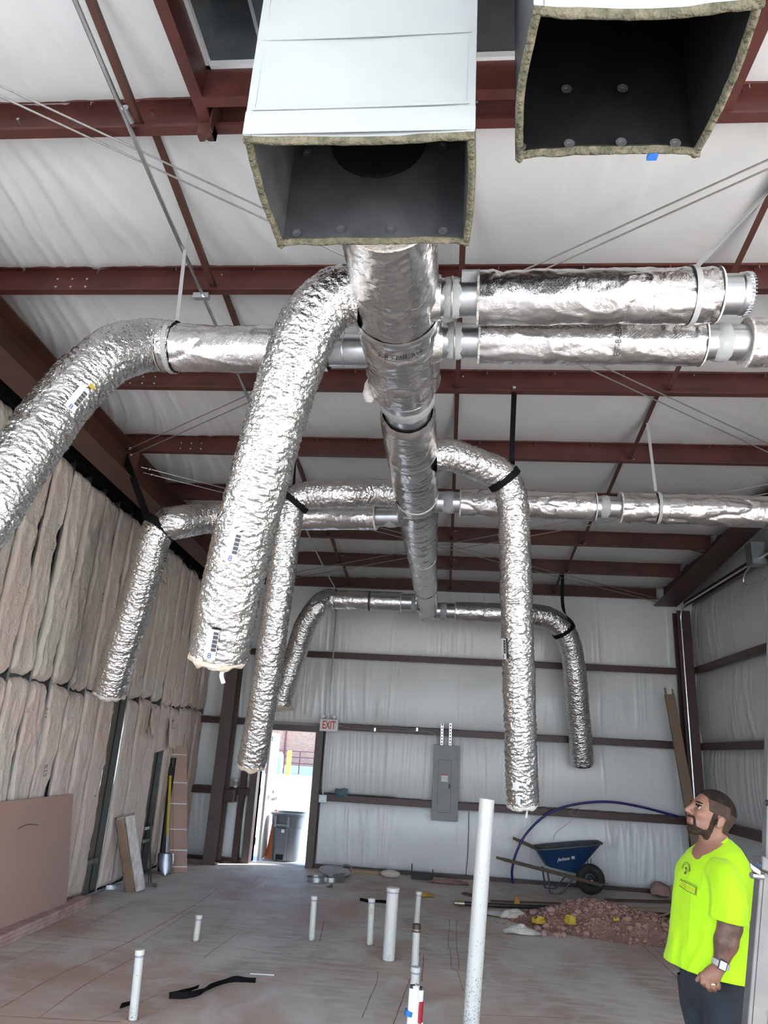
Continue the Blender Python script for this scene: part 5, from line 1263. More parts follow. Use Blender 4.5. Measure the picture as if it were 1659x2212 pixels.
pvc('thin white pipe stub left of the stained one', (673, 2031), (679, 1938), .031, specks=80)
pvc('stained grey and white pipe stub left of the thick one', (799, 2041), (803, 1943), .033, m='pvc_dirty', specks=40)
pvc('thick capped white pipe stub in the middle of the floor', (839, 2074), (849, 1920), .059, specks=120)
pvc('thin capped white pipe stub right behind the thick one', (899, 2003), (905, 1928), .032)
pvc('white pipe stub with a brown rubber test cap', (896, 2092), (900, 2005), .034, cap='clamp')
pvc('tall open white pipe rising in front of the wheelbarrow area', (1014, 2262), (1052, 1726), .058, cap='open', specks=900)
pvc('capped white pipe stub behind the white and red tool', (893, 2170), (898, 2092), .036)
# tool: white body with black jaws, red and blue tape
t = thing('floor_tool', 'white tubular tool with black clamp, red and blue tape at the bottom edge', 'tool', (-.13, 5.0, .1))
pt = lambda px, py: ay(px, py, 5.0)
def to_floor(a, b): a, b = pt(*a), pt(*b); return b + (a - b) * (b[2] / (b[2] - a[2]))
MB().cyl(to_floor((886, 2262), (893, 2134)), pt(893, 2134), .036, .026, n=14).build('left_tube', 'white_plastic', t)
MB().cyl(to_floor((897, 2262), (899, 2128)), pt(899, 2128), .024, .024, n=14).build('centre_tube', 'pvc', t)
MB().cyl(pt(906, 2200), pt(909, 2138), .018, .018, n=14).build('right_tube', 'white_plastic', t)
MB().cyl(pt(905, 2208), pt(909, 2162), .021, .019, n=14).build('red_sleeve', 'red_paint', t)
MB().cyl(pt(884, 2193), pt(886, 2182), .033, n=14).build('blue_tape', 'blue_paint', t)
MB().bar(pt(886, 2131), pt(896, 2131), .03, .018).bar(pt(901, 2132), pt(912, 2136), .03, .018).build('clamp_jaw', 'rubber_black', t, smooth=0, bevel=.004)
MB().cyl(pt(897, 2129), pt(902, 2132), .014, n=12).build('clamp_bolt', 'steel_bright', t)
MB().tube(spline([pt(888, 2205), pt(900, 2202), pt(912, 2212), pt(900, 2222)], .01), .008, n=6).build('wire_loop', 'steel_bright', t)
# black strap offcuts
def floor_strap(label, px, w, seed):
    P = spline([fl(*p) for p in px], .02); n = len(P); P[:, 2] = .004 + .02 * vn(st(np.arange(n) * .15, seed, 0.0), seed) + .006
    ribbon('strap_offcut', P, st(vn(st(np.arange(n) * .1, seed, 2.0), seed) * .8, np.full(n, .6), np.full(n, .5)), w, 'strap_black', label=label, cat='strap', group='black strap offcuts on the floor', th=.004)
floor_strap('long black strap offcut lying on the floor at lower left', [(364, 2160), (400, 2157), (432, 2150), (450, 2139), (480, 2128), (520, 2121), (552, 2122)], .045, 1)
floor_strap('short black strap piece lying along the long offcut', [(372, 2153), (400, 2147), (428, 2139)], .03, 2)
floor_strap('black strap end behind the lower left pipe stub', [(260, 2180), (272, 2176), (285, 2170)], .04, 3)
floor_strap('black strap offcut behind the thick pipe stub', [(777, 1948), (800, 1950), (836, 1953)], .045, 4)
P = np.linspace(fl(540, 2105), fl(592, 2108), 8); P[:, 2] = .006
MB().tube(P, .005, n=6).build('white_zip_tie', 'white_plastic', label='thin white strip lying on the floor near the long black strap', cat='strip')
# sheet-metal offcuts by the door
def coil(label, c, r, w, turns=1.0, seed=1, tilt=0.0, m='galvanised'):
    th = np.linspace(0, 2 * PI * turns, int(40 * turns)); rr = r * (1 + .06 * th / 6)
    P = np.asarray(c) + np.stack([rr * np.cos(th), rr * np.sin(th) * math.cos(tilt), w / 2 + rr * (1 + np.sin(th)) * math.sin(tilt)], -1)
    ribbon('metal_offcut', P, (0, -math.sin(tilt), math.cos(tilt)), w, m, label=label, cat='scrap', group='sheet metal offcuts', th=.002)
coil('flat galvanised ring offcut nearest the door', fl(683, 1903), .14, .06, 1, 1)
coil('galvanised ring offcut standing on edge', fl(746, 1903), .10, .05, 1.6, 2, 1.2)
coil('galvanised ring offcut in the middle of the scrap heap', fl(715, 1903), .13, .06, 1, 3)
p = fl(722, 1893); MB().lathe([(0, 0), (.25, .0), (.25, .02), (0, .03)], p + V(0, 0, .06), (.1, -.15, 1), n=30).build('metal_disc', 'galvanised_dull', label='flat galvanised disc on top of the scrap heap', cat='scrap', group='sheet metal offcuts')
p = fl(724, 1905); MB().prism([p + V(-.15, 0, .01), p + V(.12, -.04, .01), p + V(.14, .05, .12), p + V(-.02, .06, .10)], (.0, .003, .003)).build('metal_plate', 'galvanised_dull', label='bent galvanised plate among the offcuts by the door', cat='scrap', group='sheet metal offcuts')
p = fl(712, 1918); MB().prism([p + V(-.05, 0, .005), p + V(.05, -.03, .005), p + V(.03, .03, .05)], (.0, .002, .002)).build('metal_chip', 'galvanised', label='small metal chip in front of the offcuts', cat='scrap', group='sheet metal offcuts')
p = fl(728, 1890); MB().bar(p, p + V(.01, 0, .13), .012, .002).build('metal_chip', 'steel_bright', label='narrow upright metal strip behind the offcuts', cat='scrap', group='sheet metal offcuts')
p = fl(843, 1895); P0 = MB().ball((0, 0, 0), .16, (1, .55, .38), 24, 14); vs = np.array(P0.v); vs = vs * (1 + .35 * (fbm(vs * 9, 3, 3)[:, None] - .5)) + p + V(0, 0, .05); vs[:, 2] = np.maximum(vs[:, 2], .004)
finish('plastic_bag', vs, P0.f, 'paper', smooth=180, label='crumpled white bag by the base of the back wall', cat='bag')
t = thing('black_bracket', 'black U shaped steel bracket on the floor by the back wall', 'bracket', fl(912, 1898))
c = fl(912, 1898); MB().box((c[0] - .17, c[1] - .10, 0), (c[0] + .17, c[1] + .06, .012)).build('base', 'rubber_black', t, smooth=0)
MB().box((c[0] - .18, c[1] - .05, 0), (c[0] - .165, c[1] + .08, .20)).build('upright', 'rubber_black', t, smooth=0); MB().box((c[0] + .16, c[1] - .12, 0), (c[0] + .175, c[1] + .06, .14)).build('upright', 'rubber_black', t, smooth=0)
MB().box((c[0] - .17, c[1] - .112, 0), (c[0] + .16, c[1] - .10, .08)).build('lip', 'rubber_black', t, smooth=0)
MB().box((-1.9, 12.82, 0), (-.95, 12.95, .04)).build('lumber_strip', 'pale_wood', label='wooden strip lying along the base of the back wall', cat='plank')
def scrap(name, label, px, sx, sy, h, m, seed, cat='scrap', group=None):
    c = fl(*px); u = np.linspace(-1, 1, 14)[:, None]; v = np.linspace(-1, 1, 14)[None]; r = np.sqrt(u ** 2 + v ** 2)
    e = 1 + .35 * (fbm(st(u * 1.5, v * 1.5, seed), 3, seed) - .5)
    P = st(c[0] + u * sx * e, c[1] + v * sy * e, .004 + h * np.clip(1 - r ** 2, 0, 1) * (.4 + fbm(st(u * 2.5, v * 2.5, seed), 3, seed + 1)) + .012 * vn(st(u * 5, v * 5, seed), seed))
    o = grid(name, P, m, smooth=180, label=label, cat=cat, group=group); return o
scrap('orange_scrap', 'small orange plastic scrap behind the thin pipe stub', (920, 1936), .11, .09, .04, 'orange_scrap', 3)
scrap('dirt_scraps', 'reddish wood and dirt scraps at the base of the back wall', (970, 1908), .30, .10, .05, 'dirt', 5)
scrap('wool_scrap', 'white insulation scrap in front of the dirt pile, nearest', (1128, 2015), .22, .12, .07, 'wool_white', 7, group='white scraps around the dirt pile')
scrap('paper_scrap', 'crumpled pale paper at the left end of the dirt pile', (1110, 1983), .20, .11, .10, 'paper', 9, group='white scraps around the dirt pile')
MB().lathe([(0, .01), (.13, .012), (.15, .02), (.0, .03)], fl(1072, 1977), (0, 0, 1), n=24).build('tin_disc', 'galvanised', label='round tin disc left of the crumpled paper', cat='scrap')
MB().tube(spline([fl(990, 1951, .03), fl(1100, 1957, .03), fl(1250, 1963, .03), fl(1455, 1978, .03)], .1), .028, n=14).build('black_pipe', 'black_pipe', label='long black pipe lying across the floor behind the dirt pile', cat='pipe')
t = thing('pipe_fitting', 'brass threaded fitting on the end of the black pipe', 'fitting', fl(993, 1952)); a = fl(988, 1951, .03); b = fl(1003, 1952, .03); MB().cyl(a, b, .034, n=16).build('hex_nut', 'brass', t, smooth=40); MB().cyl(a - (b - a) * .4, a, .026, n=14).build('thread', 'brass', t, smooth=40)
def plank(label, a, b, w, h, m, z=0.0, name='plank', group='loose planks behind the dirt pile'):
    a, b = fl(*a), fl(*b); a[2] = b[2] = z + h / 2 + .001; MB().bar(a, b, w, h).build(name, m, smooth=0, label=label, cat='plank', group=group)
plank('grey board lying behind the black pipe, longest', (1060, 1948), (1330, 1958), .05, .02, 'old_wood', z=.0)
plank('weathered board lying in front of the back wall at the right', (1310, 1946), (1450, 1950), .14, .02, 'old_wood')
plank('narrow pale stick between the boards on the right', (1345, 1962), (1450, 1966), .035, .018, 'pale_wood', z=.0)
plank('short brown board lying left of the tall pipe', (1002, 1932), (1024, 1938), .08, .03, 'old_wood')
plank('light stick below the wheelbarrow legs', (1145, 1935), (1185, 1938), .02, .012, 'pale_wood')
a, b = fl(1412, 1985, .14), fl(1460, 1968, .30); MB().bar(a, b, .07, .012).build('plank', 'pale_wood', smooth=0, label='splintered pale board stuck in the right side of the dirt pile', cat='plank')
# dirt pile
def pile():
    n, k = 120, 70
    x = np.linspace(.55, 3.55, n)[:, None]; y = np.linspace(9.35, 11.7, k)[None]; X, Y = np.broadcast_arrays(x, y)
    def bump(cx, cy, sx, sy, h): return h * np.exp(-(((X - cx) / sx) ** 2 + ((Y - cy) / sy) ** 2) ** 1.1)
    H = bump(1.95, 10.35, .60, .62, .235) + bump(2.5, 9.95, .45, .45, .12) + bump(2.9, 10.1, .35, .5, .08) + bump(1.25, 10.2, .40, .35, .05)
    H = H * (.8 + .4 * fbm(st(X * 3, Y * 3, 1.), 3, 5)) + .05 * (fbm(st(X * 9, Y * 9, 2.), 3, 6) - .5) * np.clip(H * 12, 0, 1) - .004 - .03 * fbm(st(X * 2.2, Y * 2.2, 7.), 3, 8)
    return X, Y, H
X_, Y_, H_ = pile()
def pile_h(x, y):
    i = np.clip((x - .55) / 3.0 * 119, 0, 118.99); j = np.clip((y - 9.35) / 2.35 * 69, 0, 68.99); i0, j0 = int(i), int(j); a, b = i - i0, j - j0
    return max(0, (H_[i0, j0] * (1 - a) + H_[i0 + 1, j0] * a) * (1 - b) + (H_[i0, j0 + 1] * (1 - a) + H_[i0 + 1, j0 + 1] * a) * b)
def rock_verts(rn, s):
    B = MB().ball((0, 0, 0), 1, n=9, k=6); v = np.array(B.v); v = v * (1 + .55 * (fbm(v * 1.7 + rn.uniform(0, 50), 2, 3)[:, None] - .5)); v = v * np.array([s * rn.uniform(.8, 1.4), s * rn.uniform(.7, 1.1), s * rn.uniform(.55, .9)]); th = rn.uniform(0, 6.28); c, q = math.cos(th), math.sin(th)
    return np.stack([v[:, 0] * c - v[:, 1] * q, v[:, 0] * q + v[:, 1] * c, v[:, 2]], -1), B.f
P = st(X_, Y_, H_)
dv = P.reshape(-1, 3); idx = np.arange(120 * 70).reshape(120, 70); F = np.stack([idx[:-1, :-1], idx[1:, :-1], idx[1:, 1:], idx[:-1, 1:]], -1).reshape(-1, 4)
allv = [dv]; allf = [tuple(int(i) for i in f) for f in F]; nb = len(dv); rn = random.Random(5)
for k in range(1500):
    x, y = rn.gauss(1.98, .50), rn.gauss(10.15, .38)
    if not (.65 < x < 3.5 and 9.38 < y < 11.6): continue
    h = pile_h(x, y)
    if h < .004 and rn.random() < .55: continue
    s = min(.04, rn.lognormvariate(-4.25, .45)); v, f = rock_verts(rn, s); v = v + V(x, y, h + s * .3); allv.append(v); allf += [tuple(i + nb for i in q) for q in f]; nb += len(v)
finish('dirt_pile', np.concatenate(allv), allf, 'dirt', smooth=40, label='heap of reddish dirt and rubble in front of the wheelbarrow', cat='dirt pile', kind='stuff')
for k in range(26):
    x, y = rn.uniform(1.1, 3.0), rn.gauss(9.95, .28)
    s = rn.uniform(.035, .055); v, f = rock_verts(rn, s); h = pile_h(x, y); v = v + V(x, y, max(0, h) + s * .45); v[:, 2] = np.maximum(v[:, 2], .002)
    finish('dirt_clod', v, f, 'clod', smooth=40, label='fist sized reddish dirt clod on or beside the dirt heap', cat='clod', group='dirt clods on the heap')
for (px, py, s, lab) in ((1418, 1922, .17, 'large crumbling red clod at the base of the back wall, right'), (1445, 1925, .11, 'smaller red clod beside the large one at the back wall')):
    v, f = rock_verts(rn, s); c = fl(px, py + 8); v = v + V(c[0], min(c[1], 12.75), s * .55); v[:, 2] = np.maximum(v[:, 2], .002); finish('dirt_clod', v, f, 'clod', smooth=40, label=lab, cat='clod')
def bag(label, px, Y, s, seed, m='yellow_bag'):
    c = ay(px[0], px[1], Y); u = np.linspace(0, 1, 18)[:, None]; v = np.linspace(0, 1, 12)[None]; th = u * 4.2 + seed
    r = s * (.7 + .5 * vn(st(u * 5, v * 3, seed), seed))
    P = st(c[0] + r * np.cos(th), c[1] - .05 + r * np.sin(th) * .6, pile_h(c[0], c[1]) + .03 + s * .9 * v * (.5 + vn(st(u * 6, v * 2, seed + 3), seed)))
    o = grid('plastic_wrapper', P, m, smooth=180, label=label, cat='wrapper', group='yellow wrappers on the heap'); md = o.modifiers.new('s', 'SOLIDIFY'); md.thickness = .004
bag('yellow wrapper crumpled on the middle of the dirt heap', (1236, 2004), 9.78, .085, 1)
bag('yellow wrapper at the left end of the dirt heap', (1162, 1997), 9.90, .075, 2)
bag('small yellow wrapper piece on the right of the dirt heap', (1330, 2004), 9.78, .035, 3)
scrap('orange_scrap', 'orange peel like scrap beside the black pipe', (1117, 1957), .05, .05, .12, 'orange_scrap', 13)

# ---- wheelbarrow
W0 = fl(1275, 1934); WX, WY = W0[0], W0[1]
wb_t = thing('wheelbarrow', 'dark blue steel wheelbarrow with wooden handles by the back wall', 'wheelbarrow', (WX - .5, WY, 0))
# built from photo points: near handle in plane Yn, far handle in plane Yf
Yn, Yff = WY - .16, WY + .40
def wpt(px, py, Y): return ay(px, py, Y)
nh0, nh1 = wpt(1086, 1856, Yn), wpt(1300, 1912, Yn + .12)
for nm, a, b in (('handle', nh0, nh1), ('handle', wpt(1121, 1816, Yff), wpt(1296, 1896, Yff - .2))):
    d = b - a; MB().bar(a, b, .042, .05).build(nm, 'old_wood', wb_t, smooth=0, bevel=.008)
    MB().cyl(a - unit(d) * .10, a + unit(d) * .06, .019, .024, n=12).build('grip', 'old_wood', wb_t)
# tray
rimL, rimR = wpt(1158, 1836, Yn + .02), wpt(1299, 1825, Yn + .1)
zr0, zr1 = rimL[2], rimR[2] + .02; x0, x1 = rimL[0], rimR[0] + .02; yc = (Yn + Yff) / 2 + .0; hw = .33
bxa, bxb = wpt(1180, 1868, Yn + .1)[0], wpt(1248, 1890, Yn + .1)[0]; zb0, zb1 = wpt(1180, 1868, Yn + .1)[2] - .02, wpt(1250, 1888, Yn + .1)[2] + .0
def tray_ring(t, inset=0.0, n=56):
    th = np.linspace(0, 2 * PI, n, endpoint=False); c, s = np.cos(th), np.sin(th)
    e = .45; cx = np.sign(c) * np.abs(c) ** e; sy = np.sign(s) * np.abs(s) ** e
    xa = bxa + (x0 - bxa) * t; xb = bxb + (x1 - bxb) * t; h = (.19 + (hw - .19) * t) - inset
    X = (xa + xb) / 2 + cx * ((xb - xa) / 2 - inset); Y = yc + sy * h * np.where(cx > .6, .9, 1)
    zb_ = zb0 + (zb1 - zb0) * (X - xa) / (xb - xa + 1e-6); zt2 = zr0 + (zr1 - zr0) * (X - xa) / (xb - xa + 1e-6)
    return np.stack([X, Y, zb_ + (zt2 - zb_) * t], -1)
loft('tray', [tray_ring(q) for q in np.linspace(0, 1, 14) ** .8], 'barrow_blue', wb_t, cap0=True, smooth=50)
loft('tray_inside', [tray_ring(q, .012)[::-1] for q in np.linspace(.06, 1, 10)], 'barrow_inside', wb_t, cap0=True, smooth=50)
rim = tray_ring(1.0, -.008); rp = np.concatenate([rim, rim[:1]]); MB().tube(rp, .011, n=8, cap=False).build('rim', 'barrow_rim', wb_t)
# wheel
wc = V(WX + .02, WY + .06, .215); RW, rt_ = .15, .062
th = np.linspace(0, 2 * PI, 48, endpoint=False); ph_ = np.linspace(0, 2 * PI, 18, endpoint=False)
Pw = np.stack([np.stack([wc[0] + (RW + rt_ * np.cos(p) * 1.05) * np.cos(th), np.full(48, wc[1]) + rt_ * .85 * np.sin(p), wc[2] + (RW + rt_ * np.cos(p) * 1.05) * np.sin(th)], -1) for p in ph_])
tyre = grid('tyre', Pw, 'tyre', wb_t, cu=True, cv=True, smooth=180)
mb = MB()
for k in range(40):
    q = 2 * PI * k / 40; dr_ = V(math.cos(q), 0, math.sin(q)); tg = V(-math.sin(q), 0, math.cos(q))
    for sgn in (-1, 1): mb.obox(wc + dr_ * (RW + rt_ * .98) + V(0, sgn * .022, 0), tg * .007, V(0, .018, 0), dr_ * .006)
mb.build('tread_blocks', 'tyre', tyre, smooth=0, kind='stuff')
MB().lathe([(0, -.02), (.03, -.025), (.05, -.01), (.10, -.018), (.115, -.035), (.118, .0), (.115, .035)], wc, (0, -1, 0), n=32).build('wheel_disc', 'black_pipe', wb_t)
MB().cyl(wc + V(0, -.13, 0), wc + V(0, .13, 0), .012, n=10).build('axle', 'steel_bright', wb_t)
MB().bar(wc + V(-.02, -.10, .02), wc + V(-.05, -.10, .28), .02, .006).bar(wc + V(.01, -.10, .02), wc + V(.0, -.10, .30), .02, .006).build('tray_brace', 'rubber_black', wb_t, smooth=0)
MB().tube(spline([nh1 + V(-.02, .0, .0), nh1 + V(.08, .1, .01), nh1 + V(.12, .2, .0), nh1 + V(.06, .32, .02)], .03), .012, n=8).build('nose_guard', 'galvanised_dull', wb_t)
# legs: bent tube frames
def leg(Y, dx):
    g = [wpt(1183, 1882, Yn), wpt(1188, 1915, Yn), wpt(1190, 1938, Yn), wpt(1212, 1940, Yn), wpt(1238, 1900, Yn)]
    g = [V(q[0] + dx, Y, max(q[2], .014)) for q in g]; return spline(g, .02)
MB().tube(leg(Yn + .03, 0), .013, n=8).build('leg', 'leg_blue', wb_t); MB().tube(leg(Yff - .08, -.02), .013, n=8).build('leg', 'leg_blue', wb_t)
zc_ = .10; lx = wpt(1189, 1925, Yn)[0]; MB().cyl((lx, Yn + .03, zc_), (lx - .02, Yff - .08, zc_), .010, n=8).build('cross_brace', 'leg_blue', wb_t)
# lettering on the tray side
def tray_side(px, py):
    Y = Yn + .09
    for _ in range(8):
        p = ay(px, py, Y); t_ = (p[2] - (zb0 + zb1) / 2) / ((zr0 + zr1) / 2 - (zb0 + zb1) / 2); Y = yc - (.19 + (hw - .19) * np.clip(t_, 0, 1)) - .012
    return ay(px, py, Y)
a, b = tray_side(1205, 1857), tray_side(1231, 1854); u_ = tray_side(1220, 1846) - tray_side(1220, 1864)
vs, fs = text_tris('Jackson', .10, True); Rr = (b - a) / (vs[:, 0].max() - vs[:, 0].min()); P = (a + b) / 2 + vs[:, :1] * Rr + vs[:, 1:2] * unit(u_) * .75 + (vs[:, 1:2] * .25) * Rr
finish('lettering', P + V(0, -.006, 0), fs, 'label_white', wb_t, smooth=0)
mb = MB()
for k in range(3): c = tray_side(1234.5 + k * 2.4 + 1, 1852.5); mb.obox(c + V(0, -.006, 0), unit(b - a) * .006 + unit(u_) * .0, unit(u_) * .024, V(0, .001, 0))
mb.build('logo_bars', 'label_white', wb_t, smooth=0)

# ================================================================== LADDER at the right edge
ld = thing('ladder', 'aluminium folding ladder with blue brackets at the right edge', 'ladder', (1.35, 3.3, 0))
RD = unit(V(.93, .36, 0))                                        # rung direction
lo0, lo1 = ay(1638, 1862, 3.40), ay(1608, 2212, 3.25); ldn = unit(lo1 - lo0); foot = lo0 + ldn * (lo0[2] / -ldn[2])
up0 = ay(1653, 1500, 3.48); up1 = ay(1644, 1875, 3.46); updn = unit(up1 - up0)
nl = unit(np.cross(RD, ldn))
def rail(nm, a, b, w, dpt, m, off):
    d = b - a; side = unit(RD - unit(d) * np.dot(RD, unit(d))); nn = unit(np.cross(side, d)); c = (a + b) / 2 + side * (w / 2 + off)
    o = MB().obox(c, side * w / 2, nn * dpt / 2, d / 2).build(nm, m, ld, smooth=0, bevel=.004)
    MB().obox(c - nn * np.sign(np.dot(nn, c - CC)) * (dpt / 2 + .001), side * w * .30, nn * .002, d / 2 * .995).build('rail_groove', m, o, smooth=0)
    return o
rail('outer_rail', lo0 + ldn * -.02, foot, .085, .035, 'aluminium', 0)
rail('outer_rail', lo0 + ldn * -.02 + RD * .42, foot + RD * .46, .085, .035, 'aluminium', 0)
rail('inner_rail', up0 - updn * .5, up1 + updn * .9, .062, .028, 'aluminium', .012)
rail('inner_rail', up0 - updn * .5 + RD * .42, up1 + updn * .9 + RD * .42, .062, .028, 'aluminium', .012)
for k, q in enumerate((.28, .56, .84, 1.12)):
    a = lo0 + ldn * q + RD * .04; MB().bar(a, a + RD * .44, .035, .028).build('rung', 'aluminium', ld, smooth=0, bevel=.003)
for k in range(5):
    a = up0 + updn * (k * .28 - .4) + RD * .05; MB().bar(a, a + RD * .40, .03, .026).build('rung', 'aluminium', ld, smooth=0, bevel=.003)
def wrapbox(nm, px0, px1, m, th=.012, wid=.10):
    a, b = ay(*px0, 3.385), ay(*px1, 3.37); d = b - a; side = unit(RD - unit(d) * np.dot(RD, unit(d))); nn = unit(np.cross(side, d))
    return MB().obox((a + b) / 2 + side * (wid / 2 - .012), side * wid / 2, nn * .030, d / 2).build(nm, m, ld, smooth=0, bevel=.006)
wrapbox('bracket_band', (1634, 2005), (1633, 2028), 'ladder_blue'); wrapbox('bracket_band', (1632, 2050), (1631, 2072), 'ladder_blue')
wrapbox('bracket_plate', (1636, 1992), (1631, 2074), 'ladder_blue', wid=.030)
wrapbox('slide_collar', (1641, 1850), (1640, 1880), 'aluminium', wid=.10)
# spring lock lever
a = ay(1645, 1893, 3.36); hv = MB().cyl(a, a + V(-.048, -.02, .004), .014, .012, n=14).build('lock_lever', 'steel_bright', ld)
p0, p1 = ay(1620, 1870, 3.32), ay(1643, 1886, 3.34); MB().obox((p0 + p1) / 2, unit(p1 - p0) * np.linalg.norm(p1 - p0) / 2, V(0, 0, .011), V(0, .006, 0)).build('lever_handle', 'steel_bright', hv, smooth=0, bevel=.004)
a = ay(1637, 1868, 3.34); MB().cyl(a, a + V(.03, .03, -.01), .009, n=10).build('lever_pin', 'ladder_blue', hv)
a = ay(1655, 1734, 3.42); MB().cyl(a, a + V(.03, -.03, 0), .012, n=12).build('pin_hole', 'rubber_black', ld)
def sticker(px, py, w, h, m, par=ld, off=0.0):
    c = ay(px, py, 3.375 - off); d = ldn; side = unit(RD - d * np.dot(RD, d)); nn = unit(np.cross(side, d)); nn = -nn if np.dot(nn, c - CC) > 0 else nn
    return MB().obox(c, side * w / 2, nn * .0006, d * h / 2).build('warning_sticker', m, par, smooth=0)
sticker(1647, 1942, .030, .13, 'label_blue'); sticker(1648, 1924, .030, .016, 'label_red', off=.003); sticker(1644, 1985, .030, .10, 'label_blue'); sticker(1645, 1967, .030, .02, 'label_white', off=.003); sticker(1644, 1978, .014, .014, 'label_red', off=.004)

# ================================================================== PERSON
YC = 4.05
FA = math.radians(14)
hpos = lambda x, y, Y=YC: ay(x, y, Y)
_F = V(-math.cos(FA), -math.sin(FA), 0); _L = V(math.sin(FA), -math.cos(FA), 0)
class Field:
    def __init__(s, lo, hi, h):
        s.lo, s.h = np.asarray(lo, float), h; s.n = np.ceil((np.asarray(hi) - s.lo) / h).astype(int) + 1
        s.S = np.full(s.n, .2, np.float32)
    def box(s, a, b, pad):
        i0 = np.clip(((np.minimum(a, b) - pad - s.lo) / s.h).astype(int), 0, s.n - 2); i1 = np.clip(((np.maximum(a, b) + pad - s.lo) / s.h).astype(int) + 2, 1, s.n)
        sl = tuple(slice(i0[k], i1[k]) for k in range(3)); g = [s.lo[k] + s.h * np.arange(i0[k], i1[k]) for k in range(3)]
        return sl, np.stack(np.meshgrid(*g, indexing='ij'), -1)
    def put(s, sl, d, k, sub=False):
        o = s.S[sl]
        if sub: d = -d; hh = np.clip(.5 + .5 * (o - d) / -k, 0, 1) if False else None
        if sub:
            h = np.clip(.5 - .5 * (o - d) / k, 0, 1); s.S[sl] = o * (1 - h) + d * h + k * h * (1 - h)
        else:
            h = np.clip(.5 + .5 * (o - d) / k, 0, 1); s.S[sl] = o * (1 - h) + d * h - k * h * (1 - h)
    def cap(s, a, b, ra, rb=None, k=.02, sub=False):
        rb = ra if rb is None else rb; a, b = np.asarray(a, float), np.asarray(b, float); sl, P = s.box(a, b, max(ra, rb) + .05)
        ab = b - a; t = np.clip(((P - a) @ ab) / (ab @ ab + 1e-12), 0, 1); d = np.linalg.norm(P - a - t[..., None] * ab, axis=-1) - (ra + (rb - ra) * t); s.put(sl, d, k, sub)
    def ell(s, c, ax_, r, k=.02, sub=False):
        c = np.asarray(c, float); r = np.asarray(r, float); sl, P = s.box(c, c, r.max() + .05); q = np.stack([(P - c) @ np.asarray(a) for a in ax_], -1)
        k0 = np.linalg.norm(q / r, axis=-1); k1 = np.linalg.norm(q / (r * r), axis=-1); d = k0 * (k0 - 1) / (k1 + 1e-9); s.put(sl, d, k, sub)
    def mesh(s):
        S = s.S; ins = S < 0; n = s.n; c = np.zeros(n - 1, np.int8)
        co = [(i, j, k) for i in (0, 1) for j in (0, 1) for k in (0, 1)]
        for i, j, k in co: c += ins[i:n[0] - 1 + i, j:n[1] - 1 + j, k:n[2] - 1 + k]
        I = np.argwhere((c > 0) & (c < 8)); acc = np.zeros((len(I), 3)); cnt = np.zeros(len(I))
        for a in range(8):
            for b in range(a + 1, 8):
                oa, ob = np.array(co[a]), np.array(co[b])
                if np.abs(oa - ob).sum() != 1: continue
                sa = S[tuple((I + oa).T)]; sb = S[tuple((I + ob).T)]; m = (sa < 0) != (sb < 0); t = np.where(m, sa / np.where(m, sa - sb, 1), 0)
                acc += m[:, None] * (oa + t[:, None] * (ob - oa)); cnt += m
        Vt = s.lo + s.h * (I + acc / cnt[:, None]); vid = -np.ones(n - 1, np.int64); vid[tuple(I.T)] = np.arange(len(I)); F = []
        for axx in range(3):
            u, w = [k for k in range(3) if k != axx]; d = np.zeros(3, int); d[axx] = 1
            m = ins[tuple(slice(0, n[k] - d[k]) for k in range(3))] != ins[tuple(slice(d[k], n[k]) for k in range(3))]
            E = np.argwhere(m); E = E[(E[:, u] > 0) & (E[:, w] > 0) & (E[:, u] < n[u] - 1) & (E[:, w] < n[w] - 1) & (E[:, axx] < n[axx] - 1)]
            eu = np.zeros(3, int); eu[u] = 1; ew = np.zeros(3, int); ew[w] = 1
            q = np.stack([vid[tuple((E - eu - ew).T)], vid[tuple((E - ew).T)], vid[tuple(E.T)], vid[tuple((E - eu).T)]], -1)
            fl_ = ins[tuple(E.T)] != (axx == 1); q[~fl_] = q[~fl_][:, ::-1]; F.append(q)
        return Vt, np.concatenate(F)
# head frame
HA = math.radians(10); HT = math.radians(21)
hf0 = V(-math.cos(HA), -math.sin(HA), 0); hl = V(math.sin(HA), -math.cos(HA), 0)
hf = hf0 * math.cos(HT) + V(0, 0, 1) * math.sin(HT); hu = np.cross(hf, hl); hu = hu if hu[2] > 0 else -hu
HC = hpos(1536, 1759)
def H(f, l, u): return HC + f * hf + l * hl + u * hu
fd = Field((.95, 3.62, 0.0), (1.75, 4.45, 1.86), .0048)
fd.ell(H(-.012, 0, .022), (hf, hl, hu), (.104, .080, .098), .02)          # skull
fd.ell(H(.030, 0, -.035), (hf, hl, hu), (.072, .064, .082), .03)          # face
fd.ell(H(.020, 0, -.075), (hf, hl, hu), (.068, .058, .042), .02)          # jaw
fd.cap(H(.068, -.012, -.108), H(.068, .012, -.108), .021, .021, .02)       # chin
fd.cap(H(.088, -.030, .022), H(.088, .030, .022), .011, .011, .015)       # brow
for sg in (-1, 1):
    fd.ell(H(.093, sg * .031, .000), (hf, hl, hu), (.016, .018, .012), .008, sub=True)   # eye socket
    fd.ell(H(.075, sg * .042, -.030), (hf, hl, hu), (.022, .020, .018), .02)             # cheek
fd.cap(H(.096, 0, .012), H(.122, 0, -.030), .009, .0135, .010)            # nose
fd.ell(H(.108, .010, -.036), (hf, hl, hu), (.012, .009, .008), .006); fd.ell(H(.108, -.010, -.036), (hf, hl, hu), (.012, .009, .008), .006)
fd.cap(H(.096, -.018, -.062), H(.096, .018, -.062), .0075, .0075, .006); fd.cap(H(.093, -.016, -.077), H(.093, .016, -.077), .008, .008, .006)
fd.cap(H(.104, -.016, -.0695), H(.104, .016, -.0695), .003, .003, .004, sub=True)
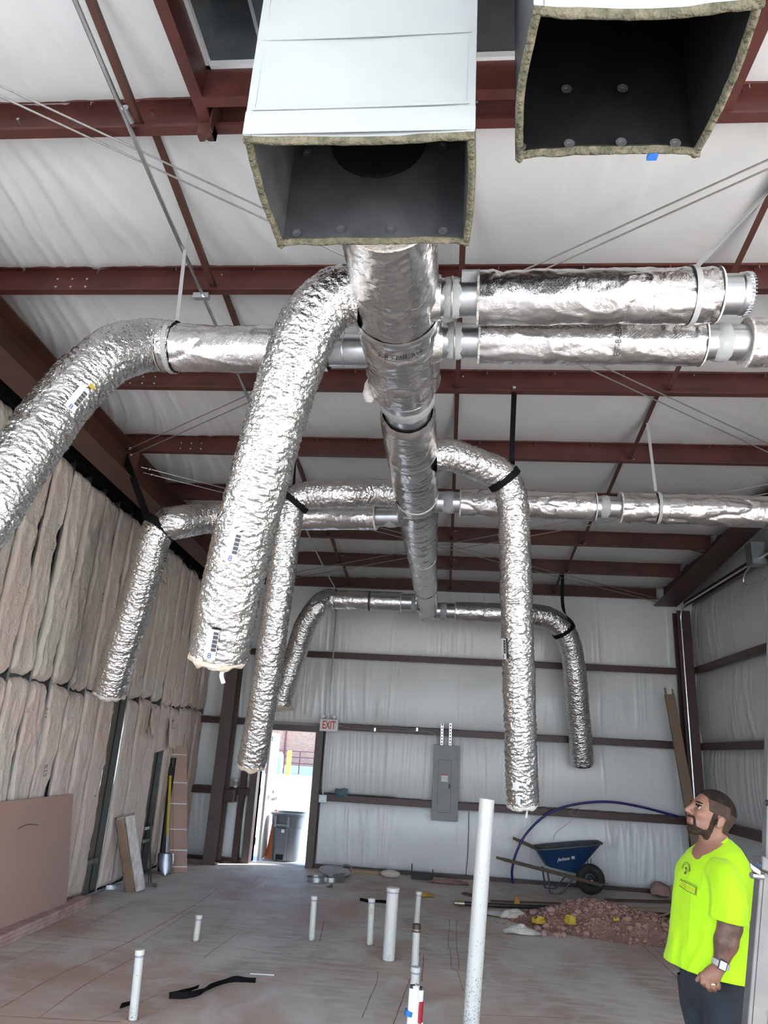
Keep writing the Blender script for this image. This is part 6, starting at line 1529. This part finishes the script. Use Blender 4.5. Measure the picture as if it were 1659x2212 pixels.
for sg in (-1, 1):
    fd.ell(H(-.012, sg * .082, -.030), (unit(hf + .25 * hu), hl, unit(hu - .25 * hf)), (.020, .009, .033), .006)
    fd.ell(H(-.008, sg * .092, -.026), (hf, hl, hu), (.010, .006, .018), .004, sub=True)
nb_ = hpos(1545, 1822); fd.cap(H(-.035, 0, -.075), nb_ + V(0, 0, -.01), .060, .070, .03)   # neck
# trunk
ch, be, hp = hpos(1545, 1880), hpos(1538, 2000), hpos(1545, 2110)
fd.ell(ch, (_F, _L, V(0, 0, 1)), (.115, .175, .13), .05); fd.ell(be, (_F, _L, V(0, 0, 1)), (.145, .155, .16), .05); fd.ell(hp, (_F, _L, V(0, 0, 1)), (.125, .150, .12), .05)
YA = YC - .225
sh, el, wr_ = hpos(1572, 1872, YA + .02), hpos(1577, 2000, YA), hpos(1557, 2080, YA)
fd.cap(ch + _L * .10 + V(0, 0, .0), sh + V(0, 0, -.065), .055, .042, .04); fd.cap(sh + V(0, 0, -.07), el, .042, .050, .02); fd.cap(el, el + (wr_ - el) * .45, .050, .049, .02); fd.cap(el + (wr_ - el) * .45, wr_, .049, .031, .02)
# left hand: palm, four curled fingers, thumb from the side of the palm
pk = [hpos(1518, 2107, YA - .012), hpos(1528, 2112, YA - .020), hpos(1539, 2115, YA - .020), hpos(1549, 2115, YA - .012)]
wq = hpos(1553, 2088, YA)
for q in pk: fd.cap(wq, q, .024, .0145, .012)
fd.ell((wq + pk[1] + pk[2]) / 3 + V(0, .006, 0), (_F, _L, V(0, 0, 1)), (.032, .020, .030), .015)
tips = [(hpos(1517, 2122, YA - .022), hpos(1522, 2128, YA + .008), hpos(1530, 2120, YA + .022)), (hpos(1529, 2131, YA - .028), hpos(1533, 2137, YA + .004), hpos(1540, 2127, YA + .022)), (hpos(1541, 2133, YA - .027), hpos(1543, 2138, YA + .004), hpos(1548, 2128, YA + .022)), (hpos(1550, 2130, YA - .018), hpos(1552, 2134, YA + .006), hpos(1554, 2126, YA + .020))]
for q, (a, b, c), r in zip(pk, tips, (.0100, .0105, .0100, .0088)): fd.cap(q, a, r + .001, r, .004); fd.cap(a, b, r, r * .95, .004); fd.cap(b, c, r * .95, r * .85, .004)
th0, th1, th2 = hpos(1535, 2097, YA + .01), hpos(1515, 2107, YA + .012), hpos(1506, 2117, YA + .008); fd.cap(th0, th1, .016, .0125, .008); fd.cap(th1, th2, .0115, .0095, .005)
# right arm behind the body
s2_, e2, w2 = ch - _L * .20 + V(0, 0, .03), ch - _L * .235 - V(0, 0, .27), ch - _L * .22 + _F * .06 - V(0, 0, .50); fd.cap(ch, s2_ - V(0, 0, .04), .06, .045, .04); fd.cap(s2_ - V(0, 0, .05), e2, .045, .046, .02); fd.cap(e2, w2, .047, .030, .02)
fd.ell(w2 + V(0, 0, -.06), (_F, _L, V(0, 0, 1)), (.035, .018, .055), .015)
for k in range(4): fd.cap(w2 + _F * (.024 - .016 * k) + V(0, 0, -.09), w2 + _F * (.026 - .016 * k) + V(0, 0, -.165 + .008 * abs(k - 1)), .0095, .008, .004)
fd.cap(w2 + _F * .02 + V(0, 0, -.03), w2 + _F * .055 + V(0, 0, -.085), .013, .009, .006)
# legs
for sg, ff in ((1, .02), (-1, -.03)):
    a = hp + _L * sg * .085 + V(0, 0, -.02); kn = V(a[0], a[1], .50) + _F * (ff + .01); an = V(a[0], a[1], .09) + _F * (ff - .02)
    fd.cap(a, kn, .085, .062, .03); fd.cap(kn, an, .058, .040, .02); fd.ell(an + _F * .06 + V(0, 0, -.04), (_F, _L, V(0, 0, 1)), (.12, .042, .036), .02)
pv, pf_ = fd.mesh()
ps = thing('person', 'man in a neon yellow t-shirt and jeans looking up to the left', 'person', (HC[0] + .04, YC, 0))
body = finish('body', pv, pf_, 'skin', ps, smooth=180)
# masked shells grown from the body surface: hair, fade, beard, brows, tattoo
hloc = np.stack([(pv - HC) @ hf, (pv - HC) @ hl, (pv - HC) @ hu], -1)
fc = hloc[pf_].mean(1)
e1 = pv[pf_[:, 2]] - pv[pf_[:, 0]]; e2_ = pv[pf_[:, 3]] - pv[pf_[:, 1]]; fn = np.cross(e1, e2_); fn /= np.linalg.norm(fn, axis=1)[:, None] + 1e-12
vnm = np.zeros_like(pv)
for k in range(4): np.add.at(vnm, pf_[:, k], fn)
vnm /= np.linalg.norm(vnm, axis=1)[:, None] + 1e-12
def shell(name, mask, off, m, taper=True):
    F = pf_[mask]; ids, inv = np.unique(F, return_inverse=True); F2 = inv.reshape(F.shape)
    o_ = np.full(len(ids), off)
    if taper:
        used = np.bincount(F2.ravel(), minlength=len(ids)); tot = np.bincount(pf_.ravel(), minlength=len(pv))[ids]; o_ = np.where(used < tot, .0006, off)
    P_ = pv[ids] + vnm[ids] * o_[:, None]
    E_ = np.concatenate([F2[:, [k, (k + 1) % 4]] for k in range(4)]); Es = np.sort(E_, 1); key = Es[:, 0] * len(ids) + Es[:, 1]; uq, cn = np.unique(key, return_counts=True)
    bd_ = uq[cn == 1]; b0, b1 = bd_ // len(ids), bd_ % len(ids); n2_ = np.bincount(np.concatenate([b0, b1]), minlength=len(ids))
    for _ in range(4):
        acc_ = np.zeros_like(P_); np.add.at(acc_, b0, P_[b1]); np.add.at(acc_, b1, P_[b0]); bm = n2_ > 0
        P_[bm] = .4 * P_[bm] + .6 * acc_[bm] / n2_[bm][:, None]
    P_[n2_ > 0] += vnm[ids][n2_ > 0] * .0008
    return finish(name, P_, F2.astype(np.int64), m, ps, smooth=180)
f_, l_, u_h = fc.T; inhead = (np.linalg.norm(fc, axis=1) < .17)
hairline = .066 - .55 * np.clip(f_ - .03, 0, 1) * 0
top = inhead & (u_h > .058 + .9 * np.clip(f_ - .058, 0, .1)) & (f_ < .088)
back = inhead & (f_ < -.052) & (u_h > -.060) & (u_h > -.02 - (f_ + .052) * .2)
side = inhead & (u_h > .000) & (f_ < .048 + .2 * np.clip(u_h, 0, .06)) & (np.abs(l_) > .03) & ~top
nape = inhead & (f_ < -.040) & (u_h <= .03) & (u_h > -.070)
shell('hair', top | (back & (u_h > .03)), .0055, 'hair'); shell('hair_fade', (side | nape) & ~top & ~(back & (u_h > .03)) & ~((np.abs(l_) > .083) & (u_h < .004)), .0022, 'hair_fade')
jaw = inhead & (u_h < -.058 + .30 * np.clip(.045 - f_, 0, .05)) & (u_h > -.135) & (f_ > .004) & (fn @ hu < .75) & ~((u_h > -.088) & (f_ > .05) & (np.abs(l_) < .055) & (u_h < -.050) & ~(f_ < .055))
chin = inhead & (u_h < -.090) & (u_h > -.128) & (f_ > .050)
burn = inhead & (f_ > .004) & (f_ < .030) & (u_h < .004) & (u_h > -.09) & (np.abs(l_) > .045)
jawl = inhead & (u_h < -.084 - .16 * np.clip(f_, 0, .1)) & (u_h > -.13) & (f_ > .004) & (f_ < .075) & (np.abs(l_) > .025)
mous = inhead & (u_h < -.046) & (u_h > -.060) & (f_ > .070) & (np.abs(l_) < .034); gote = inhead & (u_h < -.054) & (u_h > -.095) & (np.abs(l_) > .026) & (np.abs(l_) < .036) & (f_ > .066)
shell('beard', chin | burn | jawl | mous | gote, .0020, 'beard')
shell('eyebrow', inhead & (u_h > .019) & (u_h < .027) & (np.abs(l_) > .014) & (np.abs(l_) < .048) & (f_ > .06), .0022, 'hair')
shell('lips', inhead & (((u_h < -.060) & (u_h > -.067)) | ((u_h < -.071) & (u_h > -.083))) & (f_ > .085) & (np.abs(l_) < .022), .0008, 'lips')
for sg in (-1, 1):
    e = MB().ball(H(.0785, sg * .031, .000), .0130, n=18, k=12).build('eye', 'eye_white', ps, smooth=180)
    MB().ball(H(.0785, sg * .031, .000) + hf * .0080 + hu * .002 + hl * sg * .0025, .0072, n=14, k=8).build('iris', 'eye_dark', e, smooth=180)
    shell('eyelid', inhead & (np.abs(u_h - .0115) < .0035) & (np.abs(l_ - sg * .031) < .017) & (f_ > .05), .0018, 'hair') if sg == 1 else None
wax = unit(wr_ - el); av = (pv[pf_].mean(1) - el) @ wax; ad = np.linalg.norm(pv[pf_].mean(1) - el - av[:, None] * wax, axis=1)
shell('tattoo', (ad < .075) & (av > -.03) & (av < .17) & (fn @ V(0, -1, 0) > -.2) & (pv[pf_].mean(1)[:, 1] < YA + .06), .0006, 'tattoo', False)
# t-shirt
rowsS = [((1519, 1827), (1563, 1806), .072), ((1508, 1834), (1573, 1811), .105), ((1498, 1846), (1585, 1826), .160), ((1489, 1862), (1597, 1854), .200), ((1480, 1886), (1605, 1886), .212), ((1473, 1915), (1611, 1915), .212), ((1467, 1950), (1614, 1950), .208), ((1461, 1990), (1615, 1992), .203), ((1456, 2030), (1617, 2038), .203), ((1452, 2060), (1621, 2085), .205), ((1450, 2078), (1624, 2120), .208)]
K = len(rowsS); tt = np.linspace(0, K - 1, 90); nS = 150; thS = np.linspace(0, 2 * PI, nS, endpoint=False)
Pf = np.array([hpos(*r[0]) for r in rowsS]); Pb = np.array([hpos(*r[1]) for r in rowsS]); Hw = np.array([r[2] for r in rowsS])
ip = lambda A: np.stack([np.interp(tt, np.arange(K), A[:, k]) for k in range(3)], -1)
def smooth1(A):
    for _ in range(2): A[1:-1] = .25 * A[:-2] + .5 * A[1:-1] + .25 * A[2:]
    return A
Pf_, Pb_, Hw_ = smooth1(ip(Pf)), smooth1(ip(Pb)), smooth1(np.interp(tt, np.arange(K), Hw)[:, None])[:, 0]
cS = (Pf_ + Pb_) / 2; dS = (Pf_ - Pb_) / 2; EX = np.linalg.norm(dS, axis=1); sa_ = math.sin(FA)
Ad = np.sqrt(np.maximum(EX ** 2 - (Hw_ * sa_) ** 2, (EX * .6) ** 2)) / math.cos(FA)
dirF = dS / EX[:, None]; dirF = dirF * math.cos(FA) + V(0, -1, 0) * sa_; dirF = dirF - 0; lat = np.cross(dirF, V(0, 0, 1)); lat /= np.linalg.norm(lat, axis=1)[:, None]
lat = np.where((lat @ _L)[:, None] < 0, -lat, lat)
cth, sth = np.cos(thS), np.sin(thS); ee = .85
cq, sq_ = np.sign(cth) * np.abs(cth) ** ee, np.sign(sth) * np.abs(sth) ** ee
PS = cS[:, None] + (Ad[:, None] * cq[None])[..., None] * dirF[:, None] + (Hw_[:, None] * sq_[None])[..., None] * lat[:, None]
vv = np.linspace(0, 1, 90)[:, None]; TH = thS[None] + 0 * vv
fold = .010 * ridge(st(TH * 1.6 + vv * 1.9, vv * 2.0, 1.0), 5) ** 3 * np.clip((vv - .2) * 3, 0, 1) + .007 * ridge(st(TH * 3.1 - vv * 2.2, vv * 3.0, 4.0), 8) ** 3 * np.clip((vv - .12) * 4, 0, 1) + .012 * (fbm(st(np.cos(TH) * 1.5, np.sin(TH) * 1.5, vv * 3), 2, 9) - .5) * np.clip(vv * 3, 0, 1)
nS_ = cq[None, :, None] * dirF[:, None] + sq_[None, :, None] * lat[:, None]; nS_ = nS_ / np.linalg.norm(nS_, axis=-1)[..., None]
PS = PS + fold[..., None] * nS_
PS2 = np.concatenate([PS, PS[-1:] - .012 * nS_[-1:], PS[-14:-13] * .5 + PS[-13:-12] * .5 - .012 * nS_[-13:-12]], 0)
shirt = grid('t_shirt', PS2, 'shirt', ps, cv=True, smooth=180)
cr = np.concatenate([PS[0], PS[0][:1]]); MB().tube(cr, .006, n=8, cap=False).build('collar', 'shirt', shirt)
def sleeve(pth, r0, r1, seed):
    path = spline(pth, .008); n, k = len(path), 60; A, B, T = frames(path); th = np.linspace(0, 2 * PI, k, endpoint=False); s = np.linspace(0, 1, n)[:, None]
    R_ = (r0 + (r1 - r0) * s) * (.55 + .45 * np.clip(s * 5, 0, 1)) + .008 * ridge(st(np.cos(th) * 1.5 + 0 * s, np.sin(th) * 1.5 + 0 * s, s * 2), seed) ** 3 + .010 * (fbm(st(np.cos(th) + 0 * s, np.sin(th) + 0 * s, s * 3), 2, seed) - .5)
    P = path[:, None] + R_[..., None] * (np.cos(th)[None, :, None] * A[:, None] + np.sin(th)[None, :, None] * B[:, None])
    inn = path[-1:, None] + (R_[-1:] - .010)[..., None] * (np.cos(th)[None, :, None] * A[-1:, None] + np.sin(th)[None, :, None] * B[-1:, None]); inn2 = path[-8:-7, None] + (R_[-8:-7] - .012)[..., None] * (np.cos(th)[None, :, None] * A[-8:-7, None] + np.sin(th)[None, :, None] * B[-8:-7, None])
    return grid('sleeve', np.concatenate([P, inn, inn2]), 'shirt', shirt, cv=True, smooth=180)
sleeve([hpos(1552, 1893, YC - .07), hpos(1558, 1890, YC - .13), hpos(1567, 1900, YC - .185), hpos(1573, 1928, YA), hpos(1575, 1960, YA - .005), hpos(1574, 1990, YA - .005)], .076, .074, 3)
sleeve([s2_ + _L * .17 - V(0, 0, .07), s2_ + _L * .08 - V(0, 0, .06), s2_ + _L * .01 - V(0, 0, .065), s2_ - _L * .02 - V(0, 0, .10), s2_ - _L * .025 - V(0, 0, .20)], .085, .076, 6)
# prints on the shirt: banner with letters and an arched badge
from mathutils.bvhtree import BVHTree
so = origin(shirt); bvh = BVHTree.FromPolygons([tuple(v.co) for v in shirt.data.vertices], [tuple(p.vertices) for p in shirt.data.polygons])
def print_on(name, pxs, fs, m, lift=.0025):
    out = []
    for x, y in pxs:
        d = ray(x, y); hit = bvh.ray_cast(Vector(CC - so), Vector(unit(d)))
        out.append((np.array(hit[0]) + so + np.array(hit[1]) * (lift if np.dot(hit[1], d) < 0 else -lift)) if hit[0] is not None else None)
    good = [i for i, o in enumerate(out) if o is not None]; mp = {i: k for k, i in enumerate(good)}
    F = [tuple(mp[i] for i in f) for f in fs if all(i in mp for i in f)]
    if F: finish(name, np.array([out[i] for i in good]), F, m, shirt, smooth=0)
def band(pts, w):
    pts = np.array(pts, float); T = np.gradient(pts, axis=0); T /= np.linalg.norm(T, axis=1)[:, None]; N_ = np.stack([-T[:, 1], T[:, 0]], -1) * w / 2
    v = np.concatenate([pts - N_, pts + N_]); n = len(pts); return v, [(i, i + 1, n + i + 1, n + i) for i in range(n - 1)]
def seg2(*pts):
    o = []
    for a, b in zip(pts[:-1], pts[1:]): o += [np.array(a) + (np.array(b) - np.array(a)) * t for t in np.linspace(0, 1, 10, endpoint=False)]
    return o + [np.array(pts[-1])]
v, f = band(seg2((1470, 1901), (1488, 1909), (1504, 1918), (1502, 1933), (1485, 1925), (1468, 1913)), 1.1); print_on('banner_outline', v, f, 'shirt_ink')
v, f = band(seg2((1470, 1898.5), (1488, 1906), (1506, 1915.5), (1504.5, 1935)), .8); print_on('banner_outline', v, f, 'shirt_ink')
vs, fs = text_tris('ELTA', 11, True); uu = vs[:, 0] / (vs[:, 0].max() - vs[:, 0].min()) * 30; print_on('banner_letters', np.stack([1486 + uu, 1917 + uu * .50 - vs[:, 1] * 1.0], -1), fs, 'shirt_orange')
an = np.linspace(-PI * .98, 0.02, 24); v, f = band(np.stack([1482.5 + 8.5 * np.cos(an) + 2 * np.sin(-an), 1880 + 17 * np.sin(an) + np.cos(an) * 3], -1), .9); print_on('badge_arch', v, f, 'shirt_ink')
v, f = band(np.stack([1482.5 + 6.8 * np.cos(an) + 2 * np.sin(-an), 1881 + 14.5 * np.sin(an) + np.cos(an) * 3], -1), .6); print_on('badge_arch', v, f, 'shirt_ink')
v, f = band(seg2((1482, 1874), (1485, 1880), (1480, 1888)), 4); print_on('badge_figure', v, f, 'shirt_ink'); v, f = band(seg2((1486, 1876), (1484, 1886)), 2); print_on('badge_figure', v, f, 'shirt_orange', .003)
# jeans
def ringz(c, a, b, z, n=44): th = np.linspace(0, 2 * PI, n, endpoint=False); return np.stack([c[0] + a * np.cos(th) * _F[0] + b * np.sin(th) * _L[0], c[1] + a * np.cos(th) * _F[1] + b * np.sin(th) * _L[1], np.full(n, z)], -1)
jn = thing('tmp', None, None, (0, 0, 0)); bpy.data.objects.remove(jn)
hz = hp[2]; jc = hp + _F * .0
jeans = loft('jeans', [ringz(jc, a, b, z) for z, a, b in ((hz - .12, .135, .172), (hz - .04, .150, .178), (hz + .06, .150, .172), (hz + .12, .142, .165))], 'jeans', ps, cap0=False, smooth=180)
for sg, ff in ((1, .02), (-1, -.03)):
    a = hp + _L * sg * .088; rows = []
    for z, off, ra, rb in ((hz - .02, 0, .128, .090), (hz - .14, .005, .118, .094), (.60, ff * .8, .092, .080), (.48, ff, .084, .076), (.30, ff - .01, .078, .072), (.10, ff - .02, .074, .070), (.045, ff - .02, .076, .072)):
        rows.append(ringz(a + _F * off, ra, rb, z))
    Rw = np.array(rows); n2 = 70; Rw2 = np.stack([[np.interp(np.linspace(0, 6, n2), range(7), Rw[:, i, k]) for k in range(3)] for i in range(44)], 0).transpose(2, 0, 1)
    cc2 = Rw2.mean(1, keepdims=True); q = Rw2 - cc2; zz2 = np.linspace(0, 1, n2)[:, None]; thj = np.linspace(0, 2 * PI, 44, endpoint=False)[None]
    Rw2 = cc2 + q * (1 + .07 * ridge(st(np.cos(thj) * 1.2 + 0 * zz2, np.sin(thj) * 1.2 + 0 * zz2, zz2 * 5), 3 + sg) ** 3)[..., None]
    lg = grid('trouser_leg', Rw2, 'jeans', jeans, cv=True, smooth=180)
    sc_ = V(a[0], a[1], 0) + _F * (ff + .045); loft('work_boot', [np.stack([sc_[0] + (w * 1.0) * np.cos(t_) * _F[0] + b * np.sin(t_) * _L[0], sc_[1] + w * np.cos(t_) * _F[1] + b * np.sin(t_) * _L[1], np.full(30, z)], -1) for t_ in [np.linspace(0, 2 * PI, 30, endpoint=False)] for z, w, b in ((0, .155, .056), (.03, .155, .056), (.07, .135, .05), (.10, .09, .045))], 'cardboard', ps, cap1=True, smooth=60)
lgb = BVHTree.FromPolygons([tuple(v.co) for v in lg.data.vertices], [tuple(p.vertices) for p in lg.data.polygons])
# wrist watch and ring
wc_ = wr_ + (wr_ - el) * -.02 + wax * .006
A3, B3, D3 = basis(wax); th = np.linspace(0, 2 * PI, 30)
ribbon('watch_band', wc_ + .0375 * (np.cos(th)[:, None] * A3 + np.sin(th)[:, None] * B3), wax, .024, 'watch_band', ps, th=.003)
fdv = unit((CC - wc_) - wax * np.dot(CC - wc_, wax)); fdv = unit(fdv + .25 * unit(np.cross(fdv, wax)) * (1 if np.dot(np.cross(fdv, wax), V(1, 0, 0)) > 0 else -1)); sdv = np.cross(wax, fdv); wp = wc_ + fdv * .040
w_ = MB().obox(wp, wax * .021, sdv * .018, fdv * .0055).build('watch_case', 'watch_dark', ps, smooth=0, bevel=.003)
MB().obox(wp + fdv * .006, wax * .0165, sdv * .0135, fdv * .0005).build('watch_screen', 'watch_face', w_, smooth=0)
q = pk[2] * .35 + tips[2][0] * .65; qd = unit(tips[2][0] - pk[2]); a_, b_, _ = basis(qd); ribbon('finger_ring', q + .0118 * (np.cos(th)[:, None] * a_ + np.sin(th)[:, None] * b_), qd, .004, 'gold', ps, th=.0016)
